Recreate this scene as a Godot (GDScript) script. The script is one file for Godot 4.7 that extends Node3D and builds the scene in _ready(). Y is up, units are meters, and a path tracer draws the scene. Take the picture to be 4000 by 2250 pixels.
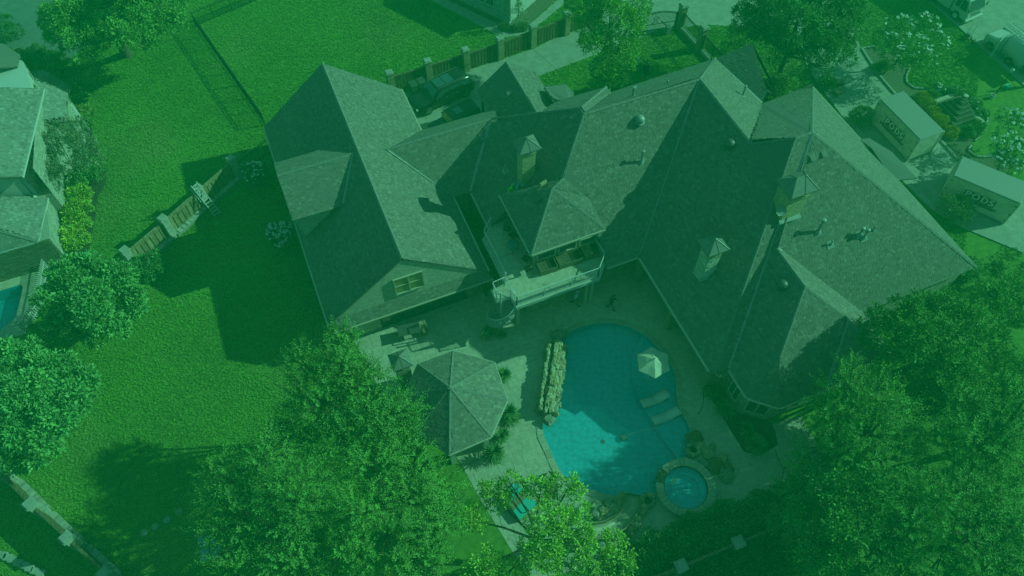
extends Node3D
# A suburban estate seen from the air.  x runs along the house front, -z runs from the pool to the street, metres.

var rng := RandomNumberGenerator.new()
var M := {}
var T := {}
var taken := {}

class MB:
	var st := SurfaceTool.new()
	func _init() -> void:
		st.begin(Mesh.PRIMITIVE_TRIANGLES)
		st.set_smooth_group(-1)
	func smooth(on: bool) -> void:
		st.set_smooth_group(0 if on else -1)
	func v(p: Vector3) -> void:
		st.set_uv(Vector2(p.x, p.z))
		st.add_vertex(p)
	func tri(a: Vector3, b: Vector3, c: Vector3, out: Vector3) -> void:
		if (a - c).cross(a - b).dot(out) < 0.0:
			v(a); v(c); v(b)
		else:
			v(a); v(b); v(c)
	func quad(a: Vector3, b: Vector3, c: Vector3, d: Vector3, out: Vector3) -> void:
		tri(a, b, c, out)
		tri(a, c, d, out)
	func box(c: Vector3, s: Vector3, bs := Basis()) -> void:
		var x := bs.x * s.x * 0.5
		var y := bs.y * s.y * 0.5
		var z := bs.z * s.z * 0.5
		quad(c + x - y - z, c + x + y - z, c + x + y + z, c + x - y + z, x)
		quad(c - x - y - z, c - x + y - z, c - x + y + z, c - x - y + z, -x)
		quad(c + y - x - z, c + y + x - z, c + y + x + z, c + y - x + z, y)
		quad(c - y - x - z, c - y + x - z, c - y + x + z, c - y - x + z, -y)
		quad(c + z - x - y, c + z + x - y, c + z + x + y, c + z - x + y, z)
		quad(c - z - x - y, c - z + x - y, c - z + x + y, c - z - x + y, -z)
	func beam(a: Vector3, b: Vector3, w: float, h: float) -> void:
		var d := b - a
		if d.length() < 0.001:
			return
		var z := d.normalized()
		var up := Vector3.UP if absf(z.y) < 0.95 else Vector3.RIGHT
		var x := up.cross(z).normalized()
		box((a + b) * 0.5, Vector3(w, h, d.length()), Basis(x, z.cross(x), z))
	# a box with cut edges: every face inset, chamfer faces between
	func cbox(c: Vector3, s: Vector3, r: float, bs := Basis()) -> void:
		var h := s * 0.5
		var i := h - Vector3(r, r, r)
		var ring := func(y: float, ex: float, ez: float) -> Array:
			var o := []
			for k in [[1, 1, 0], [1, 1, 1], [-1, 1, 1], [-1, 1, 0], [-1, -1, 0], [-1, -1, 1], [1, -1, 1], [1, -1, 0]]:
				var px: float = k[0] * (ex if k[2] == 0 else minf(ex, i.x))
				var pz: float = k[1] * (minf(ez, i.z) if k[2] == 0 else ez)
				o.append(c + bs * Vector3(px, y, pz))
			return o
		var rs := [ring.call(-h.y, i.x, i.z), ring.call(-i.y, h.x, h.z), ring.call(i.y, h.x, h.z), ring.call(h.y, i.x, i.z)]
		for q in 3:
			for k in 8:
				var n := (k + 1) % 8
				var mid: Vector3 = (rs[q][k] + rs[q + 1][n]) * 0.5 - c
				quad(rs[q][k], rs[q][n], rs[q + 1][n], rs[q + 1][k], mid)
		for k in range(1, 7):
			tri(rs[0][0], rs[0][k], rs[0][k + 1], -bs.y)
			tri(rs[3][0], rs[3][k], rs[3][k + 1], bs.y)
	func tube(pts: Array, rad: Array, sides := 8, caps := true) -> void:
		var rings := []
		var prev := Vector3.ZERO
		for i in pts.size():
			var d: Vector3 = (pts[mini(i + 1, pts.size() - 1)] - pts[maxi(i - 1, 0)])
			d = d.normalized()
			var x: Vector3
			if i == 0:
				x = d.cross(Vector3.UP if absf(d.y) < 0.9 else Vector3.RIGHT).normalized()
			else:
				x = (prev - d * prev.dot(d)).normalized()
			prev = x
			var y := d.cross(x)
			var r := []
			for k in sides:
				var an := TAU * k / sides
				r.append(pts[i] + (x * cos(an) + y * sin(an)) * rad[mini(i, rad.size() - 1)])
			rings.append(r)
		for i in rings.size() - 1:
			for k in sides:
				var n := (k + 1) % sides
				quad(rings[i][k], rings[i][n], rings[i + 1][n], rings[i + 1][k], (rings[i][k] + rings[i][n]) * 0.5 - pts[i])
		if caps:
			for e in [0, rings.size() - 1]:
				var o: Vector3 = (pts[e] - pts[1 if e == 0 else e - 1])
				for k in range(1, sides - 1):
					tri(rings[e][0], rings[e][k], rings[e][k + 1], o)
	func lathe(prof: Array, at: Vector3, sides := 16) -> void:
		for i in prof.size() - 1:
			var p: Vector2 = prof[i]
			var q: Vector2 = prof[i + 1]
			var nr := Vector2(q.y - p.y, p.x - q.x)
			for k in sides:
				var a0 := TAU * k / sides
				var a1 := TAU * (k + 1) / sides
				var am := (a0 + a1) * 0.5
				quad(at + Vector3(cos(a0) * p.x, p.y, sin(a0) * p.x), at + Vector3(cos(a1) * p.x, p.y, sin(a1) * p.x), at + Vector3(cos(a1) * q.x, q.y, sin(a1) * q.x), at + Vector3(cos(a0) * q.x, q.y, sin(a0) * q.x), Vector3(cos(am) * nr.x, nr.y, sin(am) * nr.x))
	# polygon in (x, z) extruded from y0 to y1
	func prism(poly: PackedVector2Array, y0: float, y1: float, bottom := true) -> void:
		var t := Geometry2D.triangulate_polygon(poly)
		for i in range(0, t.size(), 3):
			var a := poly[t[i]]
			var b := poly[t[i + 1]]
			var c := poly[t[i + 2]]
			tri(Vector3(a.x, y1, a.y), Vector3(b.x, y1, b.y), Vector3(c.x, y1, c.y), Vector3.UP)
			if bottom and y1 > y0:
				tri(Vector3(a.x, y0, a.y), Vector3(b.x, y0, b.y), Vector3(c.x, y0, c.y), Vector3.DOWN)
		if y1 > y0:
			var cw := Geometry2D.is_polygon_clockwise(poly)
			for i in poly.size():
				var a := poly[i]
				var b := poly[(i + 1) % poly.size()]
				var e := b - a
				var o := Vector3(e.y, 0, -e.x) * (-1.0 if cw else 1.0)
				quad(Vector3(a.x, y0, a.y), Vector3(b.x, y0, b.y), Vector3(b.x, y1, b.y), Vector3(a.x, y1, a.y), o)
	# closed rings joined one to the next
	func loft(rings: Array, caps := true) -> void:
		for i in rings.size() - 1:
			var ca := Vector3.ZERO
			for p in rings[i]:
				ca += p / rings[i].size()
			var n: int = rings[i].size()
			for k in n:
				var m := (k + 1) % n
				var out: Vector3 = (rings[i][k] + rings[i][m]) * 0.5 - ca
				if out.length() < 0.0001:
					out = (rings[i + 1][k] + rings[i + 1][m]) * 0.5 - ca
				quad(rings[i][k], rings[i][m], rings[i + 1][m], rings[i + 1][k], out)
		if caps:
			for e in [0, rings.size() - 1]:
				var r: Array = rings[e]
				var o: Vector3 = (r[0] - rings[1 if e == 0 else e - 1][0])
				for k in range(1, r.size() - 1):
					tri(r[0], r[k], r[k + 1], o)
	func ball(c: Vector3, r: Vector3, seg := 10, rows := 6) -> void:
		for j in rows:
			var t0 := PI * j / rows - PI / 2
			var t1 := PI * (j + 1) / rows - PI / 2
			for k in seg:
				var a0 := TAU * k / seg
				var a1 := TAU * (k + 1) / seg
				var p := [Vector3(cos(t0) * cos(a0), sin(t0), cos(t0) * sin(a0)), Vector3(cos(t0) * cos(a1), sin(t0), cos(t0) * sin(a1)), Vector3(cos(t1) * cos(a1), sin(t1), cos(t1) * sin(a1)), Vector3(cos(t1) * cos(a0), sin(t1), cos(t1) * sin(a0))]
				quad(c + p[0] * r, c + p[1] * r, c + p[2] * r, c + p[3] * r, p[0] + p[2])
	func done() -> ArrayMesh:
		st.generate_normals()
		return st.commit()

func w(a: float, h: float, b: float) -> Vector3:
	return Vector3(a, h, -b)

func q2(pts: Array) -> PackedVector2Array:   # (a, b) pairs to (x, z)
	var o := PackedVector2Array()
	for p in pts:
		o.append(Vector2(p[0], -p[1]))
	return o

func lin(r: float, g: float, b: float) -> Color:
	return Color(r, g, b).linear_to_srgb()

# grey patterns round a mean of about 0.85, shared by all materials
func pattern(key: String, fine: float, coarse: float, mix: float, amp: float, stretch := 1.0, size := 256) -> void:
	var n1 := FastNoiseLite.new()
	n1.seed = key.hash() % 1000
	n1.frequency = fine
	n1.fractal_octaves = 3
	var n2 := FastNoiseLite.new()
	n2.seed = key.hash() % 777 + 5
	n2.frequency = coarse
	n2.fractal_octaves = 3
	var a: Image = n1.get_seamless_image(size, int(size * stretch))
	if stretch != 1.0:
		a.resize(size, size, Image.INTERPOLATE_LANCZOS)
	var b: Image = n2.get_seamless_image(size, size)
	var im := Image.create(size, size, true, Image.FORMAT_RGB8)
	for y in size:
		for x in size:
			var t := lerpf(a.get_pixel(x, y).r, b.get_pixel(x, y).r, mix)
			var g := clampf(0.86 + (t - 0.5) * amp, 0.0, 1.0)
			im.set_pixel(x, y, Color(g, g, g))
	im.generate_mipmaps()
	T[key] = ImageTexture.create_from_image(im)

func mat(key: String, r: float, g: float, b: float, rough := 0.9, pat := "", scale := 1.0, bump := 0.0, world := true) -> StandardMaterial3D:
	var m := StandardMaterial3D.new()
	m.resource_name = key
	m.albedo_color = lin(r, g, b)
	m.roughness = rough
	if pat != "":
		m.albedo_texture = T[pat]
		m.uv1_triplanar = true
		m.uv1_world_triplanar = world
		m.uv1_scale = Vector3.ONE / scale
		if bump > 0.0:
			m.heightmap_enabled = true
			m.heightmap_texture = T[pat]
			m.heightmap_scale = bump
	M[key] = m
	return m

func tinted(key: String, rough := 0.9, pat := "", scale := 1.0, back := Color.BLACK) -> StandardMaterial3D:   # colour comes from vertex or copy colours
	var m := mat(key, 1, 1, 1, rough, pat, scale)
	m.vertex_color_use_as_albedo = true
	if back != Color.BLACK:
		m.backlight_enabled = true
		m.backlight = back
	return m

func numbered(n: String) -> String:
	if not taken.has(n):
		taken[n] = 0
		return n
	taken[n] += 1
	return "%s_%03d" % [n, taken[n]]

func thing(called: String, label: String, category: String, at: Vector3, turn := 0.0, group := "") -> Node3D:
	var o := Node3D.new()
	o.name = numbered(called)
	add_child(o)
	o.position = at
	o.rotation.y = turn
	return tag(o, label, category, group)

func tag(o: Node3D, label: String, category: String, group := "") -> Node3D:
	o.set_meta("label", label)
	o.set_meta("category", category)
	if group != "":
		o.set_meta("group", group)
	return o

# one named mesh under parent; when far is set the shape was given in world places
func part(parent: Node3D, called: String, mesh: Variant, m: Material, far := false) -> MeshInstance3D:
	var o := MeshInstance3D.new()
	o.name = called
	o.mesh = mesh.done() if mesh is MB else mesh
	o.material_override = m
	parent.add_child(o, true)
	if far:
		o.position = -parent.position
	return o

func ground_piece(called: String, mesh: Variant, m: Material) -> MeshInstance3D:
	var o := MeshInstance3D.new()
	o.name = called
	o.mesh = mesh.done() if mesh is MB else mesh
	o.material_override = m
	o.set_meta("kind", "structure")
	add_child(o)
	return o

# many copies as one counted-out mass
func mass(parent: Node3D, called: String, mesh: Mesh, m: Material, places: Array, tints: Array, far := false) -> MultiMeshInstance3D:
	var mm := MultiMesh.new()
	mm.transform_format = MultiMesh.TRANSFORM_3D
	mm.use_colors = tints.size() > 0
	mm.mesh = mesh
	mm.instance_count = places.size()
	for i in places.size():
		mm.set_instance_transform(i, places[i])
		if tints.size() > 0:
			mm.set_instance_color(i, tints[i])
	var o := MultiMeshInstance3D.new()
	o.name = called
	o.multimesh = mm
	o.material_override = m
	o.set_meta("kind", "stuff")
	parent.add_child(o, true)
	if far:
		o.position = -parent.position
	return o

func rf(a: float, b: float) -> float:
	return rng.randf_range(a, b)

func tone(r: float, g: float, b: float, spread: float) -> Color:
	var k := 1.0 + rf(-spread, spread)
	return Color(r * k, g * k * (1.0 + rf(-0.05, 0.05) * spread), b * k)

func fit(p0: Vector3, u: Vector3, v: Vector3, n: Vector3) -> Transform3D:
	return Transform3D(Basis(u, v, n), p0)

func unit_box() -> ArrayMesh:
	if not M.has("unit_box"):
		var b := MB.new()
		b.box(Vector3.ZERO, Vector3.ONE)
		M["unit_box"] = b.done()
	return M["unit_box"]

func _ready() -> void:
	rng.seed = 4711
	var cam := Camera3D.new()
	cam.name = "camera"
	cam.position = Vector3(0, 44.95, 0)
	cam.rotation_degrees = Vector3(-56.93, -22.4, 0)
	cam.fov = 41.28
	cam.near = 0.5
	cam.far = 900.0
	add_child(cam)
	cam.make_current()
	var env := Environment.new()
	env.background_mode = Environment.BG_SKY
	var ps := ProceduralSkyMaterial.new()
	ps.sky_top_color = lin(0.09, 0.42, 0.48)
	ps.sky_horizon_color = lin(0.11, 0.46, 0.46)
	ps.ground_bottom_color = lin(0.03, 0.12, 0.08)
	ps.ground_horizon_color = lin(0.10, 0.40, 0.30)
	ps.sun_angle_max = 1.0
	var sky := Sky.new()
	sky.sky_material = ps
	env.sky = sky
	env.background_energy_multiplier = 0.56
	env.tonemap_mode = Environment.TONE_MAPPER_LINEAR
	env.tonemap_exposure = 1.14
	env.fog_enabled = true
	env.fog_density = 0.0026
	env.fog_light_color = lin(0.0, 1.0, 0.38)
	env.sdfgi_enabled = true
	env.ssao_enabled = true
	env.ssil_enabled = true
	var we := WorldEnvironment.new()
	we.name = "world_environment"
	we.environment = env
	add_child(we)
	var sun := DirectionalLight3D.new()
	sun.name = "sun"
	sun.light_color = lin(0.30, 1.0, 0.60)
	sun.light_energy = 1.6
	sun.light_angular_distance = 0.5
	sun.shadow_enabled = true
	add_child(sun)
	sun.look_at_from_position(Vector3.ZERO, Vector3(-0.849, -0.512, -0.136), Vector3.UP)
	make_materials()
	build_ground()
	build_pool()
	build_house()
	build_gazebo()
	build_neighbours()
	build_fences()
	build_vehicles()
	build_patio_things()
	build_deck_things()
	build_garden()
	build_people()
	build_plants()
	build_grass()

func make_materials() -> void:
	pass
	pattern("grain", 0.12, 0.02, 0.35, 0.5)
	pattern("blotch", 0.09, 0.02, 0.5, 0.28)
	pattern("wood", 0.03, 0.01, 0.2, 0.7, 0.12)
	pattern("rock", 0.06, 0.015, 0.5, 1.0)
	pattern("lawn", 0.3, 0.03, 0.35, 0.7, 1.0, 512)
	tinted("shingle", 0.95)
	mat("roof_felt", 0.10, 0.10, 0.095, 0.95)
	mat("ridge_cap", 0.20, 0.20, 0.185, 0.95, "grain", 1.5)
	mat("flashing", 0.30, 0.31, 0.30, 0.45, "grain", 0.8)
	mat("dark_metal", 0.06, 0.065, 0.065, 0.5)
	mat("cap_metal", 0.20, 0.20, 0.18, 0.4, "blotch", 1.0)
	mat("siding", 0.52, 0.49, 0.40, 0.8, "grain", 2.0)
	mat("trim", 0.36, 0.33, 0.26, 0.8)
	mat("cream_stone", 0.42, 0.38, 0.29, 0.9, "rock", 1.2, 1.0)
	tinted("brick", 0.95, "grain", 0.5)
	mat("mortar", 0.30, 0.28, 0.23, 0.95, "grain", 0.6)
	mat("concrete", 0.33, 0.33, 0.28, 0.9, "blotch", 5.0)
	mat("pale_paving", 0.47, 0.435, 0.33, 0.9, "blotch", 3.0)
	tinted("paver", 0.85, "blotch", 2.2)
	mat("asphalt", 0.14, 0.17, 0.17, 0.95, "blotch", 4.0)
	mat("soil", 0.05, 0.045, 0.03, 1.0, "rock", 1.0, 2.0)
	mat("mulch", 0.13, 0.12, 0.08, 1.0, "rock", 0.7, 2.0)
	mat("lawn", 0.11, 0.23, 0.026, 1.0, "lawn", 9.0)
	mat("window_glass", 0.03, 0.06, 0.07, 0.08).metallic_specular = 0.8
	mat("black_paint", 0.012, 0.014, 0.015, 0.25)
	mat("white_paint", 0.42, 0.42, 0.40, 0.45)
	mat("board", 0.15, 0.11, 0.06, 0.85, "wood", 1.2)
	mat("pale_wood", 0.28, 0.22, 0.12, 0.85, "wood", 1.2)
	mat("dark_wood", 0.035, 0.028, 0.02, 0.8, "wood", 1.0)
	mat("iron", 0.012, 0.014, 0.013, 0.5)
	mat("rubber", 0.012, 0.012, 0.012, 0.9)
	mat("alloy", 0.35, 0.35, 0.35, 0.3).metallic = 0.8
	mat("aluminium", 0.45, 0.46, 0.46, 0.45)
	mat("bark", 0.10, 0.085, 0.06, 1.0, "rock", 0.6, 1.5)
	mat("plaster_pool", 0.02, 0.42, 0.54, 0.8, "grain", 2.0)
	mat("water_stone", 0.14, 0.14, 0.10, 0.9, "rock", 0.8, 1.0)
	mat("pale_brick", 0.36, 0.35, 0.29, 0.9, "grain", 1.0)
	mat("pale_siding", 0.30, 0.36, 0.38, 0.85)
	mat("amber_glass", 0.22, 0.20, 0.07, 0.12)
	mat("red_lamp", 0.25, 0.06, 0.04, 0.3)
	mat("bin_grey", 0.05, 0.06, 0.055, 0.6)
	mat("pod_wall", 0.74, 0.67, 0.53, 0.6, "grain", 3.0)
	mat("pod_roof", 0.19, 0.19, 0.178, 0.6)
	mat("sign_brown", 0.10, 0.03, 0.02, 0.6)
	mat("canvas", 0.62, 0.58, 0.45, 0.85, "grain", 1.0)
	mat("blue_canvas", 0.22, 0.34, 0.36, 0.85, "grain", 1.0)
	mat("turquoise", 0.02, 0.33, 0.30, 0.7)
	mat("rock_pale", 0.42, 0.38, 0.25, 0.95, "rock", 0.8, 0.8)
	mat("rock_tan", 0.34, 0.28, 0.16, 0.95, "rock", 0.8, 0.8)
	mat("rock_grey", 0.22, 0.22, 0.17, 0.95, "rock", 0.8, 0.8)
	mat("rock_brown", 0.15, 0.11, 0.06, 0.95, "rock", 0.8, 0.8)
	mat("slide_shell", 0.30, 0.28, 0.18, 0.5, "blotch", 1.5)
	mat("yucca", 0.07, 0.15, 0.04, 0.6)
	mat("wicker", 0.16, 0.14, 0.09, 0.85, "wood", 0.5)
	mat("grey_wood", 0.13, 0.125, 0.09, 0.9, "wood", 1.0)
	mat("table_glass", 0.14, 0.24, 0.24, 0.2, "rock", 0.3)
	var cg := mat("clear_glass", 0.2, 0.3, 0.3, 0.05)
	cg.transparency = BaseMaterial3D.TRANSPARENCY_ALPHA
	cg.albedo_color.a = 0.12
	mat("letter_white", 0.7, 0.68, 0.6, 0.6)
	tinted("leaf", 0.85, "", 1.0, lin(0.25, 0.3, 0.1))
	tinted("petal", 0.8)
	tinted("blade", 0.9, "", 1.0, lin(0.15, 0.2, 0.05))
	tinted("rock", 0.95, "rock", 0.8)

var POOL := PackedVector2Array()
var PATIO := PackedVector2Array()
var no_grass := []
var npool := PackedVector2Array()

func smooth_loop(p: PackedVector2Array, n: int) -> PackedVector2Array:
	var o := PackedVector2Array()
	var c := p.size()
	for i in c:
		for k in n:
			o.append(p[i].cubic_interpolate(p[(i + 1) % c], p[(i + c - 1) % c], p[(i + 2) % c], float(k) / n))
	return o

func rect2(a0: float, b0: float, a1: float, b1: float) -> PackedVector2Array:
	return q2([[a0, b0], [a1, b0], [a1, b1], [a0, b1]])

# flat sheet of a polygon at height y, cut round one hole by halving it at x = cut
func holed(mb: MB, poly: PackedVector2Array, hole: PackedVector2Array, cut: float, y: float) -> void:
	for side in [rect2(-400, -400, cut, 400), rect2(cut, -400, 400, 400)]:
		for half in Geometry2D.intersect_polygons(poly, side):
			for piece in Geometry2D.clip_polygons(half, hole):
				mb.prism(piece, y, y)

func sheet(called: String, pts: PackedVector2Array, y: float, m: Material) -> MeshInstance3D:
	var mb := MB.new()
	mb.prism(pts, y, y)
	no_grass.append(pts)
	return ground_piece(called, mb, m)

# paving stones laid in random-length rows; the nearest 300 stand alone, the rest are one mass
func pave(parent: Node3D, area: PackedVector2Array, holes: Array, y: float, rows: Array, wlo: float, whi: float, c: Color, spread: float, eye: Vector2, limit: int) -> void:
	var lo := Vector2(1e9, 1e9)
	var hi := -lo
	for p in area:
		lo = lo.min(p)
		hi = hi.max(p)
	var found := []
	var z := lo.y
	var r := 0
	while z < hi.y:
		var d: float = rows[r % rows.size()]
		var x := lo.x - rf(0.0, 0.6)
		while x < hi.x:
			var l := rf(wlo, whi)
			var ok := true
			for cx in [x + 0.02, x + l - 0.02]:
				for cz in [z + 0.02, z + d - 0.02]:
					var pt := Vector2(cx, cz)
					if not Geometry2D.is_point_in_polygon(pt, area):
						ok = false
					for h in holes:
						if Geometry2D.is_point_in_polygon(pt, h):
							ok = false
			if ok:
				found.append([Vector3(x + l * 0.5, y + rf(-0.003, 0.004), z + d * 0.5), Vector3(l - 0.014, 0.03, d - 0.014), tone(c.r, c.g, c.b, spread)])
			x += l
		z += d
		r += 1
	found.sort_custom(func(p, q): return Vector2(p[0].x, p[0].z).distance_to(eye) < Vector2(q[0].x, q[0].z).distance_to(eye))
	var kinds := []
	for k in 6:
		var m: StandardMaterial3D = M["paver"].duplicate()
		m.vertex_color_use_as_albedo = false
		m.albedo_color = tone(c.r, c.g, c.b, spread).linear_to_srgb()
		kinds.append(m)
	for i in mini(limit, found.size()):
		var o := part(parent, "paving_stone", unit_box(), kinds[i % 6])
		o.transform = Transform3D(Basis.from_scale(found[i][1]), found[i][0] - parent.position)
	var places := []
	var tints := []
	for i in range(mini(limit, found.size()), found.size()):
		places.append(Transform3D(Basis.from_scale(found[i][1]), found[i][0]))
		tints.append(found[i][2])
	if places.size() > 0:
		mass(parent, "paving_stones", unit_box(), M["paver"], places, tints, true)

func build_ground() -> void:
	POOL = smooth_loop(q2([[13.33, 22.26], [14.62, 22.34], [15.96, 22.0], [17.12, 21.28], [17.92, 20.25], [18.3, 19.15], [18.48, 18.1], [18.48, 17.1], [18.15, 16.1], [17.75, 15.3], [17.5, 14.4], [17.5, 13.5], [17.2, 12.6], [16.3, 11.6], [14.6, 10.7], [13.29, 10.3], [12.41, 10.49], [10.9, 11.18], [10.16, 11.81], [9.49, 12.35], [8.9, 13.2], [8.74, 14.11], [8.76, 15.2], [8.77, 16.2], [9.1, 17.0], [9.9, 17.9], [10.7, 19.0], [11.5, 20.4], [12.3, 21.6]]), 4)
	npool = q2([[-20.7, 40.5], [-20.55, 40.2], [-21.16, 37.75], [-22.2, 37.1], [-26.0, 37.1], [-26.0, 40.5]])
	PATIO = q2([[-0.3, 27.5], [0.3, 23.0], [1.5, 20.5], [3.0, 18.2], [3.4, 16.4], [3.64, 14.3], [4.2, 11.0], [4.6, 8.6], [10.2, 7.4], [13.4, 7.6], [17.8, 6.8], [21.5, 6.2], [24.0, 7.0], [24.4, 11.2], [22.35, 11.4], [22.3, 10.9], [21.93, 10.07], [20.6, 9.9], [19.75, 10.5], [19.72, 15.2], [21.8, 15.4], [21.8, 26.0], [9.4, 27.5]])
	var all := rect2(-160, -90, 190, 190)
	var lawn := MB.new()
	for half in [[rect2(-160, -90, -12, 190), npool, -23.0], [rect2(-12, -90, 190, 190), POOL, 13.0]]:
		holed(lawn, half[0], half[1], half[2], 0.0)
	ground_piece("lawn", lawn, M["lawn"])
	var patio := MB.new()
	holed(patio, PATIO, POOL, 13.0, 0.012)
	var po := ground_piece("patio", patio, M["pale_paving"])
	no_grass.append(PATIO)
	var spa := PackedVector2Array()
	for k in 24:
		spa.append(Vector2(15.2 + 1.7 * cos(TAU * k / 24), -9.8 + 1.7 * sin(TAU * k / 24)))
	var ring: PackedVector2Array = Geometry2D.offset_polygon(POOL, 0.34)[0]
	pave(po, PATIO, [ring, spa], 0.012, [0.40, 0.55, 0.40, 0.30], 0.4, 0.85, Color(0.47, 0.435, 0.335), 0.09, Vector2(11, -12), 300)
	# drives, paths and the street
	sheet("rear_driveway", q2([[8.5, 40.5], [20.5, 40.5], [21.4, 46.2], [25.2, 46.6], [30.0, 47.1], [33.8, 47.6], [35.5, 47.2], [38.1, 46.7], [41.1, 45.1], [45, 43.5], [62, 62], [40, 64], [28.6, 51.2], [22.5, 49.6], [12.6, 49.0], [8.5, 48.4]]), 0.008, M["concrete"])
	sheet("front_driveway", q2([[43.9, 39.5], [43.2, 36.2], [42.85, 32], [42.75, 28.5], [43.0, 24.4], [43.2, 21.5], [44.1, 19.5], [46.7, 15.9], [55, 8], [60, 12], [52, 19], [49, 22.5], [48.1, 24.7], [48.25, 32.9], [48.4, 34.7], [49.1, 37.9], [49.6, 39.7], [53, 47], [47.5, 49.5]]), 0.008, M["concrete"])
	sheet("street", q2([[59.2, 46.0], [59.1, 37.5], [59.2, 30.2], [59.4, 10], [75, 6], [110, 30], [90, 70], [62, 62]]), 0.006, M["concrete"])
	sheet("road", q2([[-48, 60], [-20, 64.5], [-16.2, 63.2], [-13.2, 65.2], [-11.6, 68.5], [-10, 84], [-48, 90]]), 0.006, M["asphalt"])
	# joints of the drives: thin dark grooves
	var joints := MB.new()
	for j in [[44.0, 37.2, 49.0, 37.3], [42.9, 30.6, 48.2, 30.6], [22.4, 49.7, 23.3, 46.3], [31, 47.1, 31.5, 51.0], [12.5, 41, 12.6, 49]]:
		joints.beam(w(j[0], 0.008, j[1]), w(j[2], 0.008, j[3]), 0.03, 0.008)
	ground_piece("drive_joints", joints, M["soil"])
	# kerb edges along the front drive: low concrete bands
	var kerb := MB.new()
	var kl := [[43.85, 39.2], [43.2, 36.2], [42.8, 32], [42.72, 28.5], [42.97, 24.4], [43.15, 21.5], [44.05, 19.5], [46.6, 15.9]]
	for i in kl.size() - 1:
		kerb.beam(w(kl[i][0], 0.03, kl[i][1]), w(kl[i + 1][0], 0.03, kl[i + 1][1]), 0.45, 0.1)
	var kr := [[49.2, 38.5], [48.9, 37.2], [48.45, 35.0], [48.3, 33], [48.3, 27], [48.15, 24.8]]
	for i in kr.size() - 1:
		kerb.beam(w(kr[i][0], 0.05, kr[i][1]), w(kr[i + 1][0], 0.05, kr[i + 1][1]), 0.18, 0.16)
	kerb.beam(w(59.1, 0.04, 46), w(59.1, 0.04, 10), 0.2, 0.12)
	ground_piece("kerb", kerb, M["concrete"])
	# walk round the white brick house
	sheet("side_path", q2([[16.3, 59.6], [20.1, 52.7], [20.6, 52.0], [22.4, 51.6], [24.0, 52.3], [28.4, 54.6], [33, 57], [32, 58], [27.3, 55.0], [23.0, 52.5], [21.6, 52.65], [17.8, 58.9], [12, 70], [10.5, 69.5]]), 0.008, M["concrete"])
	sheet("house_bed", q2([[17.85, 58.9], [21.6, 52.65], [23.0, 52.5], [32, 58], [40, 70], [12, 70]]), 0.004, M["mulch"])
	# planted beds
	sheet("front_bed", q2([[49.2, 38.7], [50.4, 38.4], [51.7, 36.5], [51.3, 34.9], [50.47, 34.1], [50.07, 33.5], [50.25, 32.7], [50.9, 32.3], [52.8, 31.3], [53.9, 30.0], [54.0, 28.8], [53.5, 27.5], [52.4, 26.6], [50.9, 25.95], [49.6, 25.3], [49.7, 24.5], [50.1, 24.3], [51.5, 24.0], [53, 22.5], [50, 22.5], [48.3, 24.8], [48.4, 33], [48.5, 35], [48.9, 37.2]]), 0.004, M["mulch"])
	sheet("pool_bed", q2([[19.75, 15.2], [19.75, 10.5], [20.6, 9.9], [21.93, 10.07], [22.3, 10.9], [22.35, 12.0], [21.7, 15.2]]), 0.016, M["soil"])
	sheet("side_bed", q2([[-15.7, 60.6], [-14.45, 58.2], [-14.15, 56.3], [-14.5, 54], [-14.0, 49.2], [-14.05, 47.9], [-14.85, 46.5], [-15.2, 44.6], [-16.0, 41.6], [-17.5, 41.6], [-17.3, 60.5]]), 0.004, M["soil"])
	sheet("fence_bed", q2([[10.2, 7.4], [13.4, 7.6], [17.8, 6.8], [21.5, 6.2], [25, 7.3], [25, 5.4], [10.0, 5.7]]), 0.004, M["soil"])
	sheet("neighbour_terrace", q2([[-30, 35.6], [-20.6, 36.2], [-19.0, 41.4], [-26.5, 41.4], [-26.0, 40.5], [-20.7, 40.5], [-20.55, 40.2], [-21.16, 37.75], [-22.2, 37.1], [-30, 37.1]]), 0.012, M["pale_paving"])
	no_grass.append(POOL)
	no_grass.append(npool)

func basin(t: Node3D, loop: PackedVector2Array, depth: float, shelf: Array) -> void:
	var b := MB.new()
	b.prism(loop, -depth, -depth)
	var cw := Geometry2D.is_polygon_clockwise(loop)
	for i in loop.size():
		var p := loop[i]
		var r := loop[(i + 1) % loop.size()]
		var e := r - p
		var o := Vector3(e.y, 0, -e.x) * (1.0 if cw else -1.0)
		b.quad(Vector3(p.x, -depth, p.y), Vector3(r.x, -depth, r.y), Vector3(r.x, 0.0, r.y), Vector3(p.x, 0.0, p.y), o)
	part(t, "basin", b, M["plaster_pool"], true)
	for s in shelf:
		var m := MB.new()
		for piece in Geometry2D.intersect_polygons(s, loop):
			m.prism(piece, -depth, -0.28)
		part(t, "shelf", m, M["plaster_pool"], true)
	var wt := MB.new()
	wt.prism(loop, -0.11, -0.11)
	part(t, "water", wt, M["water"], true)

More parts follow.
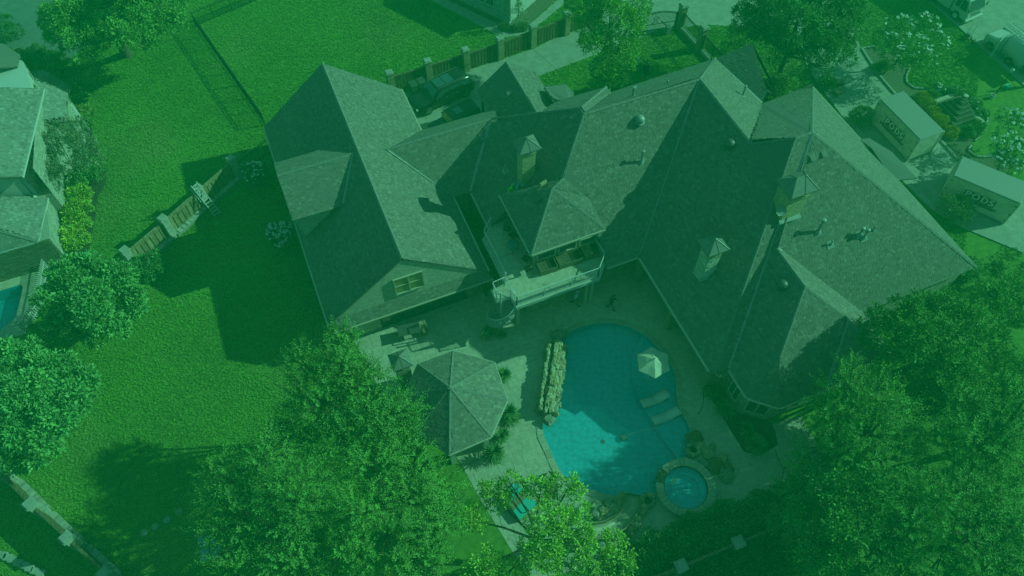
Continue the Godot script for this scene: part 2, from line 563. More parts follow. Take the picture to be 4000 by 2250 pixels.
func build_pool() -> void:
	var n := FastNoiseLite.new()
	n.seed = 3
	n.frequency = 0.03
	n.noise_type = FastNoiseLite.TYPE_CELLULAR
	n.cellular_return_type = FastNoiseLite.RETURN_DISTANCE2_SUB
	n.domain_warp_enabled = true
	n.domain_warp_amplitude = 20.0
	var im: Image = n.get_seamless_image(512, 512)
	im.convert(Image.FORMAT_RGBA8)
	im.bump_map_to_normal_map(6.0)
	im.generate_mipmaps()
	T["ripple"] = ImageTexture.create_from_image(im)
	var m := mat("water", 0.02, 0.30, 0.30, 0.04)
	m.transparency = BaseMaterial3D.TRANSPARENCY_ALPHA
	m.albedo_color.a = 0.10
	m.uv1_triplanar = true
	m.uv1_world_triplanar = true
	m.uv1_scale = Vector3.ONE / 3.2
	m.normal_enabled = true
	m.normal_texture = T["ripple"]
	m.normal_scale = 0.25
	var t := thing("swimming_pool", "freeform turquoise swimming pool with a shallow tanning ledge, filling the stone patio", "swimming pool", Vector3(13.5, 0, -16))
	basin(t, POOL, 0.6, [q2([[20, 21], [17.9, 20.3], [17.0, 19.6], [16.35, 18.8], [15.8, 17.7], [15.5, 16.1], [15.52, 14.1], [15.83, 12.2], [16.0, 10], [20, 9]])])
	var np := thing("neighbour_pool", "turquoise corner of a neighbour's pool behind a white lattice fence", "pool", Vector3(-22, 0, -38))
	basin(np, npool, 1.0, [])
	# coping stones round the rim
	var outer := 0.36
	var n_p := POOL.size()
	var acc := 0.0
	var run := PackedVector2Array()
	var tones := []
	for k in 4:
		tones.append(mat("coping_%d" % k, 0.34 + 0.03 * k, 0.32 + 0.028 * k, 0.25 + 0.02 * k, 0.85, "grain", 0.7))
	var i := 0
	while i < n_p:
		var j := i
		var l := 0.0
		while l < 0.42 and j < i + 6:
			l += POOL[j % n_p].distance_to(POOL[(j + 1) % n_p])
			j += 1
		if j > n_p:
			j = n_p
		var inner := []
		var outs := []
		for k in range(i, j + 1):
			var p := POOL[k % n_p]
			var d := (POOL[(k + 1) % n_p] - POOL[(k + n_p - 1) % n_p]).normalized()
			var o := Vector2(d.y, -d.x)
			if Geometry2D.is_point_in_polygon(p + o * 0.05, POOL):
				o = -o
			var sh := 0.012 if k == i else (-0.012 if k == j else 0.0)
			inner.append(p - o * 0.035 + d * sh)
			outs.append(p + o * outer + d * sh)
		outs.reverse()
		var cp := MB.new()
		cp.prism(PackedVector2Array(inner + outs), 0.005, 0.05 + rf(-0.004, 0.004))
		part(t, "coping_stone", cp, tones[rng.randi() % 4], true)
		i = j
	var dr := MB.new()
	dr.lathe([Vector2(0.14, 0.0), Vector2(0.14, 0.02), Vector2(0.001, 0.03)], w(12.2, -0.6, 14.6), 10)
	part(t, "main_drain", dr, M["dark_metal"], true)
	# hot tub
	var sp := thing("hot_tub", "round raised stone hot tub of blue water spilling into the pool", "hot tub", w(15.2, 0, 9.8))
	var bo := MB.new()
	bo.lathe([Vector2(1.62, 0.0), Vector2(1.62, 0.46)], Vector3.ZERO, 40)
	bo.lathe([Vector2(1.28, 0.46), Vector2(1.28, 0.02), Vector2(0.0, 0.02)], Vector3.ZERO, 40)
	part(sp, "wall", bo, M["plaster_pool"])
	var bench := MB.new()
	bench.lathe([Vector2(1.28, 0.18), Vector2(0.88, 0.18), Vector2(0.86, 0.02)], Vector3.ZERO, 40)
	part(sp, "bench", bench, M["plaster_pool"])
	var til := MB.new()
	for k in 100:
		var an := TAU * k / 100
		til.box(Vector3(cos(an) * 1.275, 0.40, sin(an) * 1.275), Vector3(0.03, 0.1, 0.068), Basis(Vector3.UP, -an))
	part(sp, "tile_band", til, M["dark_metal"])
	var stones := 34
	for k in stones:
		if k >= 20 and k < 23:
			continue
		var a0 := TAU * k / stones + 0.006
		var a1 := TAU * (k + 1) / stones - 0.006
		var pl := PackedVector2Array()
		for e in 4:
			var an := lerpf(a0, a1, e / 3.0)
			pl.append(Vector2(cos(an), sin(an)) * 1.78)
		for e in 4:
			var an := lerpf(a1, a0, e / 3.0)
			pl.append(Vector2(cos(an), sin(an)) * 1.31)
		var c := MB.new()
		c.prism(pl, 0.44, 0.52 + rf(-0.006, 0.006))
		part(sp, "coping_stone", c, tones[rng.randi() % 4])
	var lip := MB.new()
	var lp := PackedVector2Array()
	for e in 5:
		var an := lerpf(TAU * 20 / stones, TAU * 23 / stones, e / 4.0)
		lp.append(Vector2(cos(an), sin(an)) * 1.85)
	for e in 5:
		var an := lerpf(TAU * 23 / stones, TAU * 20 / stones, e / 4.0)
		lp.append(Vector2(cos(an), sin(an)) * 1.25)
	lip.prism(lp, 0.30, 0.43)
	part(sp, "spillway", lip, M["water_stone"])
	var wat := MB.new()
	wat.lathe([Vector2(1.27, 0.40), Vector2(0.0, 0.40)], Vector3.ZERO, 40)
	part(sp, "water", wat, M["water"])
	var grate := MB.new()
	for s in [-0.09, 0.09]:
		grate.box(Vector3(0, 0.03, s), Vector3(0.8, 0.02, 0.02))
	for s in [-0.4, 0.4]:
		grate.box(Vector3(s, 0.03, 0), Vector3(0.02, 0.02, 0.18))
	var go := part(sp, "drain_cover", grate, M["dark_metal"])
	go.rotation.y = -0.45

var sh_places := []
var sh_tints := []

func newell(p: Array) -> Vector3:
	var n := Vector3.ZERO
	for i in p.size():
		var a: Vector3 = p[i]
		var b: Vector3 = p[(i + 1) % p.size()]
		n += a.cross(b)
	n = n.normalized()
	return n if n.y > 0 else -n

# one roof slope: a slab, and rows of shingles laid up it
func slope(parent: Node3D, pts: Array, called := "roof_slope", expo := 0.15, tint := Color(0.12, 0.118, 0.102), edge: Material = null) -> MeshInstance3D:
	var n := newell(pts)
	var up := (Vector3.UP - n * n.y).normalized()
	var u := up.cross(n).normalized()
	var o: Vector3 = pts[0]
	var poly := PackedVector2Array()
	for p in pts:
		poly.append(Vector2((p - o).dot(u), (p - o).dot(up)))
	var mb := MB.new()
	var t := Geometry2D.triangulate_polygon(poly)
	var dn := -n * 0.13
	for i in range(0, t.size(), 3):
		mb.tri(pts[t[i]], pts[t[i + 1]], pts[t[i + 2]], n)
		mb.tri(pts[t[i]] + dn, pts[t[i + 1]] + dn, pts[t[i + 2]] + dn, -n)
	var mid := Vector3.ZERO
	for p in pts:
		mid += p / pts.size()
	for i in pts.size():
		var a: Vector3 = pts[i]
		var b: Vector3 = pts[(i + 1) % pts.size()]
		var out := (b - a).cross(n)
		if out.dot((a + b) * 0.5 - mid) < 0:
			out = -out
		mb.quad(a, b, b + dn, a + dn, out)
	var ro := part(parent, called, mb, M["roof_felt"] if edge == null else edge, true)
	var lo := Vector2(1e9, 1e9)
	var hi := -lo
	for p in poly:
		lo = lo.min(p)
		hi = hi.max(p)
	var y := lo.y
	while y < hi.y:
		var x := lo.x - rf(0.0, 0.3)
		while x < hi.x:
			var wd := rf(0.13, 0.30)
			var cy := y + expo * 0.5
			if Geometry2D.is_point_in_polygon(Vector2(x + wd * 0.15, cy), poly) and Geometry2D.is_point_in_polygon(Vector2(x + wd * 0.85, cy), poly):
				var lift := rf(0.010, 0.024)
				var c := o + u * (x + wd * 0.5) + up * cy + n * lift
				var tilt := (up + n * -0.05).normalized()
				sh_places.append(Transform3D(Basis(u * (wd - 0.012), tilt.cross(-u).normalized() * 0.014, -tilt * (expo * 1.04)), c))
				var k := rng.randf()
				var g := 1.0
				if k > 0.86:
					g = rf(1.15, 1.38)
				elif k < 0.2:
					g = rf(0.72, 0.86)
				else:
					g = rf(0.88, 1.08)
				sh_tints.append(Color(tint.r * g * rf(0.97, 1.04), tint.g * g, tint.b * g * rf(0.95, 1.06)))
			x += wd
		y += expo
	return ro

func shingles_done(parent: Node3D) -> void:
	mass(parent, "shingles", unit_box(), M["shingle"], sh_places, sh_tints, true)
	sh_places = []
	sh_tints = []

func cap(parent: Node3D, a: Vector3, b: Vector3, called := "ridge_cap", wd := 0.26, m: Material = null) -> void:
	var mb := MB.new()
	var d := b - a
	var n := int(maxf(1, d.length() / 0.28))
	var z := d.normalized()
	var x := Vector3.UP.cross(z).normalized()
	var y := z.cross(x)
	for i in n:
		var p := a.lerp(b, (i + 0.5) / n)
		for s in [-1.0, 1.0]:
			var bx: Vector3 = (x * s * 0.86 - y * 0.5).normalized()
			mb.box(p + bx * wd * 0.25 + y * (0.035 + 0.012 * (i % 2)), Vector3(wd * 0.5, 0.02, d.length() / n * 0.98), Basis(bx, z.cross(bx), z))
	part(parent, called, mb, m if m != null else M["ridge_cap"], true)

func flash(parent: Node3D, a: Vector3, b: Vector3, wd := 0.22) -> void:
	var mb := MB.new()
	var z := (b - a).normalized()
	var x := Vector3.UP.cross(z).normalized()
	mb.box((a + b) * 0.5 + Vector3.UP * 0.045, Vector3(wd, 0.03, a.distance_to(b)), Basis(x, z.cross(x), z))
	mb.beam(a + Vector3.UP * 0.07, b + Vector3.UP * 0.07, 0.03, 0.03)
	part(parent, "valley_flashing", mb, M["flashing"], true)

func gutter(parent: Node3D, a: Vector3, b: Vector3, m: Material = null) -> void:
	var mb := MB.new()
	mb.beam(a + Vector3.DOWN * 0.08, b + Vector3.DOWN * 0.08, 0.13, 0.12)
	part(parent, "gutter", mb, m if m != null else M["trim"], true)

# bricks on a rectangle: corner o, unit u along, v up, outward n
func bricks(places: Array, tints: Array, o: Vector3, u: Vector3, v: Vector3, wd: float, ht: float, bw: float, bh: float, c: Color, spread: float, uneven := 0.006) -> void:
	var n := u.cross(v).normalized()
	var rows := int(round(ht / bh))
	for r in rows:
		var x := -bw * (0.5 if r % 2 else 0.0) - (rf(0, bw) if uneven > 0.01 else 0.0)
		while x < wd:
			var l := bw * (rf(0.6, 1.5) if uneven > 0.01 else 1.0)
			var x0 := maxf(x, 0.0)
			var x1 := minf(x + l, wd)
			if x1 - x0 > 0.04:
				var d := 0.03 + rf(0, uneven)
				places.append(Transform3D(Basis(u * (x1 - x0 - 0.012), v * (ht / rows - 0.012), n * d), o + u * (x0 + x1) * 0.5 + v * (r + 0.5) * ht / rows + n * (d * 0.5 - 0.004)))
				tints.append(tone(c.r, c.g, c.b, spread))
			x += l

func brick_box(parent: Node3D, lo: Vector3, hi: Vector3, c: Color, spread: float, bw := 0.21, bh := 0.075, uneven := 0.006, called := "shaft") -> void:
	var core := MB.new()
	core.box((lo + hi) * 0.5, hi - lo)
	part(parent, called, core, M["mortar"], true)
	var pl := []
	var ti := []
	var s := hi - lo
	bricks(pl, ti, Vector3(lo.x, lo.y, hi.z), Vector3.RIGHT, Vector3.UP, s.x, s.y, bw, bh, c, spread, uneven)
	bricks(pl, ti, Vector3(hi.x, lo.y, lo.z), Vector3.LEFT, Vector3.UP, s.x, s.y, bw, bh, c, spread, uneven)
	bricks(pl, ti, lo, Vector3.BACK, Vector3.UP, s.z, s.y, bw, bh, c, spread, uneven)
	bricks(pl, ti, Vector3(hi.x, lo.y, hi.z), Vector3.FORWARD, Vector3.UP, s.z, s.y, bw, bh, c, spread, uneven)
	mass(parent, "bricks", unit_box(), M["brick"], pl, ti, true)

# metal hipped cap with standing seams over a chimney; rl is the ridge length along x
func metal_cap(parent: Node3D, c: Vector3, sx: float, sz: float, h: float, rl: float, m: Material) -> void:
	var mb := MB.new()
	var a := [c + Vector3(-sx, 0, sz), c + Vector3(sx, 0, sz), c + Vector3(sx, 0, -sz), c + Vector3(-sx, 0, -sz)]
	var t := [c + Vector3(-rl, h, 0), c + Vector3(rl, h, 0), c + Vector3(rl, h, 0), c + Vector3(-rl, h, 0)]
	for k in 4:
		var n := (k + 1) % 4
		var out: Vector3 = (a[k] + a[n]) * 0.5 - c + Vector3.UP * 0.3
		mb.tri(a[k], a[n], t[n], out)
		if t[k].distance_to(t[n]) > 0.01:
			mb.tri(a[k], t[n], t[k], out)
		mb.quad(a[k], a[n], a[n] + Vector3.DOWN * 0.1, a[k] + Vector3.DOWN * 0.1, out)
		mb.beam(a[k] + Vector3.UP * 0.012, t[k] + Vector3.UP * 0.012, 0.035, 0.035)
		mb.beam((a[k] + a[n]) * 0.5 + Vector3.UP * 0.012, t[n] + Vector3.UP * 0.012, 0.025, 0.03)
	mb.quad(a[0] + Vector3.DOWN * 0.1, a[1] + Vector3.DOWN * 0.1, a[2] + Vector3.DOWN * 0.1, a[3] + Vector3.DOWN * 0.1, Vector3.DOWN)
	part(parent, "metal_cap", mb, m, true)

# framed window: centre, unit u along, v up, outward n = u x v
func window(parent: Node3D, c: Vector3, u: Vector3, v: Vector3, wd: float, ht: float, cols: int, frame: Material, far := true, called := "window", glass: Material = null, rails := 0) -> MeshInstance3D:
	var n := u.cross(v).normalized()
	var bs := Basis(u, v, n)
	var fr := MB.new()
	var f := 0.085
	for s in [-1.0, 1.0]:
		fr.box(c + u * s * (wd - f) * 0.5 + n * 0.03, Vector3(f, ht, 0.1), bs)
		fr.box(c + v * s * (ht - f) * 0.5 + n * 0.032, Vector3(wd - 2 * f, f, 0.1), bs)
	for k in range(1, cols):
		fr.box(c + u * (wd * k / cols - wd * 0.5) + n * 0.025, Vector3(f, ht - 2 * f, 0.08), bs)
	for k in range(1, rails + 1):
		fr.box(c + v * (ht * k / (rails + 1) - ht * 0.5) + n * 0.02, Vector3(wd - 2 * f, 0.045, 0.06), bs)
	var o := part(parent, called, fr, frame, far)
	for k in cols:
		var p := MB.new()
		p.box(c + u * (wd * (k + 0.5) / cols - wd * 0.5) - n * 0.01, Vector3(wd / cols - f * 0.6, ht - f, 0.02), bs)
		part(o, "pane", p, glass if glass != null else M["window_glass"])
	return o

func dome_vent(parent: Node3D, p: Vector3, n: Vector3, m: Material) -> void:
	var mb := MB.new()
	mb.lathe([Vector2(0.36, 0.0), Vector2(0.36, 0.05), Vector2(0.27, 0.07), Vector2(0.27, 0.22)], Vector3.ZERO, 18)
	mb.smooth(true)
	mb.lathe([Vector2(0.33, 0.2), Vector2(0.33, 0.27), Vector2(0.27, 0.4), Vector2(0.14, 0.49), Vector2(0.0, 0.51)], Vector3.ZERO, 18)
	var o := part(parent, "roof_turbine", mb, m)
	o.position = p - parent.position

func pipe_vent(parent: Node3D, p: Vector3, h: float, r: float, n: Vector3) -> void:
	var mb := MB.new()
	mb.lathe([Vector2(r, -0.1), Vector2(r, h), Vector2(r * 1.7, h), Vector2(r * 1.7, h + 0.13), Vector2(0.0, h + 0.17)], Vector3.ZERO, 12)
	mb.lathe([Vector2(r * 2.4, 0.02), Vector2(r * 1.05, 0.2)], Vector3.ZERO, 12)
	var x := Vector3.RIGHT - n * n.x
	mb.box(Vector3(0, 0.02, 0), Vector3(0.5, 0.02, 0.5), Basis(x.normalized(), n, x.normalized().cross(n)))
	var o := part(parent, "vent_pipe", mb, M["flashing"])
	o.position = p - parent.position

func box_vent(parent: Node3D, p: Vector3, n: Vector3, s := 0.42) -> void:
	var up := (Vector3.UP - n * n.y).normalized()
	var u := up.cross(n).normalized()
	var mb := MB.new()
	mb.box(p + n * 0.03, Vector3(s * 1.3, 0.02, s * 1.4), Basis(u, n, u.cross(n)))
	var a := [p + u * s * 0.45 - up * s * 0.5, p - u * s * 0.45 - up * s * 0.5]
	var hgt := n * s * 0.5
	var back := [p + u * s * 0.45 + up * s * 0.5, p - u * s * 0.45 + up * s * 0.5]
	mb.quad(a[0] + hgt, a[1] + hgt, back[1] + n * 0.05, back[0] + n * 0.05, n)
	mb.tri(a[0], a[0] + hgt, back[0] + n * 0.05, u)
	mb.tri(a[1], a[1] + hgt, back[1] + n * 0.05, -u)
	part(parent, "roof_vent", mb, M["ridge_cap"], true)

func build_house() -> void:
	var h := thing("main_house", "large house with many steep grey shingled roofs and brick chimneys in the middle", "house", w(18, 0, 28))
	var E := 3.2
	# ---- west wing
	var S := {}
	slope(h, [w(-1.4, E, 27.0), w(-1.4, E, 45.7), w(4.0, 7.5, 45.7), w(4.0, 7.5, 27.0)])
	slope(h, [w(9.4, E, 27.0), w(9.4, E, 45.7), w(4.0, 7.5, 45.7), w(4.0, 7.5, 27.0)])
	cap(h, w(4, 7.5, 27), w(4, 7.5, 45.7))
	gutter(h, w(9.46, E, 27.0), w(9.46, E, 33.8))
	gutter(h, w(-1.46, E, 27.0), w(-1.46, E, 45.7))
	gutter(h, w(9.46, E, 40.8), w(9.46, E, 45.7))
	for s in [[-1.4, 4.0], [9.4, 4.0]]:
		var rk := MB.new()
		rk.beam(w(s[0], E - 0.13, 27.04), w(s[1], 7.37, 27.04), 0.05, 0.2)
		part(h, "rake_board", rk, M["trim"], true)
	var wl := MB.new()
	wl.prism(q2([[-0.9, 27.75], [8.9, 27.75], [8.9, 45.3], [-0.9, 45.3]]), 0.0, 3.1)
	part(h, "wall", wl, M["cream_stone"], true)
	# gable above the glass doors: lapped siding
	var gw := MB.new()
	gw.tri(w(-1.0, 3.2, 27.1), w(9.0, 3.2, 27.1), w(4.0, 7.3, 27.1), Vector3.BACK)
	gw.tri(w(-1.0, 3.2, 27.34), w(9.0, 3.2, 27.34), w(4.0, 7.3, 27.34), Vector3.FORWARD)
	part(h, "gable_wall", gw, M["siding"], true)
	var yy := 3.22
	while yy < 7.1:
		var hw := (7.3 - yy) / 4.1 * 5.0 - 0.1
		var bd := MB.new()
		bd.box(w(4.0, yy + 0.08, 27.08), Vector3(hw * 2, 0.15, 0.022), Basis(Vector3.RIGHT, -0.06))
		part(h, "siding_board", bd, M["siding"], true)
		yy += 0.165
	window(h, w(4.12, 4.8, 27.02), Vector3.RIGHT, Vector3.UP, 1.95, 1.7, 2, M["trim"], true, "gable_window", M["amber_glass"], 1)
	slope(h, [w(-0.9, 3.32, 27.06), w(9.3, 3.32, 27.06), w(9.55, 2.75, 26.6), w(-1.3, 2.75, 26.6)], "skirt_roof", 0.13)
	gutter(h, w(-1.3, 2.75, 26.58), w(9.6, 2.75, 26.58))
	# glass doors
	for k in 7:
		window(h, w(2.28 + k * 0.87, 1.1, 27.5), Vector3.RIGHT, Vector3.UP, 0.86, 2.15, 1, M["dark_metal"], true, "glass_door")
	var st := MB.new()
	st.box(w(0.5, 1.4, 27.55), Vector3(2.6, 2.8, 0.3))
	part(h, "stucco_wall", st, M["siding"], true)
	var bp := []
	var bt := []
	bricks(bp, bt, w(7.95, 0, 27.5), Vector3.RIGHT, Vector3.UP, 1.1, 2.75, 0.45, 0.18, Color(0.30, 0.26, 0.17), 0.3, 0.03)
	mass(h, "wall_stones", unit_box(), M["brick"], bp, bt, true)
	var po := MB.new()
	po.box(w(9.25, 1.35, 27.15), Vector3(0.14, 2.7, 0.14))
	part(h, "post", po, M["dark_wood"], true)
	# dormer on the west slope
	slope(h, [w(-1.45, 5.85, 33.75), w(2.05, 5.9, 33.75), w(3.7, 7.25, 36.6), w(-1.45, 7.25, 36.6)], "dormer_roof")
	slope(h, [w(-1.45, 7.25, 36.6), w(3.7, 7.25, 36.6), w(2.3, 6.15, 38.8), w(-1.45, 6.15, 38.8)], "dormer_roof")
	cap(h, w(-1.45, 7.25, 36.6), w(3.6, 7.25, 36.6))
	flash(h, w(2.0, 5.9, 33.8), w(3.7, 7.25, 36.6))
	var dw := MB.new()
	dw.tri(w(-1.1, 3.3, 34.1), w(-1.1, 5.85, 34.1), w(2.0, 5.85, 34.1), Vector3.BACK)
	dw.quad(w(-1.1, 3.2, 34.1), w(-1.1, 5.85, 34.1), w(-1.1, 5.85, 38.6), w(-1.1, 3.2, 38.6), Vector3.LEFT)
	dw.tri(w(-1.1, 5.85, 34.1), w(-1.1, 7.2, 36.6), w(-1.1, 5.85, 38.6), Vector3.LEFT)
	part(h, "dormer_wall", dw, M["siding"], true)
	for b in [34.9, 36.3, 37.7]:
		window(h, w(-1.16, 4.7, b), Vector3.BACK, Vector3.UP, 1.1, 1.5, 2, M["white_paint"], true, "dormer_window")
	for b in [28.6, 31.6]:
		window(h, w(-0.96, 1.7, b), Vector3.BACK, Vector3.UP, 1.4, 1.6, 2, M["white_paint"])
	box_vent(h, w(5.6, 6.24, 44.3), Vector3(0.62, 0.78, 0), 0.3)
	# ---- link between the wing and the centre
	slope(h, [w(9.35, E, 33.8), w(10.75, E, 33.8), w(14.3, 6.0, 37.3), w(6.0, 6.0, 37.3)])
	slope(h, [w(9.4, E, 40.8), w(15.4, E, 40.8), w(14.2, 6.0, 37.3), w(6.0, 6.0, 37.3)])
	cap(h, w(6.0, 6.0, 37.3), w(13.8, 6.0, 37.3))
	flash(h, w(9.5, E, 33.9), w(6.1, 5.95, 37.3))
	flash(h, w(9.5, E, 40.7), w(6.1, 5.95, 37.3), 0.16)
	flash(h, w(10.7, E, 33.8), w(13.6, 5.9, 37.1))
	box_vent(h, w(12.7, 5.3, 36.4), Vector3(0, 0.78, 0.62))
	# ---- centre
	slope(h, [w(18.0, 10, 31.6), w(15.4, 7.57, 28.8), w(12.3, 4.63, 28.8), w(12.3, 4.63, 30.3), w(10.8, E, 30.3), w(10.8, E, 40.2), w(18.0, 10, 32.2)])
	slope(h, [w(18.0, 10, 31.6), w(26.5, 10, 31.6), w(19.2, E, 24.25), w(16.8, E, 24.25), w(16.8, 6.6, 27.9), w(15.2, 7.38, 28.7)])
	slope(h, [w(18.0, 10, 31.6), w(26.5, 10, 31.6), w(31.6, 6.05, 36.65), w(22.8, 6.1, 36.15)])
	slope(h, [w(22.8, 6.1, 36.15), w(31.6, 6.1, 36.65), w(34.0, 5.4, 37.3), w(35.0, E, 39.2), w(22.6, E, 38.6)])
	slope(h, [w(18.07, 10.06, 32.15), w(21.6, 8.0, 35.2), w(22.45, 6.7, 35.75), w(18.3, 9.75, 31.9)])
	slope(h, [w(18.07, 10.06, 32.15), w(16.1, 8.18, 34.4), w(17.98, 7.16, 35.92), w(19.31, 7.36, 35.8), w(21.6, 8.0, 35.2)])
	cap(h, w(18.0, 10, 31.6), w(26.5, 10, 31.6))
	cap(h, w(18.0, 10, 31.6), w(15.3, 7.5, 28.85))
	cap(h, w(18.05, 10.03, 32.15), w(13.8, 6.0, 37.3))
	cap(h, w(18.07, 10.06, 32.15), w(21.6, 8.0, 35.2))
	gutter(h, w(10.74, E, 30.3), w(10.74, E, 33.7))
	gutter(h, w(16.8, E, 24.2), w(19.2, E, 24.2))
	# garage gable to the north
	slope(h, [w(14.85, E, 43.3), w(14.78, E, 40.3), w(15.2, 3.6, 37.4), w(17.37, 5.1, 37.4), w(17.37, 5.1, 43.4)])
	slope(h, [w(19.9, E, 43.4), w(19.9, E, 38.4), w(18.4, 4.4, 37.4), w(17.37, 5.1, 37.4), w(17.37, 5.1, 43.4)])
	slope(h, [w(19.4, 4.2, 40.6), w(21.4, 3.5, 41.0), w(21.5, 3.5, 39.6), w(20.4, 4.6, 38.3), w(19.2, 4.6, 38.6)])
	cap(h, w(17.37, 5.1, 37.5), w(17.37, 5.1, 43.4))
	box_vent(h, w(16.6, 4.55, 40.6), Vector3(-0.6, 0.8, 0))
	var gpo := MB.new()
	gpo.box(w(15.2, 1.5, 40.6), Vector3(0.16, 3.0, 0.16))
	gpo.box(w(15.2, 1.5, 43.0), Vector3(0.16, 3.0, 0.16))
	part(h, "post", gpo, M["dark_wood"], true)
	var gwl := MB.new()
	gwl.prism(q2([[15.5, 37.5], [19.5, 37.5], [19.5, 43.0], [15.5, 43.0]]), 0.0, 3.1)
	gwl.prism(q2([[11.3, 34.2], [22.4, 34.2], [22.4, 38.2], [11.3, 40.0]]), 0.0, 3.15)
	gwl.prism(q2([[9.0, 34.4], [11.5, 34.4], [11.5, 40.4], [9.0, 40.4]]), 0.0, 3.1)
	gwl.prism(q2([[11.3, 26.9], [21.6, 26.9], [34.0, 26.9], [34.0, 38.3], [22.4, 38.3], [22.4, 34.3], [11.3, 34.3]]), 0.0, 3.12)
	gwl.prism(q2([[22.0, 15.2], [38.9, 15.2], [38.9, 33.0], [22.0, 27.2]]), 0.0, 3.12)
	gwl.prism(q2([[20.8, 14.8], [20.8, 12.9], [22.1, 11.8], [29.7, 11.8], [29.7, 15.4], [20.8, 15.4]]), 0.0, 3.1)
	part(h, "wall", gwl, M["cream_stone"], true)
	# ---- centre-right roof
	slope(h, [w(26.5, 10, 31.6), w(26.5, 10, 25.3), w(28.1, 11.5, 23.6), w(19.3, E, 14.7), w(19.2, E, 24.25)])
	slope(h, [w(26.5, 10, 31.6), w(26.5, 10, 25.3), w(33.2, 4.98, 32.0), w(31.6, 6.15, 36.65)])
	slope(h, [w(31.6, 6.1, 36.65), w(33.2, 4.9, 32.1), w(33.9, 5.5, 32.7), w(34.2, 7.2, 36.0)])
	slope(h, [w(34.2, 7.2, 36.0), w(33.9, 5.5, 32.7), w(36.2, E, 33.5), w(36.6, E, 38.6)])
	cap(h, w(26.5, 10, 25.3), w(26.5, 10, 31.6))
	cap(h, w(26.5, 10, 31.6), w(31.6, 6.1, 36.65))
	cap(h, w(26.5, 10, 25.3), w(28.1, 11.5, 23.6))
	flash(h, w(19.25, E, 24.3), w(26.5, 9.98, 31.6))
	flash(h, w(31.6, 6.1, 36.65), w(33.2, 4.95, 32.1), 0.3)
	flash(h, w(26.5, 9.98, 25.4), w(33.2, 4.95, 32.0))
	gutter(h, w(19.14, E, 15.0), w(19.14, E, 24.25), M["trim"])
	# ---- east roof
	slope(h, [w(28.1, 11.5, 23.6), w(29.25, 11.5, 23.6), w(39.4, E, 33.6), w(33.3, 4.95, 32.1), w(26.5, 10.0, 25.3)])
	slope(h, [w(29.25, 11.5, 23.6), w(39.4, E, 33.6), w(39.5, E, 14.9)])
	slope(h, [w(28.1, 11.5, 23.6), w(29.25, 11.5, 23.6), w(20.35, E, 14.7), w(19.35, E, 14.7)])
	slope(h, [w(29.25, 11.5, 23.56), w(24.75, 7.4, 19.1), w(25.15, 7.8, 19.0)])
	slope(h, [w(29.25, 11.45, 23.5), w(39.5, E, 14.9), w(29.9, E, 14.9), w(25.15, 7.2, 19.05)])
	cap(h, w(28.1, 11.5, 23.6), w(29.25, 11.5, 23.6))
	cap(h, w(29.25, 11.5, 23.6), w(39.4, E, 33.6))
	cap(h, w(29.25, 11.5, 23.6), w(39.5, E, 14.9))
	cap(h, w(28.1, 11.5, 23.6), w(19.4, E + 0.05, 14.75), "hip_cap", 0.2)
	flash(h, w(29.2, 11.45, 23.5), w(20.35, E, 14.7))
	gutter(h, w(39.5, E, 15.0), w(39.46, E, 33.6))
	# ---- south bay
	slope(h, [w(20.35, E, 14.7), w(24.75, 7.38, 19.1), w(25.08, 7.65, 19.2), w(25.08, 7.65, 16.05), w(22.49, 5.25, 13.45), w(20.35, E, 12.6)])
	slope(h, [w(25.08, 7.65, 19.6), w(25.08, 7.65, 16.05), w(27.5, 5.6, 13.95), w(27.85, 5.3, 11.3), w(30.35, E, 11.3), w(30.35, E, 14.9)])
	slope(h, [w(25.08, 7.65, 16.05), w(27.5, 5.68, 13.95), w(25.0, E, 11.3), w(21.77, E, 11.3), w(22.49, 5.25, 13.45)])
	slope(h, [w(22.49, 5.25, 13.45), w(20.35, E, 12.6), w(21.77, E, 11.3)])
	slope(h, [w(27.5, 5.65, 13.95), w(27.85, 5.5, 11.2), w(25.0, E, 11.2)])
	cap(h, w(25.08, 7.65, 19.3), w(25.08, 7.65, 16.05))
	cap(h, w(25.08, 7.65, 16.05), w(27.5, 5.62, 13.95))
	cap(h, w(25.08, 7.65, 16.05), w(22.49, 5.25, 13.45))
	cap(h, w(27.5, 5.65, 13.95), w(27.85, 5.4, 11.3))
	flash(h, w(25.1, 7.6, 19.3), w(29.9, E, 14.9), 0.16)
	flash(h, w(27.45, 5.6, 13.9), w(25.0, E, 11.3))
	gutter(h, w(21.77, E, 11.26), w(25.0, E, 11.26))
	gutter(h, w(20.3, E, 12.6), w(20.3, E, 14.6))
	gutter(h, w(20.32, E, 12.55), w(21.74, E, 11.26))
	# front door canopy on the street side
	slope(h, [w(40.6, 3.4, 25.4), w(40.3, 3.0, 27.5), w(39.2, 3.4, 27.3), w(39.0, 3.9, 26.0)])
	slope(h, [w(40.6, 3.4, 25.4), w(39.0, 3.9, 26.0), w(39.2, 3.2, 23.2), w(41.2, 2.9, 22.9)])
	# ---- bay walls and windows
	var bp2 := []
	var bt2 := []
	bricks(bp2, bt2, w(20.75, 0, 12.9), Vector3.FORWARD, Vector3.UP, 0.55, 2.9, 0.4, 0.16, Color(0.30, 0.27, 0.19), 0.3, 0.03)
	bricks(bp2, bt2, w(20.75, 0, 14.4), Vector3.FORWARD, Vector3.UP, 0.4, 2.9, 0.4, 0.16, Color(0.30, 0.27, 0.19), 0.3, 0.03)
	mass(h, "wall_stones", unit_box(), M["brick"], bp2, bt2, true)
	window(h, w(20.74, 1.5, 13.8), Vector3.BACK, Vector3.UP, 1.0, 1.7, 2, M["trim"])
	var corner := Vector3(1.3, 0, 1.1).normalized()
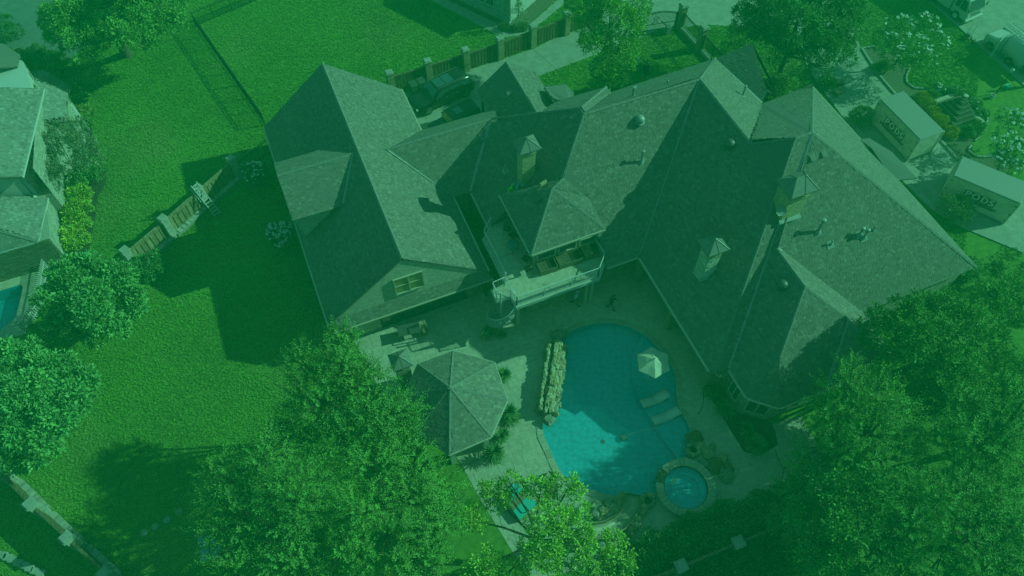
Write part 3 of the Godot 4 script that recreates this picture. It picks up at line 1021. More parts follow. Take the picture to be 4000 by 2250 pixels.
	window(h, w(21.42, 1.5, 12.32), corner, Vector3.UP, 1.4, 1.8, 2, M["trim"])
	window(h, w(23.4, 1.5, 11.76), Vector3.RIGHT, Vector3.UP, 1.8, 1.8, 2, M["trim"])
	# stone pier and timber brackets at the corner of the covered patio
	for c in [[19.35, 24.1], [19.5, 19.9], [19.55, 15.1]]:
		brick_box(h, w(c[0] - 0.0, 0, c[1] + 0.45), w(c[0] + 0.45, 2.85, c[1]), Color(0.30, 0.26, 0.18), 0.3, 0.3, 0.15, 0.03, "pier")
		var br := MB.new()
		br.beam(w(c[0] + 0.2, 2.2, c[1] + 0.2), w(c[0] - 0.1, 2.95, c[1] + 0.2), 0.12, 0.12)
		br.beam(w(c[0] + 0.2, 2.2, c[1] + 0.2), w(c[0] + 0.2, 2.95, c[1] - 0.6), 0.12, 0.12)
		part(h, "bracket", br, M["trim"], true)
	for b in [17.0, 20.5, 23.5]:
		window(h, w(21.95, 1.3, b), Vector3.BACK, Vector3.UP, 2.0, 2.2, 2, M["trim"])
	# ---- chimneys
	var buff := Color(0.58, 0.50, 0.29)
	brick_box(h, w(13.45, 4.9, 31.65), w(14.35, 9.0, 30.9), buff, 0.22, 0.2, 0.07)
	brick_box(h, w(13.41, 8.55, 31.69), w(14.39, 8.75, 30.86), buff, 0.22, 0.09, 0.2, 0.006, "corbel")
	metal_cap(h, w(13.9, 9.15, 31.27), 0.74, 0.68, 0.62, 0.0, M["cap_metal"])
	brick_box(h, w(25.8, 7.5, 21.3), w(27.1, 10.8, 20.2), buff, 0.22, 0.2, 0.07)
	brick_box(h, w(25.76, 10.3, 21.34), w(27.14, 10.5, 20.16), buff, 0.22, 0.09, 0.2, 0.006, "corbel")
	metal_cap(h, w(26.5, 11.0, 20.75), 0.95, 0.8, 0.72, 0.3, M["cap_metal"])
	brick_box(h, w(21.05, 4.4, 20.85), w(21.9, 7.3, 20.05), Color(0.60, 0.57, 0.46), 0.2, 0.34, 0.17, 0.03)
	brick_box(h, w(21.02, 7.3, 20.88), w(21.93, 7.85, 20.02), buff, 0.22, 0.1, 0.19, 0.006, "corbel")
	metal_cap(h, w(21.5, 8.0, 20.5), 0.72, 0.68, 0.6, 0.0, M["cap_metal"])
	for fl in [[w(13.9, 5.95, 30.85), 1.1], [w(21.5, 5.3, 20.0), 1.0], [w(26.4, 8.6, 20.12), 1.5]]:
		var fm := MB.new()
		fm.box(fl[0], Vector3(fl[1], 0.06, 0.3), Basis(Vector3.RIGHT, 0.6))
		part(h, "chimney_flashing", fm, M["flashing"], true)
	# satellite dish on the east chimney
	var ds := MB.new()
	ds.smooth(true)
	ds.lathe([Vector2(0.0, 0.0), Vector2(0.14, 0.012), Vector2(0.26, 0.045), Vector2(0.34, 0.085)], Vector3.ZERO, 20)
	var dish := part(h, "satellite_dish", ds, M["flashing"])
	dish.position = w(25.55, 9.6, 20.3) - h.position
	dish.rotation = Vector3(0.75, 0.5, 0.55)
	var arm := MB.new()
	arm.beam(w(25.8, 9.3, 20.35), w(25.55, 9.58, 20.3), 0.04, 0.04)
	arm.beam(w(25.55, 9.5, 20.25), w(25.25, 9.75, 19.95), 0.03, 0.03)
	part(h, "dish_arm", arm, M["flashing"], true)
	# ---- vents
	var nf := Vector3(0, 0.72, 0.69)
	vents(h)
	tower(h)
	shingles_done(h)

func vents(h: Node3D) -> void:
	var nf := Vector3(0, 0.72, 0.69)
	var nl := Vector3(-0.69, 0.72, 0)
	var nb := Vector3(0, 0.76, -0.65)
	dome_vent(h, w(21.57, 8.97, 30.46), nf, M["flashing"])
	dome_vent(h, w(25.68, 9.27, 26.16), nl, M["dark_metal"])
	dome_vent(h, w(24.29, 6.92, 16.87), nl, M["dark_metal"])
	pipe_vent(h, w(21.0, 7.22, 28.61), 0.95, 0.075, nf)
	pipe_vent(h, w(21.88, 9.5, 32.2), 0.75, 0.075, nb)
	pipe_vent(h, w(24.79, 9.1, 32.66), 0.35, 0.04, nb)
	pipe_vent(h, w(23.5, 7.6, 34.4), 0.35, 0.04, nb)
	pipe_vent(h, w(28.29, 7.37, 19.25), 1.1, 0.085, nf)
	pipe_vent(h, w(31.14, 6.62, 18.45), 0.6, 0.07, nf)
	pipe_vent(h, w(31.4, 6.45, 18.25), 0.7, 0.07, nf)
	pipe_vent(h, w(32.17, 6.57, 18.43), 0.3, 0.035, nf)
	pipe_vent(h, w(28.97, 6.67, 18.47), 0.3, 0.035, nf)
	pipe_vent(h, w(31.1, 6.57, 32.04), 0.75, 0.06, Vector3(0.6, 0.8, 0))
	pipe_vent(h, w(13.05, 5.37, 32.88), 0.35, 0.05, nl)
	for p in [[28.88, 10.52, 22.5], [29.71, 10.52, 22.53]]:
		box_vent(h, w(p[0], p[1], p[2]), nf, 0.36)
	for p in [[17.06, 9.17, 32.49], [17.5, 9.57, 31.96], [17.12, 9.22, 31.54], [25.83, 9.42, 27.44]]:
		box_vent(h, w(p[0], p[1], p[2]), nl, 0.36)
	box_vent(h, w(22.9, 7.32, 28.67), nf, 0.36)

# upper room that opens on the balcony
func tower(h: Node3D) -> void:
	var A := w(14.5, 7.6, 28.5)
	var B := w(15.5, 7.75, 28.9)
	slope(h, [w(11.85, 5.6, 25.55), A, w(11.85, 5.6, 30.9)], "tower_roof")
	slope(h, [w(11.85, 5.6, 25.55), w(17.08, 5.6, 25.62), A], "tower_roof")
	slope(h, [w(17.08, 5.6, 25.62), w(16.75, 6.6, 27.75), A], "tower_roof")
	slope(h, [w(16.75, 6.6, 27.75), B, A], "tower_roof")
	slope(h, [w(11.85, 5.6, 30.9), A, B], "tower_roof")
	cap(h, w(11.85, 5.6, 25.55), A)
	cap(h, w(17.08, 5.6, 25.62), A)
	cap(h, A, w(11.85, 5.6, 30.9))
	cap(h, A, B)
	gutter(h, w(11.85, 5.6, 25.53), w(17.08, 5.6, 25.6))
	gutter(h, w(11.81, 5.6, 25.55), w(11.81, 5.6, 30.9))
	var sk := MB.new()
	var n := Vector3(-0.64, 0.77, 0).normalized()
	var up := Vector3(0.77, 0.64, 0).normalized()
	sk.box(w(13.6, 6.95, 28.7) + n * 0.05, Vector3(0.6, 0.14, 0.75), Basis(up, n, up.cross(n)))
	part(h, "skylight", sk, M["dark_metal"], true)
	var tw := MB.new()
	tw.prism(q2([[12.35, 26.14], [16.95, 26.14], [16.95, 29.0], [14.0, 31.0], [12.35, 31.0]]), 0.0, 5.5)
	part(h, "tower_wall", tw, M["siding"], true)
	for k in 3:
		window(h, w(13.15 + k * 1.52, 4.55, 26.08), Vector3.RIGHT, Vector3.UP, 1.35, 1.3, 1, M["trim"], true, "tower_window", null, 1)
	for b in [27.2, 28.6, 30.0]:
		window(h, w(12.29, 4.2, b), Vector3.BACK, Vector3.UP, 1.1, 1.8, 1, M["trim"], true, "balcony_door")
	# balcony floor and its support
	var dk := MB.new()
	dk.prism(q2([[10.85, 30.3], [10.02, 29.5], [10.08, 25.55], [9.05, 25.45], [9.05, 24.6], [10.05, 24.55], [10.05, 23.65], [15.95, 23.65], [16.8, 24.6], [16.8, 26.3], [12.4, 26.3], [12.4, 30.5]]), 3.08, 3.3)
	var deck := part(h, "balcony", dk, M["pale_paving"], true)
	var fa := MB.new()
	var edge := [[10.85, 30.3], [10.0, 29.5], [10.06, 25.55], [9.03, 25.45], [9.03, 24.58], [10.03, 24.53], [10.03, 23.63], [15.97, 23.63], [16.82, 24.6], [16.82, 26.3]]
	for i in edge.size() - 1:
		fa.beam(w(edge[i][0], 3.12, edge[i][1]), w(edge[i + 1][0], 3.12, edge[i + 1][1]), 0.06, 0.3)
	part(h, "balcony_fascia", fa, M["white_paint"], true)
	var gr := MB.new()
	for l in [[12.3, 24.6, 12.9, 23.7], [14.6, 25.0, 14.9, 23.7], [10.06, 27.6, 12.3, 27.7]]:
		gr.beam(w(l[0], 3.303, l[1]), w(l[2], 3.303, l[3]), 0.02, 0.006)
	part(deck, "joint", gr, M["soil"], true).position = Vector3.ZERO
	# railing: posts, rails and balusters
	var runs := [[[10.9, 30.25], [10.1, 29.45], [10.16, 25.65]], [[9.98, 25.42], [9.1, 25.35], [9.1, 24.68]], [[10.0, 24.5], [10.12, 23.75], [15.9, 23.75], [16.72, 24.65], [16.72, 26.2]]]
	for rn in runs:
		for i in rn.size() - 1:
			var a := w(rn[i][0], 3.3, rn[i][1])
			var b := w(rn[i + 1][0], 3.3, rn[i + 1][1])
			var rails := MB.new()
			rails.beam(a + Vector3.UP * 0.98, b + Vector3.UP * 0.98, 0.05, 0.04)
			rails.beam(a + Vector3.UP * 0.12, b + Vector3.UP * 0.12, 0.035, 0.03)
			part(h, "railing", rails, M["aluminium"], true)
			var k := maxi(1, int(round(a.distance_to(b) / 1.75)))
			for j in k + 1:
				var ps := MB.new()
				ps.box(a.lerp(b, float(j) / k) + Vector3.UP * 0.5, Vector3(0.055, 1.0, 0.055))
				part(h, "railing_post", ps, M["aluminium"], true)
			var bl := MB.new()
			var m := int(a.distance_to(b) / 0.115)
			for j in m:
				bl.box(a.lerp(b, (j + 0.5) / m) + Vector3.UP * 0.55, Vector3(0.017, 0.86, 0.017))
			var bo := part(h, "balusters", bl, M["aluminium"], true)
			bo.set_meta("kind", "stuff")
	brick_box(h, w(11.2, 0.0, 25.2), w(14.2, 2.9, 24.75), Color(0.34, 0.30, 0.20), 0.3, 0.42, 0.18, 0.03, "pier")
	for c in [[10.3, 24.0], [15.3, 24.0], [15.7, 24.0]]:
		var cl := MB.new()
		cl.box(w(c[0], 1.5, c[1]), Vector3(0.2, 3.0, 0.2))
		part(h, "column", cl, M["trim"], true)

func build_gazebo() -> void:
	var c := w(4.45, 0, 19.4)
	var g := thing("gazebo", "eight-sided garden pavilion with a shingled pointed roof beside the pool", "gazebo", c)
	var e := [[5.27, 22.5], [7.38, 20.75], [7.15, 18.1], [5.36, 16.3], [2.75, 16.2], [1.5, 18.3], [1.5, 20.7], [2.95, 22.45]]
	var top := w(4.05, 4.45, 19.35)
	for k in 8:
		var p := w(e[k][0], 2.7, e[k][1])
		var q := w(e[(k + 1) % 8][0], 2.7, e[(k + 1) % 8][1])
		slope(g, [p, q, top], "roof_slope", 0.16, Color(0.145, 0.138, 0.117))
		cap(g, p, top, "hip_cap", 0.26)
		gutter(g, p, q, M["siding"])
		var post := MB.new()
		var base := p.lerp(Vector3(c.x, 2.7, c.z), 0.16)
		post.box(Vector3(base.x, 1.32, base.z), Vector3(0.3, 2.64, 0.3))
		part(g, "post", post, M["siding"], true)
	var kn := MB.new()
	kn.lathe([Vector2(0.2, -0.05), Vector2(0.16, 0.1), Vector2(0.0, 0.16)], top, 8)
	part(g, "finial", kn, M["ridge_cap"], true)
	shingles_done(g)
	# counter under the roof
	var ct := MB.new()
	ct.cbox(Vector3(-0.4, 0.5, 0.6), Vector3(2.4, 1.0, 0.8), 0.03)
	part(g, "counter", ct, M["cream_stone"])

func wall_box(parent: Node3D, called: String, pts: Array, h: float, m: Material) -> void:
	var mb := MB.new()
	mb.prism(q2(pts), 0.0, h)
	part(parent, called, mb, m, true)

func build_neighbours() -> void:
	# white brick house across the lawn: only its near corner is in view
	var c := w(21.83, 0, 53.58)
	var n := thing("white_brick_house", "corner of a white painted brick house beyond the rear lawn", "house", c)
	var R := [[21.83, 53.58], [34.0, 60.9], [29.8, 69.5], [16.2, 63.0], [18.2, 59.4]]
	wall_box(n, "wall", R, 3.4, M["white_paint"])
	var pl := []
	var ti := []
	var u := (w(18.2, 0, 59.4) - c).normalized()
	bricks(pl, ti, w(18.2, 0, 59.4), -u, Vector3.UP, 6.85, 3.3, 0.3, 0.12, Color(0.42, 0.43, 0.41), 0.25, 0.02)
	mass(n, "bricks", unit_box(), M["brick"], pl, ti, true)
	for d in [2.1, 3.2]:
		window(n, c + u * d + Vector3(0, 1.75, 0) + u.cross(Vector3.UP).normalized() * -0.05, -u, Vector3.UP, 1.0, 1.5, 1, M["white_paint"])
	var bs := MB.new()
	bs.beam(c + Vector3(0.05, 0.2, 0.05), c + Vector3(0.05, 3.3, 0.05), 0.1, 0.1)
	bs.beam(c + Vector3(0.05, 0.3, 0.05), c + Vector3(-0.15, 0.05, 0.7), 0.09, 0.09)
	part(n, "downpipe", bs, M["white_paint"], true)
	slope(n, [w(21.4, 3.35, 52.9), w(34.6, 3.35, 60.8), w(31.0, 5.6, 66.0), w(22.4, 5.6, 60.0)], "roof_slope", 0.16, Color(0.2, 0.2, 0.19))
	slope(n, [w(21.4, 3.35, 52.9), w(22.4, 5.6, 60.0), w(19.5, 3.35, 65.0), w(17.5, 3.35, 59.5)], "roof_slope", 0.16, Color(0.2, 0.2, 0.19))
	slope(n, [w(22.4, 5.6, 60.0), w(31.0, 5.6, 66.0), w(29.5, 3.35, 70.2), w(19.5, 3.35, 65.0)], "roof_slope", 0.16, Color(0.2, 0.2, 0.19))
	shingles_done(n)
	# house to the west
	var k := thing("pale_brick_house", "pale brick two-storey neighbour house with light grey roofs at the left edge", "house", w(-20, 0, 48))
	var tone_r := Color(0.16, 0.165, 0.148)
	wall_box(k, "wall", [[-17.45, 41.3], [-17.45, 45.4], [-16.9, 45.4], [-16.2, 52.6], [-15.1, 52.6], [-15.1, 55.9], [-30, 55.9], [-30, 41.3]], 2.75, M["pale_brick"])
	wall_box(k, "upper_wall", [[-18.0, 45.2], [-16.3, 52.8], [-16.9, 57.2], [-18.2, 58.6], [-30, 58.6], [-30, 45.2]], 5.45, M["white_paint"])
	var e1 := Vector3(-15.56,5.6,-53.19)
	var e2 := Vector3(-17.54,5.6,-44.67)
	slope(k, [e1, e2, e2 + Vector3(-6, 3.2, 1.0), e1 + Vector3(-6, 3.2, 1.0)], "roof_slope", 0.18, tone_r)
	slope(k, [Vector3(-17.22,5.6,-56.47), Vector3(-16.97,5.6,-57.81), Vector3(-18.12,5.6,-59.66), Vector3(-18.12,5.6,-59.66) + Vector3(-7, 3.0, 2.0), Vector3(-17.22,5.6,-56.47) + Vector3(-6, 2.6, 1.5)], "roof_slope", 0.18, tone_r)
	gutter(k, e1, e2, M["white_paint"])
	var f1 := Vector3(-14.73,2.9,-56.37)
	var f2 := Vector3(-15.56,2.9,-52.43)
	slope(k, [Vector3(-16.48,2.9,-59.09), f1, Vector3(-16.84,4.4,-55.44), Vector3(-17.56,4.2,-57.62)], "roof_slope", 0.18, tone_r)
	slope(k, [f1, f2, Vector3(-16.41,4.6,-50.93), Vector3(-16.84,4.4,-55.44)], "roof_slope", 0.18, tone_r)
	gutter(k, f1, f2, M["dark_metal"])
	gutter(k, f1, Vector3(-16.48,2.9,-59.09), M["dark_metal"])
	var d1 := Vector3(-18.12,2.8,-41.31)
	var d2 := Vector3(-17.23,2.8,-45.08)
	var d3 := d1 + Vector3(-4.2, 2.3, -2.0)
	slope(k, [d1, d2, d2 + Vector3(-4.2, 2.3, 0.2), d3], "roof_slope", 0.18, tone_r)
	slope(k, [d1, d3, d3 + Vector3(-6, 0, 0), d1 + Vector3(-10, 0, 0)], "roof_slope", 0.18, tone_r)
	cap(k, d1, d3)
	gutter(k, d1, d2, M["white_paint"])
	gutter(k, d1, d1 + Vector3(-10, 0, 0), M["white_paint"])
	var gb := MB.new()
	gb.tri(Vector3(-19.25,4.9,-46.04), Vector3(-17.72,5.2,-45.08), Vector3(-17.57,3.2,-45.06), Vector3.BACK)
	gb.tri(Vector3(-19.25,4.9,-46.04), Vector3(-17.57,3.2,-45.06), Vector3(-22.21,3.2,-47.47), Vector3.BACK)
	part(k, "gable_wall", gb, M["pale_siding"], true)
	window(k, Vector3(-18.65,4.2,-45.76) + Vector3(0, 0, 0.1), Vector3.RIGHT, Vector3.UP, 1.2, 1.0, 2, M["white_paint"])
	var pb := []
	var pt := []
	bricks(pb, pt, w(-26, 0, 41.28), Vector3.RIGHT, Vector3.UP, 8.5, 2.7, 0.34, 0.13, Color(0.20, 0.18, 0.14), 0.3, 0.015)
	bricks(pb, pt, w(-17.43, 0, 41.3), Vector3.FORWARD, Vector3.UP, 4.1, 2.7, 0.34, 0.13, Color(0.38, 0.37, 0.31), 0.2, 0.015)
	bricks(pb, pt, w(-16.9, 0, 45.4), (w(-16.2, 0, 52.6) - w(-16.9, 0, 45.4)).normalized(), Vector3.UP, 7.2, 5.4, 0.34, 0.13, Color(0.38, 0.37, 0.31), 0.2, 0.015)
	mass(k, "bricks", unit_box(), M["brick"], pb, pt, true)
	shingles_done(k)
	# covered stair frame beside that house
	var pg := thing("white_trellis", "white slatted trellis leaning out from the pale house over its shrub bed", "trellis", w(-14.4, 0, 54.0))
	var a := Vector3(-15.23,2.2,-55.66)
	var b := Vector3(-14.74,1.6,-54.3)
	var d := Vector3(-15.03,1.6,-53.21)
	var fr := MB.new()
	fr.beam(a, b, 0.14, 0.12)
	fr.beam(b, d, 0.14, 0.12)
	fr.beam(b, Vector3(b.x, 0, b.z), 0.12, 0.12)
	fr.beam(a, Vector3(a.x, 0, a.z), 0.12, 0.12)
	part(pg, "frame", fr, M["white_paint"], true)
	for i in 7:
		var s := MB.new()
		var p := a.lerp(b, (i + 1) / 8.0)
		s.beam(p, p + (d - b) * 1.0 + Vector3(-0.5, 0.2, 0.1), 0.06, 0.05)
		part(pg, "slat", s, M["white_paint"], true)
	# lattice fence by the neighbour's pool
	var run := [Vector3(-18.45,1,-42.15), Vector3(-18.76,1,-41.17), Vector3(-19.14,1,-39.17), Vector3(-19.49,1,-37.72), Vector3(-20,1,-37.06), Vector3(-20.65,1,-36.28)]
	var pf := thing("picket_fence", "white picket fence between the neighbour's pool terrace and the lawn trees", "fence", Vector3(run[0].x, 0, run[0].z))
	for i in run.size() - 1:
		var rl := MB.new()
		rl.beam(run[i] - Vector3(0, 0.25, 0), run[i + 1] - Vector3(0, 0.25, 0), 0.05, 0.07)
		rl.beam(run[i] - Vector3(0, 0.75, 0), run[i + 1] - Vector3(0, 0.75, 0), 0.05, 0.07)
		part(pf, "rail", rl, M["white_paint"], true)
		var cnt := int(run[i].distance_to(run[i + 1]) / 0.16)
		for j in cnt:
			var p: Vector3 = run[i].lerp(run[i + 1], (j + 0.5) / cnt)
			var pk := MB.new()
			pk.box(p - Vector3(0, 0.45, 0), Vector3(0.08, 1.1, 0.07))
			part(pf, "picket", pk, M["white_paint"], true)
	for q in [[Vector3(-17.09,0.8,-43.78), "cream air conditioner behind the yellow hedge, the farther from the pool"], [Vector3(-17.37,0.8,-42.68), "cream air conditioner behind the yellow hedge, the nearer to the pool"]]:
		var ac := thing("air_conditioner", q[1], "air conditioner", Vector3(q[0].x, 0, q[0].z), 0.0, "air conditioners by the pale house")
		var cb := MB.new()
		cb.cbox(Vector3(0, 0.4, 0), Vector3(0.85, 0.8, 0.85), 0.06)
		part(ac, "casing", cb, M["white_paint"])
		var g := MB.new()
		for r in [0.12, 0.2, 0.28, 0.36]:
			var ring := []
			for j in 17:
				ring.append(Vector3(cos(TAU * j / 16) * r, 0.82, sin(TAU * j / 16) * r))
			g.tube(ring, [0.012], 4, false)
		g.lathe([Vector2(0.36, 0.803), Vector2(0.0, 0.803)], Vector3.ZERO, 16)
		part(ac, "fan_grille", g, M["dark_metal"])

# boards between masonry pillars
func board_fence(label: String, pts: Array, ph: float, fh: float, bw: float, m: Material, stone: Color, base: float, face: float, called := "board_fence") -> void:
	var f := thing(called, label, "fence", w(pts[0][0], 0, pts[0][1]))
	var places := []
	var tints := []
	var mats := [m]
	for k in 3:
		var v: StandardMaterial3D = m.duplicate()
		v.albedo_color = m.albedo_color * (0.88 + 0.1 * k)
		v.albedo_color.a = 1.0
		mats.append(v)
	for i in pts.size():
		var p := w(pts[i][0], 0, pts[i][1])
		var core := MB.new()
		var nxt := w(pts[mini(i + 1, pts.size() - 1)][0], 0, pts[mini(i + 1, pts.size() - 1)][1])
		var prv := w(pts[maxi(i - 1, 0)][0], 0, pts[maxi(i - 1, 0)][1])
		var u := (nxt - prv).normalized()
		var n := u.cross(Vector3.UP).normalized()
		var bs := Basis(u, Vector3.UP, -n)
		core.box(p + Vector3(0, ph * 0.5, 0), Vector3(0.5, ph, 0.5), bs)
		var po := part(f, "pillar", core, M["mortar"], true)
		var cp := MB.new()
		cp.cbox(p + Vector3(0, ph + 0.05, 0), Vector3(0.66, 0.1, 0.66), 0.02, bs)
		cp.cbox(p + Vector3(0, ph + 0.13, 0), Vector3(0.52, 0.07, 0.52), 0.02, bs)
		part(po, "cap", cp, M["concrete"])
		for s in 4:
			var uu := u.rotated(Vector3.UP, PI / 2 * s)
			var oo := uu.cross(Vector3.UP).normalized()
			bricks(places, tints, p - uu * 0.25 + oo * 0.25, uu, Vector3.UP, 0.5, ph, 0.22, 0.085, stone, 0.25, 0.012)
		if i + 1 < pts.size():
			var q := w(pts[i + 1][0], 0, pts[i + 1][1])
			u = (q - p).normalized()
			n = u.cross(Vector3.UP).normalized() * face
			bs = Basis(u, Vector3.UP, u.cross(Vector3.UP))
			var l := p.distance_to(q) - 0.5
			var mid := (p + q) * 0.5
			if base > 0.0:
				var bm := MB.new()
				bm.box(mid + Vector3(0, base * 0.5, 0) + n * 0.12, Vector3(l, base, 0.5), bs)
				part(f, "stone_base", bm, M["mortar"], true)
				var tp := []
				var x := 0.0
				while x < l:
					var sl := minf(rf(0.25, 0.5), l - x)
					if sl > 0.05:
						places.append(Transform3D(Basis(u * (sl - 0.015), Vector3.UP * 0.05, n * 0.54), mid + u * (x + sl * 0.5 - l * 0.5) + Vector3(0, base + 0.02, 0) + n * 0.12))
						tints.append(tone(stone.r, stone.g, stone.b, 0.2))
					x += rf(0.25, 0.5)
			var cnt := int(round(l / bw))
			for j in cnt:
				var b := MB.new()
				var hh := fh - base + rf(-0.01, 0.01)
				b.box(Vector3.ZERO, Vector3(l / cnt * 0.72, hh, 0.025), bs)
				var o := part(f, "board", b, mats[rng.randi() % 4])
				o.position = mid + u * ((j + 0.5) * l / cnt - l * 0.5) + Vector3(0, base + hh * 0.5, 0) + n * 0.035 - f.position
			var bk := MB.new()
			bk.box(mid + Vector3(0, (fh + base) * 0.5, 0) - n * 0.012, Vector3(l, fh - base - 0.06, 0.02), bs)
			part(f, "backing_board", bk, mats[1], true)
			var ra := MB.new()
			ra.box(mid + Vector3(0, fh + 0.03, 0), Vector3(l, 0.05, 0.16), bs)
			ra.box(mid + Vector3(0, fh - 0.08, 0) + n * 0.065, Vector3(l, 0.12, 0.03), bs)
			part(f, "rail", ra, mats[2], true)
	mass(f, "pillar_stones", unit_box(), M["brick"], places, tints, true)

func iron_run(f: Node3D, a: Vector3, b: Vector3, h: float, rings := false) -> void:
	var r := MB.new()
	for y in ([0.15, h - 0.18, h - 0.02] if rings else [0.12, h - 0.15, h]):
		r.beam(a + Vector3(0, y, 0), b + Vector3(0, y, 0), 0.04, 0.035)
	part(f, "rail", r, M["iron"], true)
	var n := maxi(1, int(round(a.distance_to(b) / 1.9)))
	for i in n + 1:
		var p := MB.new()
		p.box(a.lerp(b, float(i) / n) + Vector3(0, h * 0.5, 0), Vector3(0.065, h + 0.06, 0.065))
		part(f, "post", p, M["iron"], true)
	var bars := MB.new()
	var m := int(a.distance_to(b) / 0.12)
	for i in m:
		bars.box(a.lerp(b, (i + 0.5) / m) + Vector3(0, h * 0.5 + 0.04, 0), Vector3(0.02, h - 0.1, 0.02))
	if rings:
		var dir := (b - a).normalized()
		for i in m:
			var ring := []
			for k in 9:
				ring.append(a.lerp(b, (i + 0.5) / m) + Vector3(0, h - 0.1 + sin(TAU * k / 8) * 0.05, 0) + dir * cos(TAU * k / 8) * 0.05)
			bars.tube(ring, [0.008], 4, false)
	part(f, "bars", bars, M["iron"], true).set_meta("kind", "stuff")

func build_fences() -> void:
	var buff := Color(0.36, 0.32, 0.20)
	var pale := Color(0.42, 0.42, 0.36)
	board_fence("brown board fence with brick pillars behind the parked cars", [[9.3, 49.0], [12.66, 49.16], [16.05, 49.28], [19.25, 49.5], [22.5, 49.9], [25.94, 50.31], [29.3, 50.75]], 2.15, 1.65, 0.3, M["board"], buff, 0.0, 1.0)
	board_fence("tan board fence with pale stone pillars and stone base crossing the west lawn", [[-4.5, 44.5], [-7.3, 42.6], [-10.1, 40.65], [-12.95, 38.8]], 2.15, 1.85, 0.4, M["pale_wood"], pale, 0.32, -1.0)
	board_fence("shaded board fence with stone pillars at the lower left lawn corner", [[-23.5, 28.3], [-21.75, 25.5], [-20.1, 22.7], [-18.35, 19.95], [-16.6, 17.2], [-14.9, 14.5]], 2.15, 1.8, 0.4, M["board"], pale, 0.3, -1.0)
	board_fence("dark board fence with stone pillars behind the hedge below the hot tub", [[8.9, 5.85], [12.3, 5.75], [15.85, 5.65], [19.3, 5.55], [22.8, 5.4]], 1.95, 1.75, 0.3, M["board"], Color(0.24, 0.23, 0.18), 0.0, 1.0)
	var f := thing("iron_fence", "black iron bar fence running along the rear lawn", "fence", w(-1.4, 0, 49.3))
	iron_run(f, w(-1.4, 0, 49.3), w(-4.45, 0, 64.0), 1.45)
	iron_run(f, w(-4.45, 0, 64.0), w(4.2, 0, 66.3), 1.45)
	var g := thing("iron_fence", "short black iron fence joining the stone pillar to the garage wing", "fence", w(-4.2, 0, 44.6))
	iron_run(g, w(-4.2, 0, 44.6), w(-1.0, 0, 46.6), 1.5)
	# gate with arched top and a scrolled initial
	var l := w(31.9, 0, 47.9)
	var r := w(35.35, 0, 47.35)
	var gt := thing("driveway_gate", "arched black iron driveway gate with a scroll letter in its middle", "gate", l)
	var d := r - l
	var u := d.normalized()
	var fr := MB.new()
	for e in [l, r]:
		fr.box(e + Vector3(0, 0.85, 0), Vector3(0.12, 1.7, 0.12), Basis(u, Vector3.UP, u.cross(Vector3.UP)))
	fr.beam(l + Vector3(0, 0.15, 0), r + Vector3(0, 0.15, 0), 0.05, 0.06)
	fr.beam(l + Vector3(0, 0.75, 0), r + Vector3(0, 0.75, 0), 0.05, 0.05)
	var arc := func(t: float) -> float: return 1.65 + 0.4 * sin(PI * t)
	for off in [0.0, -0.14]:
		var pts := []
		for i in 17:
			pts.append(l + d * (i / 16.0) + Vector3(0, arc.call(i / 16.0) + off, 0))
		fr.tube(pts, [0.025], 6)
	part(gt, "frame", fr, M["iron"], true)
	var bars := MB.new()
	for i in range(1, 30):
		var t := i / 30.0
		var top: float = arc.call(t)
		bars.box(l + d * t + Vector3(0, top * 0.5 + 0.05, 0), Vector3(0.022, top - 0.1, 0.022))
		var ring := []
		for k in 9:
			ring.append(l + d * t + Vector3(0, top - 0.07 + sin(TAU * k / 8) * 0.045, 0) + u * cos(TAU * k / 8) * 0.045)
		bars.tube(ring, [0.008], 4, false)
	part(gt, "bars", bars, M["iron"], true).set_meta("kind", "stuff")
	# the letter reads from the street, so it is mirrored seen from the house
	var sc := MB.new()
	var gc := l + d * 0.42 + Vector3(0, 1.15, 0) + Vector3.UP.cross(u) * 0.03
	for stroke in [[[-0.14, 0.3], [-0.2, 0.1], [-0.18, -0.1], [-0.26, -0.28], [-0.38, -0.33]], [[-0.2, 0.3], [0.0, 0.36], [0.13, 0.24], [0.08, 0.08], [-0.16, 0.02]], [[-0.1, 0.02], [0.04, -0.12], [0.12, -0.28], [0.26, -0.33], [0.34, -0.22]], [[-0.2, 0.3], [-0.32, 0.26], [-0.36, 0.14], [-0.28, 0.1]]]:
		var pts := []
		for s in stroke:
			pts.append(gc - u * s[0] + Vector3(0, s[1], 0))
		sc.tube(pts, [0.016, 0.034, 0.034, 0.028, 0.012], 6)
	part(gt, "scroll_letter", sc, M["iron"], true)
	var pil := [[w(35.75, 0, 47.2), "tall brick gate pillar with a stone cap beside the iron gate"], [w(35.9, 0, 43.9), "brick fence pillar with a stone cap south of the gate pillar"]]
	for p in pil:
		var t := thing("brick_pillar", p[1], "pillar", p[0], 0.0, "brick pillars of the front iron fence")
		brick_box(t, p[0] + Vector3(-0.28, 0, -0.28), p[0] + Vector3(0.28, 2.3, 0.28), buff, 0.25, 0.22, 0.085, 0.01)
		var cp := MB.new()
		cp.cbox(Vector3(0, 2.36, 0), Vector3(0.74, 0.12, 0.74), 0.02)
		cp.cbox(Vector3(0, 2.46, 0), Vector3(0.58, 0.1, 0.58), 0.03)
		part(t, "cap", cp, M["concrete"])
	var ff := thing("iron_fence", "black iron fence with ring frieze on a low stone wall by the gate", "fence", w(35.8, 0, 46.9))
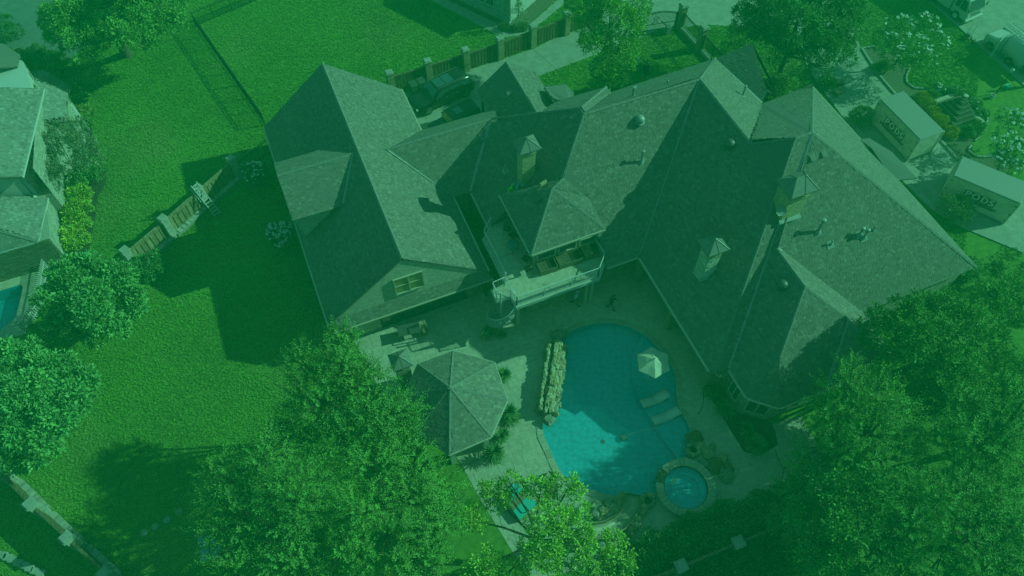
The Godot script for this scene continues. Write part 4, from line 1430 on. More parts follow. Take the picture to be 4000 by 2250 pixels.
	for s in [[[35.75, 46.85], [35.88, 44.25]], [[35.9, 43.55], [36.0, 40.6]]]:
		var a := w(s[0][0], 0, s[0][1])
		var b := w(s[1][0], 0, s[1][1])
		iron_run(ff, a + Vector3(0, 0.3, 0), b + Vector3(0, 0.3, 0), 1.5, true)
		var lw := MB.new()
		lw.beam(a + Vector3(0, 0.15, 0), b + Vector3(0, 0.15, 0), 0.35, 0.3)
		part(ff, "stone_wall", lw, M["cream_stone"], true)
		var lt := MB.new()
		lt.beam(a + Vector3(0, 0.33, 0), b + Vector3(0, 0.33, 0), 0.42, 0.06)
		part(ff, "coping", lt, M["concrete"], true)
	# gate motor box
	var mo := thing("gate_motor", "grey gate motor cabinet on the grass by the iron gate", "gate motor", Vector3(34.41,0,-46.92))
	var mb := MB.new()
	mb.cbox(Vector3(0, 0.4, 0), Vector3(0.5, 0.8, 0.4), 0.04)
	part(mo, "cabinet", mb, M["flashing"])
	var ar := MB.new()
	ar.beam(Vector3(0, 0.6, -0.1), Vector3(-0.3, 0.75, -0.9), 0.06, 0.06)
	part(mo, "arm", ar, M["iron"])

func wheel(t: Node3D, p: Vector3, r: float, wd: float, side: float) -> void:
	var ty := MB.new()
	ty.smooth(true)
	ty.tube([Vector3(0, 0, -wd * 0.5), Vector3(0, 0, -wd * 0.42), Vector3(0, 0, wd * 0.42), Vector3(0, 0, wd * 0.5)], [r * 0.9, r, r, r * 0.9], 20)
	var o := part(t, "wheel", ty, M["rubber"])
	o.position = p
	var rm := MB.new()
	rm.tube([Vector3(0, 0, side * wd * 0.44), Vector3(0, 0, side * wd * 0.53)], [r * 0.66, r * 0.6], 16)
	part(o, "rim", rm, M["dark_metal"])
	var sp := MB.new()
	for k in 6:
		var an := TAU * k / 6
		sp.beam(Vector3(0, 0, side * wd * 0.56), Vector3(cos(an) * r * 0.6, sin(an) * r * 0.6, side * wd * 0.55), 0.05, 0.03)
	part(o, "spokes", sp, M["alloy"])

func ring(x: float, hw: float, y0: float, hw2: float, y1: float, rd: float) -> Array:
	return [Vector3(x, y0, -hw + rd), Vector3(x, y0 + rd, -hw), Vector3(x, lerpf(y0, y1, 0.5), -lerpf(hw, hw2, 0.45)), Vector3(x, y1 - rd, -hw2), Vector3(x, y1, -hw2 + rd * 1.4), Vector3(x, y1 + rd * 0.25, 0), Vector3(x, y1, hw2 - rd * 1.4), Vector3(x, y1 - rd, hw2), Vector3(x, lerpf(y0, y1, 0.5), lerpf(hw, hw2, 0.45)), Vector3(x, y0 + rd, hw), Vector3(x, y0, hw - rd)]

# side glass on a leaning cabin side: corners are (x, y)
func side_glass(t: Node3D, pts: Array, y0: float, y1: float, z0: float, z1: float) -> void:
	for s in [-1.0, 1.0]:
		var g := MB.new()
		var p := []
		for c in pts:
			p.append(Vector3(c[0], c[1], s * (lerpf(z0, z1, (c[1] - y0) / (y1 - y0)) + 0.012)))
		g.quad(p[0], p[1], p[2], p[3], Vector3(0, 0.3, s))
		part(t, "side_window", g, M["window_glass"])

func build_vehicles() -> void:
	var s := thing("parked_suv", "long black SUV with a glass roof parked along the brown fence", "car", w(12.85, 0, 46.72), 0.2136)
	var b := MB.new()
	b.smooth(true)
	b.loft([ring(-2.78, 0.72, 0.5, 0.7, 0.9, 0.1), ring(-2.66, 0.93, 0.36, 0.86, 1.0, 0.12), ring(-2.1, 1.0, 0.32, 0.93, 1.1, 0.12), ring(-1.4, 1.0, 0.32, 0.95, 1.17, 0.1), ring(0.0, 1.0, 0.32, 0.97, 1.18, 0.08), ring(2.3, 1.0, 0.32, 0.97, 1.2, 0.08), ring(2.68, 0.97, 0.4, 0.94, 1.2, 0.1), ring(2.8, 0.85, 0.5, 0.86, 1.1, 0.1)])
	part(s, "body", b, M["black_paint"])
	var c := MB.new()
	c.smooth(true)
	c.loft([ring(-1.45, 0.92, 1.05, 0.88, 1.17, 0.04), ring(-0.62, 0.96, 1.05, 0.74, 1.8, 0.1), ring(-0.1, 0.97, 1.05, 0.76, 1.88, 0.12), ring(1.6, 0.97, 1.05, 0.76, 1.88, 0.12), ring(2.35, 0.95, 1.05, 0.74, 1.82, 0.1), ring(2.72, 0.92, 1.05, 0.86, 1.25, 0.05)])
	part(s, "cabin", c, M["black_paint"])
	side_glass(s, [[-1.0, 1.22], [-0.45, 1.68], [0.35, 1.72], [0.35, 1.22]], 1.05, 1.88, 0.97, 0.76)
	side_glass(s, [[0.43, 1.22], [0.43, 1.72], [1.35, 1.72], [1.35, 1.22]], 1.05, 1.88, 0.97, 0.76)
	side_glass(s, [[1.43, 1.22], [1.43, 1.72], [2.2, 1.68], [2.45, 1.25]], 1.05, 1.88, 0.97, 0.76)
	var wg := MB.new()
	wg.quad(Vector3(-1.36, 1.22, -0.82), Vector3(-1.36, 1.22, 0.82), Vector3(-0.66, 1.82, 0.68), Vector3(-0.66, 1.82, -0.68), Vector3(-1, 1, 0))
	part(s, "windscreen", wg, M["window_glass"])
	for x in [-0.12, 0.68]:
		var rg := MB.new()
		rg.cbox(Vector3(x, 1.915, 0), Vector3(0.76, 0.02, 1.05), 0.008)
		part(s, "roof_glass", rg, M["window_glass"])
	for z in [-0.68, 0.68]:
		var rr := MB.new()
		rr.tube([Vector3(-0.5, 1.86, z), Vector3(-0.4, 1.94, z), Vector3(2.0, 1.94, z), Vector3(2.15, 1.84, z)], [0.022], 6)
		part(s, "roof_rail", rr, M["alloy"])
	for z in [-0.72, 0.72]:
		var hl := MB.new()
		hl.cbox(Vector3(-2.68, 0.84, z), Vector3(0.16, 0.16, 0.36), 0.03, Basis(Vector3.UP, -0.35 * signf(z)))
		part(s, "headlight", hl, M["aluminium"])
		var tl := MB.new()
		tl.cbox(Vector3(2.74, 1.0, z * 1.15), Vector3(0.1, 0.14, 0.3), 0.02)
		part(s, "tail_light", tl, M["red_lamp"])
		var mr := MB.new()
		mr.cbox(Vector3(-0.95, 1.22, z * 1.52), Vector3(0.14, 0.18, 0.26), 0.03)
		part(s, "wing_mirror", mr, M["black_paint"])
		for x in [0.05, 1.05]:
			var dh := MB.new()
			dh.box(Vector3(x, 1.02, z * 1.39), Vector3(0.2, 0.035, 0.03))
			part(s, "door_handle", dh, M["alloy"])
	for k in 5:
		var rib := MB.new()
		rib.box(Vector3(1.65, 1.915, -0.4 + 0.2 * k), Vector3(1.0, 0.015, 0.03))
		part(s, "roof_rib", rib, M["black_paint"])
	var gr := MB.new()
	gr.cbox(Vector3(-2.76, 0.74, 0), Vector3(0.08, 0.26, 0.9), 0.02)
	part(s, "grille", gr, M["alloy"])
	for x in [-1.78, 1.82]:
		for z in [-0.9, 0.9]:
			wheel(s, Vector3(x, 0.4, z), 0.4, 0.26, signf(z))
	# boxy off-roader
	var j := thing("boxy_off_roader", "boxy black off-roader with a spare wheel parked by the garage roof", "car", w(12.75, 0, 43.0), 0.2136)
	b = MB.new()
	b.loft([ring(-2.1, 0.74, 0.5, 0.72, 1.0, 0.05), ring(-2.0, 0.84, 0.42, 0.78, 1.08, 0.05), ring(-0.7, 0.86, 0.4, 0.82, 1.15, 0.04), ring(1.95, 0.86, 0.4, 0.84, 1.16, 0.04), ring(2.02, 0.8, 0.45, 0.8, 1.12, 0.05)])
	part(j, "body", b, M["black_paint"])
	c = MB.new()
	c.loft([ring(-0.72, 0.82, 1.1, 0.78, 1.2, 0.03), ring(-0.5, 0.83, 1.1, 0.74, 1.86, 0.05), ring(1.9, 0.83, 1.1, 0.75, 1.88, 0.05), ring(1.98, 0.81, 1.1, 0.73, 1.84, 0.05)])
	part(j, "cabin", c, M["black_paint"])
	side_glass(j, [[-0.42, 1.24], [-0.36, 1.74], [0.4, 1.76], [0.4, 1.24]], 1.1, 1.88, 0.83, 0.75)
	side_glass(j, [[0.5, 1.24], [0.5, 1.76], [1.8, 1.76], [1.82, 1.24]], 1.1, 1.88, 0.83, 0.75)
	wg = MB.new()
	wg.quad(Vector3(-0.71, 1.24, -0.7), Vector3(-0.71, 1.24, 0.7), Vector3(-0.53, 1.78, 0.66), Vector3(-0.53, 1.78, -0.66), Vector3(-1, 0.5, 0))
	part(j, "windscreen", wg, M["amber_glass"])
	var sr := MB.new()
	sr.cbox(Vector3(0.35, 1.905, 0), Vector3(0.62, 0.02, 0.75), 0.008)
	part(j, "roof_glass", sr, M["window_glass"])
	for k in 7:
		var rib := MB.new()
		rib.box(Vector3(0.8 if absf(k - 3.0) < 2.5 else 0.7, 1.9, -0.54 + 0.18 * k), Vector3(2.0 if absf(k - 3.0) > 2.4 else 0.0001, 0.014, 0.03))
		rib.box(Vector3(1.3, 1.9, -0.54 + 0.18 * k), Vector3(1.0, 0.014, 0.03))
		part(j, "roof_rib", rib, M["black_paint"])
	for x in [-1.35, 1.3]:
		for z in [-0.76, 0.76]:
			wheel(j, Vector3(x, 0.38, z), 0.38, 0.24, signf(z))
	var sw := MB.new()
	sw.smooth(true)
	sw.tube([Vector3(2.03, 1.02, 0.1), Vector3(2.06, 1.02, 0.1), Vector3(2.22, 1.02, 0.1), Vector3(2.26, 1.02, 0.1)], [0.3, 0.37, 0.37, 0.3], 18)
	part(j, "spare_wheel", sw, M["alloy"])
	for z in [-0.66, 0.66]:
		var hl := MB.new()
		hl.lathe([Vector2(0.11, 0), Vector2(0.1, 0.05), Vector2(0, 0.06)], Vector3.ZERO, 12)
		var ho := part(j, "headlight", hl, M["aluminium"])
		ho.position = Vector3(-2.04, 0.9, z)
		ho.rotation.z = PI / 2
		var mr := MB.new()
		mr.cbox(Vector3(-0.5, 1.28, z * 1.5), Vector3(0.1, 0.2, 0.22), 0.02)
		part(j, "wing_mirror", mr, M["black_paint"])
	# refuse bins
	for k in 2:
		var bn := thing("wheeled_bin", ["dark wheeled bin at the brown fence, nearer the garage wing", "dark wheeled bin at the brown fence, nearer the black SUV"][k], "bin", w(11.0 + 0.72 * k, 0, 48.3 + 0.12 * k), 0.15, "wheeled bins by the rear fence")
		var bd := MB.new()
		bd.loft([[Vector3(-0.24, 0.06, -0.26), Vector3(0.24, 0.06, -0.26), Vector3(0.24, 0.06, 0.26), Vector3(-0.24, 0.06, 0.26)], [Vector3(-0.3, 1.0, -0.34), Vector3(0.3, 1.0, -0.34), Vector3(0.3, 1.0, 0.34), Vector3(-0.3, 1.0, 0.34)]])
		part(bn, "body", bd, M["bin_grey"])
		var ld := MB.new()
		ld.cbox(Vector3(0, 1.04, 0.02), Vector3(0.64, 0.07, 0.76), 0.025)
		ld.box(Vector3(0, 1.08, 0.05), Vector3(0.4, 0.03, 0.45))
		part(bn, "lid", ld, M["bin_grey"])
		var hd := MB.new()
		hd.tube([Vector3(-0.26, 0.98, -0.4), Vector3(0.26, 0.98, -0.4)], [0.02], 6)
		part(bn, "handle", hd, M["iron"])
		for x in [-0.24, 0.24]:
			var wb := MB.new()
			wb.tube([Vector3(x - 0.03, 0.12, -0.28), Vector3(x + 0.03, 0.12, -0.28)], [0.12], 12)
			part(bn, "wheel", wb, M["rubber"])
	container("white storage container on the front drive, the one by the tiered planter", Vector3(44.26,2.44,-31.02), Vector3(44.33,2.44,-26.18), Vector3(46.61,2.44,-31.11))
	container("white storage container on the front drive, the one nearest the right edge", Vector3(44.25,2.44,-22.37), Vector3(46.93,2.44,-18.36), Vector3(46.19,2.44,-23.69))
	# cab-over truck
	var t := thing("white_truck", "white flat-nosed truck with a black windscreen at the top right corner", "truck", w(59.45, 0, 37.75), 0.12)
	var cb := MB.new()
	cb.loft([[Vector3(0.04, 0.45, 0.0), Vector3(2.06, 0.45, 0.0), Vector3(2.06, 1.25, 0.03), Vector3(0.04, 1.25, 0.03)], [Vector3(0.0, 0.5, -0.4), Vector3(2.1, 0.5, -0.4), Vector3(2.04, 2.3, -0.45), Vector3(0.06, 2.3, -0.45)], [Vector3(0.0, 0.6, -1.7), Vector3(2.1, 0.6, -1.7), Vector3(2.04, 2.34, -1.7), Vector3(0.06, 2.34, -1.7)]])
	part(t, "cab", cb, M["white_paint"])
	var ws := MB.new()
	ws.quad(Vector3(0.12, 1.3, 0.045), Vector3(1.98, 1.3, 0.045), Vector3(1.92, 2.2, -0.37), Vector3(0.18, 2.2, -0.37), Vector3(0, 0.4, 1))
	part(t, "windscreen", ws, M["window_glass"])
	for q in [[[-0.25, 1.25], [-0.5, 2.1], [-1.0, 2.12], [-1.0, 1.2]], [[-1.08, 1.25], [-1.08, 2.12], [-1.55, 2.12], [-1.55, 1.25]]]:
		var sg := MB.new()
		var pp := []
		for e in q:
			pp.append(Vector3(lerpf(-0.012, 0.048, (e[1] - 0.5) / 1.8), e[1], e[0]))
		sg.quad(pp[0], pp[1], pp[2], pp[3], Vector3.LEFT)
		part(t, "side_window", sg, M["window_glass"])
	var bm := MB.new()
	bm.cbox(Vector3(1.05, 0.5, 0.1), Vector3(2.2, 0.26, 0.2), 0.05)
	part(t, "bumper", bm, M["white_paint"])
	var gl := MB.new()
	for y in [0.8, 0.95, 1.1]:
		gl.box(Vector3(1.05, y, 0.035), Vector3(1.3, 0.05, 0.03))
	part(t, "grille", gl, M["dark_metal"])
	for x in [0.28, 1.82]:
		var hl := MB.new()
		hl.cbox(Vector3(x, 0.86, 0.03), Vector3(0.34, 0.2, 0.06), 0.02)
		part(t, "headlight", hl, M["aluminium"])
	for x in [0.1, 2.0]:
		var mr := MB.new()
		mr.cbox(Vector3(x * 1.1 - 0.2 if x < 1 else x + 0.2, 1.6, 0.0), Vector3(0.16, 0.36, 0.08), 0.02)
		part(t, "mirror", mr, M["dark_metal"])
		for z in [-1.0, -4.2]:
			var wo := Vector3(x, 0.45, z)
			var ty := MB.new()
			ty.smooth(true)
			ty.tube([wo + Vector3(-0.14, 0, 0), wo + Vector3(-0.11, 0, 0), wo + Vector3(0.11, 0, 0), wo + Vector3(0.14, 0, 0)], [0.38, 0.44, 0.44, 0.38], 18)
			var wp := part(t, "wheel", ty, M["rubber"])
			var rm := MB.new()
			rm.tube([wo + Vector3(-0.16 if x < 1 else 0.16, 0, 0), wo], [0.24, 0.27], 14)
			part(wp, "rim", rm, M["aluminium"])
	var bx := MB.new()
	bx.cbox(Vector3(1.05, 1.75, -4.3), Vector3(2.3, 2.3, 4.9), 0.05)
	part(t, "cargo_box", bx, M["white_paint"])
	var chs := MB.new()
	chs.box(Vector3(1.05, 0.5, -3.5), Vector3(0.9, 0.2, 6.0))
	part(t, "chassis", chs, M["iron"])
	# work van with open doors and ladders on its roof
	var v := thing("white_van", "white work van with open doors and ladders on its roof rack", "van", w(59.5, 0, 33.2), 0.06)
	var vb := MB.new()
	var vr := func(z: float, top: float) -> Array: return [Vector3(0.0, 0.45, z), Vector3(-0.02, 1.1, z), Vector3(0.1, top - 0.2, z), Vector3(0.25, top, z), Vector3(1.75, top, z), Vector3(1.9, top - 0.2, z), Vector3(2.02, 1.1, z), Vector3(2.0, 0.45, z)]
	vb.smooth(true)
	vb.loft([vr.call(0.0, 2.05), vr.call(0.3, 2.12), vr.call(2.2, 2.12)])
	part(v, "body", vb, M["white_paint"])
	var hood := MB.new()
	hood.loft([vr.call(-1.9, 1.0), vr.call(-1.0, 1.2), vr.call(-0.9, 1.25), vr.call(-0.1, 2.0)])
	part(v, "cab", hood, M["white_paint"])
	var rear := MB.new()
	rear.box(Vector3(1.0, 0.5, 2.9), Vector3(1.9, 0.12, 1.4))
	rear.box(Vector3(1.0, 2.06, 2.9), Vector3(1.7, 0.08, 1.4))
	rear.box(Vector3(1.95, 1.2, 2.9), Vector3(0.08, 1.5, 1.4))
	part(v, "cargo_bay", rear, M["dark_metal"])
	for d in [[Vector3(-0.55, 1.1, -0.2), 0.35, "front"], [Vector3(-0.25, 1.1, 3.9), -0.5, "rear"]]:
		var dr := MB.new()
		dr.cbox(Vector3(0, -0.25, 0), Vector3(1.1, 0.9, 0.07), 0.03)
		for sx in [-0.5, 0.5]:
			dr.box(Vector3(sx, 0.55, 0), Vector3(0.07, 0.7, 0.06))
		dr.box(Vector3(0, 0.9, 0), Vector3(1.05, 0.07, 0.06))
		var dd := part(v, "door", dr, M["white_paint"])
		dd.position = d[0]
		dd.rotation.y = d[1]
		var dg := MB.new()
		dg.box(Vector3(0, 0.55, 0), Vector3(0.93, 0.64, 0.02))
		part(dd, "pane", dg, M["clear_glass"])
	for z in [-1.1, 1.1]:
		for x in [0.05, 1.95]:
			var wo := Vector3(x, 0.38, z)
			var ty := MB.new()
			ty.smooth(true)
			ty.tube([wo + Vector3(-0.13, 0, 0), wo + Vector3(-0.1, 0, 0), wo + Vector3(0.1, 0, 0), wo + Vector3(0.13, 0, 0)], [0.33, 0.38, 0.38, 0.33], 18)
			var wp := part(v, "wheel", ty, M["rubber"])
			var rm := MB.new()
			rm.tube([wo + Vector3(-0.15 if x < 1 else 0.15, 0, 0), wo], [0.18, 0.22], 12)
			part(wp, "rim", rm, M["alloy"])
	var rk := MB.new()
	for z in [0.3, 1.2, 2.1]:
		rk.beam(Vector3(0.1, 2.22, z), Vector3(1.9, 2.22, z), 0.05, 0.04)
		for x in [0.15, 1.85]:
			rk.beam(Vector3(x, 2.05, z), Vector3(x, 2.22, z), 0.04, 0.04)
	part(v, "roof_rack", rk, M["aluminium"])
	for x in [0.55, 1.2]:
		var la := thing("ladder", "aluminium ladder lying on the roof rack of the white van, the %s one" % ["left" if x < 1 else "right"], "ladder", v.position + Vector3(x, 2.26, 0.0), 0.06)
		var lm := MB.new()
		for sx in [-0.2, 0.2]:
			lm.beam(Vector3(sx, 0, -1.2), Vector3(sx, 0, 2.6), 0.03, 0.07)
		part(la, "rails", lm, M["aluminium"])
		for k in 12:
			var rg := MB.new()
			rg.beam(Vector3(-0.2, 0, -1.0 + 0.3 * k), Vector3(0.2, 0, -1.0 + 0.3 * k), 0.03, 0.03)
			part(la, "rung", rg, M["aluminium"])

func container(label: String, a: Vector3, d: Vector3, bk: Vector3) -> void:
	var u := (d - a).normalized()
	var l := a.distance_to(d)
	var n := u.cross(Vector3.UP).normalized()
	var wd := absf((bk - a).dot(n))
	var h := 2.44
	var base := Vector3(a.x, 0, a.z)
	var t := thing("storage_container", label, "storage container", base, 0.0, "storage containers on the front drive")
	var bs := Basis(u, Vector3.UP, -u.cross(Vector3.UP) * -1.0)
	bs = Basis(u, Vector3.UP, u.cross(Vector3.UP))
	var c := u * l * 0.5 - n * wd * 0.5
	var b := MB.new()
	b.cbox(c + Vector3(0, h * 0.5 + 0.02, 0), Vector3(l - 0.04, h - 0.24, wd - 0.04), 0.02, bs)
	part(t, "wall", b, M["pod_wall"])
	var r := MB.new()
	r.cbox(c + Vector3(0, h - 0.06, 0), Vector3(l, 0.12, wd), 0.05, bs)
	part(t, "roof", r, M["pod_roof"])
	var f := MB.new()
	f.box(c + Vector3(0, 0.14, 0), Vector3(l - 0.02, 0.14, wd - 0.02), bs)
	for s in [0.25, 0.75]:
		f.box(u * l * s + n * 0.005 - n * 0.1 + Vector3(0, 0.1, 0), Vector3(0.3, 0.1, 0.24), bs)
	part(t, "base_frame", f, M["flashing"])
	for s in [0.03, l - 0.03]:
		for z in [0.03, wd - 0.03]:
			var p := MB.new()
			p.box(u * s - n * z + Vector3(0, h * 0.5, 0), Vector3(0.09, h - 0.1, 0.09), bs)
			part(t, "corner_post", p, M["pod_wall"])
		for y in [0.45, 1.1, 2.0]:
			var hg := MB.new()
			hg.box(u * (s + (0.08 if s < 1 else -0.08)) + n * 0.012 + Vector3(0, y, 0), Vector3(0.16, 0.07, 0.03), bs)
			part(t, "hinge", hg, M["dark_metal"])
	# printed panel
	var o := u * l * 0.5 + n * 0.0 + Vector3(0, 1.42, 0)
	var pn := MB.new()
	pn.box(o + n * 0.004, Vector3(2.2, 0.62, 0.02), bs)
	part(t, "sign_panel", pn, M["sign_brown"])
	var p2 := MB.new()
	p2.box(o + n * 0.004 + Vector3(0, -0.5, 0), Vector3(2.2, 0.36, 0.02), bs)
	part(t, "sign_strip", p2, M["pod_roof"])
	var font := SystemFont.new()
	font.font_names = PackedStringArray(["Droid Sans"])
	font.font_weight = 800
	for q in [["PODS", 0.0, 0.0115, M["letter_white"], 1.15], ["Moving & Storage", -0.5, 0.0052, M["sign_brown"], 1.0]]:
		var tm := TextMesh.new()
		tm.font = font
		tm.text = q[0]
		tm.font_size = 64
		tm.pixel_size = q[2]
		tm.depth = 0.012
		var to := part(t, "lettering", tm, q[3])
		to.transform = Transform3D(Basis(u * q[4], Vector3.UP, n), o + n * 0.022 + Vector3(0, q[1], 0))

func build_patio_things() -> void:
	# rock waterfall wall on the pool's west rim
	var rw := thing("rock_waterfall", "long pale stacked-rock waterfall wall with a dark trough along the pool", "waterfall", w(10.8, 0, 19.6))
	var pa := w(12.1, 0, 21.65)
	var pb := w(9.5, 0, 17.35)
	var d := (pb - pa)
	var u := d.normalized()
	var n := u.cross(Vector3.UP).normalized()    # towards the patio or the pool
	if n.x > 0:
		n = -n
	var core := MB.new()
	core.box((pa + pb) * 0.5 + Vector3(0, 0.3, 0) - n * 0.02, Vector3(0.85, 0.62, d.length()), Basis(u.cross(Vector3.UP), Vector3.UP, -u))
	part(rw, "core", core, M["water_stone"], true)
	var shapes := []
	for k in 7:
		shapes.append(rock_shape(k + 11))
	var stone := [M["rock_pale"], M["rock_tan"], M["rock_grey"]]
	for k in 17:
		var t := (k + 0.5) / 17.0
		var p := pa + d * t
		for row in 4:
			var off: float = [0.42, 0.02, -0.26, -0.5][row] + rf(-0.05, 0.05)
			var hh: float = [0.72, 0.74, 0.66, 0.34][row] + rf(-0.08, 0.08)
			if row == 1 and k < 13:
				off = -0.03
			var o := part(rw, "rock", shapes[rng.randi() % 7], stone[rng.randi() % 2] if rng.randf() < 0.9 else stone[2])
			var sz := Vector3(rf(0.2, 0.34), rf(0.1, 0.18), rf(0.15, 0.21))
			if row == 0:
				sz.z *= 0.7
			if row == 1:
				sz.z *= 0.9
			o.transform = Transform3D(Basis(u, Vector3.UP, u.cross(Vector3.UP)) * Basis(Vector3.UP, rf(-0.3, 0.3)) * Basis(Vector3.RIGHT, rf(-0.12, 0.12)) * Basis.from_scale(sz), p + n * off + Vector3(0, hh, 0) - rw.position)
		for low in 2:
			var o := part(rw, "rock", shapes[rng.randi() % 7], stone[rng.randi() % 3])
			o.transform = Transform3D(Basis(Vector3.UP, rf(0, TAU)) * Basis.from_scale(Vector3(rf(0.26, 0.36), rf(0.2, 0.3), rf(0.14, 0.22))), p + n * (0.44 if low == 0 else -0.55) + Vector3(0, rf(0.15, 0.3), 0) - rw.position)
	var tr := MB.new()
	tr.beam(pa + n * 0.21 + Vector3(0, 0.72, 0) + u * 0.2, pa + n * 0.21 + Vector3(0, 0.72, 0) + u * 4.2, 0.16, 0.12)
	part(rw, "trough", tr, M["soil"], true)
	for k in 9:
		var o := part(rw, "rock", shapes[k % 7], stone[2])
		o.transform = Transform3D(Basis(Vector3.UP, rf(0, 6)) * Basis.from_scale(Vector3(rf(0.25, 0.42), rf(0.2, 0.35), rf(0.25, 0.4))), (pa - u * rf(0.1, 0.7) if k < 5 else pb + u * rf(-0.2, 0.5)) + Vector3(rf(-0.3, 0.5), 0.2, rf(-0.3, 0.3)) - rw.position)
	# rock bowls at the water's edge, and the boulders by the hot tub
	for q in [[Vector3(8.14,0,-13.37), "round rock bowl with a dark hollow on the pool's south-west rim"], [Vector3(16.83,0,-11.73), "rock bowl with a dark hollow between the tanning ledge and hot tub"], [Vector3(12.79,0,-10.01), "rock bowl with a dark hollow between the slide and hot tub"]]:
		var bt := thing("rock_bowl", q[1], "rock bowl", q[0], 0.0, "rock bowls round the pool")
		for k in 9:
			var an := TAU * k / 9 + rf(-0.15, 0.15)
			var o := part(bt, "rock", shapes[rng.randi() % 7], stone[rng.randi() % 3])
			o.transform = Transform3D(Basis(Vector3.UP, -an) * Basis.from_scale(Vector3(rf(0.13, 0.18), rf(0.16, 0.24), rf(0.14, 0.2))), Vector3(cos(an) * 0.36, rf(0.18, 0.28), sin(an) * 0.36))
		var ho := MB.new()
		ho.lathe([Vector2(0.26, 0.3), Vector2(0.24, 0.08), Vector2(0, 0.06)], Vector3.ZERO, 14)
		part(bt, "hollow", ho, M["soil"])
	var bl := [[1045, 1045, 0.55, 0.42], [1110, 1135, 0.45, 0.4], [1080, 1180, 0.4, 0.3], [1150, 1180, 0.55, 0.42], [1190, 1150, 0.3, 0.3], [1200, 1235, 0.5, 0.4], [1215, 1195, 0.35, 0.3], [1060, 1095, 0.3, 0.25], [1135, 1100, 0.28, 0.22]]
	var pts := [Vector3(17.38,0,-12.44), Vector3(17.6,0,-11.23), Vector3(17,0,-10.73), Vector3(17.66,0,-10.39), Vector3(18.33,0,-10.58), Vector3(17.92,0,-9.54), Vector3(18.32,0,-9.98), Vector3(17.4,0,-11.87), Vector3(18.08,0,-11.45)]
	for k in bl.size():
		var o := MeshInstance3D.new()
		o.name = numbered("boulder")
		o.mesh = shapes[k % 7]
		o.material_override = [M["rock_brown"], M["rock_tan"], M["rock_grey"]][k % 3]
		add_child(o)
		o.transform = Transform3D(Basis(Vector3.UP, k * 1.3) * Basis.from_scale(Vector3(bl[k][2], 0.2 + 0.03 * (k % 3), bl[k][3])), pts[k] + Vector3(0, 0.14, 0))
		tag(o, ["flat brown boulder at the pool's edge, farthest from the hot tub", "broad tan boulder against the hot tub's outer rim", "grey boulder wedged between hot tub and larger boulders", "wide flat brown boulder in the middle of the boulder row", "tan boulder on the paving side of the boulder row", "grey boulder with a step at the boulder row's lower end", "small brown boulder near the lower end of the boulder row", "small tan boulder just below the flat brown boulder", "small grey boulder on the paving near the flat brown boulder"][k], "boulder", "boulders beside the hot tub")
	# umbrella standing in the tanning ledge
	var um := thing("pool_umbrella", "cream hexagonal parasol standing in the shallow ledge of the pool", "umbrella", w(16.62, -0.15, 17.15))
	var cn := MB.new()
	var tip := Vector3(0, 2.95, 0)
	var rim := []
	for k in 6:
		var an := TAU * k / 6 + 0.9
		rim.append(Vector3(cos(an) * 1.12, 2.5, sin(an) * 1.12))
	for k in 6:
		var p: Vector3 = rim[k]
		var q: Vector3 = rim[(k + 1) % 6]
		var m := (p + q) * 0.5 + Vector3(0, -0.02, 0) - ((p + q) * 0.5 - Vector3(0, 2.5, 0)) * 0.04
		var hm := (p + tip) * 0.5 + Vector3(0, 0.03, 0)
		var hq := (q + tip) * 0.5 + Vector3(0, 0.03, 0)
		var mm := (hm + hq) * 0.5 - Vector3(0, 0.02, 0)
		var up := Vector3(0, 1, 0)
		cn.tri(p, m, hm, up); cn.tri(m, mm, hm, up); cn.tri(m, q, hq, up); cn.tri(m, hq, mm, up)
		cn.tri(hm, mm, tip, up); cn.tri(mm, hq, tip, up)
	part(um, "canopy", cn, M["canvas"])
	for k in 6:
		var rb := MB.new()
		rb.beam(rim[k] * Vector3(0.98, 1, 0.98) - Vector3(0, 0.03, 0), tip - Vector3(0, 0.05, 0), 0.025, 0.025)
		part(um, "rib", rb, M["aluminium"])
	var pole := MB.new()
	pole.tube([Vector3(0, 0, 0), Vector3(0, 2.95, 0)], [0.025], 8)
	part(um, "pole", pole, M["aluminium"])
	var fin := MB.new()
	fin.ball(Vector3(0, 3.0, 0), Vector3(0.05, 0.06, 0.05), 8, 5)
	part(um, "finial", fin, M["iron"])
	# in-water loungers
	for q in [[16.4, 15.72, "white wavy in-pool lounger on the ledge, the one nearer the parasol"], [16.5, 14.42, "white wavy in-pool lounger on the ledge, the one nearer the hot tub"]]:
		var lo := thing("pool_lounger", q[2], "lounger", w(q[0], -0.3, q[1]), 0.0, "loungers on the tanning ledge")
		var lm := MB.new()
		lm.smooth(true)
		var prof := []
		for k in 15:
			var x := -0.95 + 1.9 * k / 14.0
			prof.append(Vector2(x, 0.33 - 0.16 * sin((x + 0.55) * 3.1) * (1.0 if x < 0.7 else 0.8) - 0.08 * clampf(-x - 0.4, 0, 1) * 4))
		for k in 14:
			var p: Vector2 = prof[k]
			var r: Vector2 = prof[k + 1]
			for y in [0.0, -0.09]:
				lm.quad(Vector3(p.x, p.y + y, -0.3), Vector3(r.x, r.y + y, -0.3), Vector3(r.x, r.y + y, 0.3), Vector3(p.x, p.y + y, 0.3), Vector3.UP if y == 0.0 else Vector3.DOWN)
			for z in [-0.3, 0.3]:
				lm.quad(Vector3(p.x, p.y, z), Vector3(r.x, r.y, z), Vector3(r.x, r.y - 0.09, z), Vector3(p.x, p.y - 0.09, z), Vector3(0, 0, z))
		for e in [prof[0], prof[14]]:
			lm.quad(Vector3(e.x, e.y, -0.3), Vector3(e.x, e.y, 0.3), Vector3(e.x, e.y - 0.09, 0.3), Vector3(e.x, e.y - 0.09, -0.3), Vector3(e.x, 0, 0))
		part(lo, "shell", lm, M["white_paint"])
		var ft := MB.new()
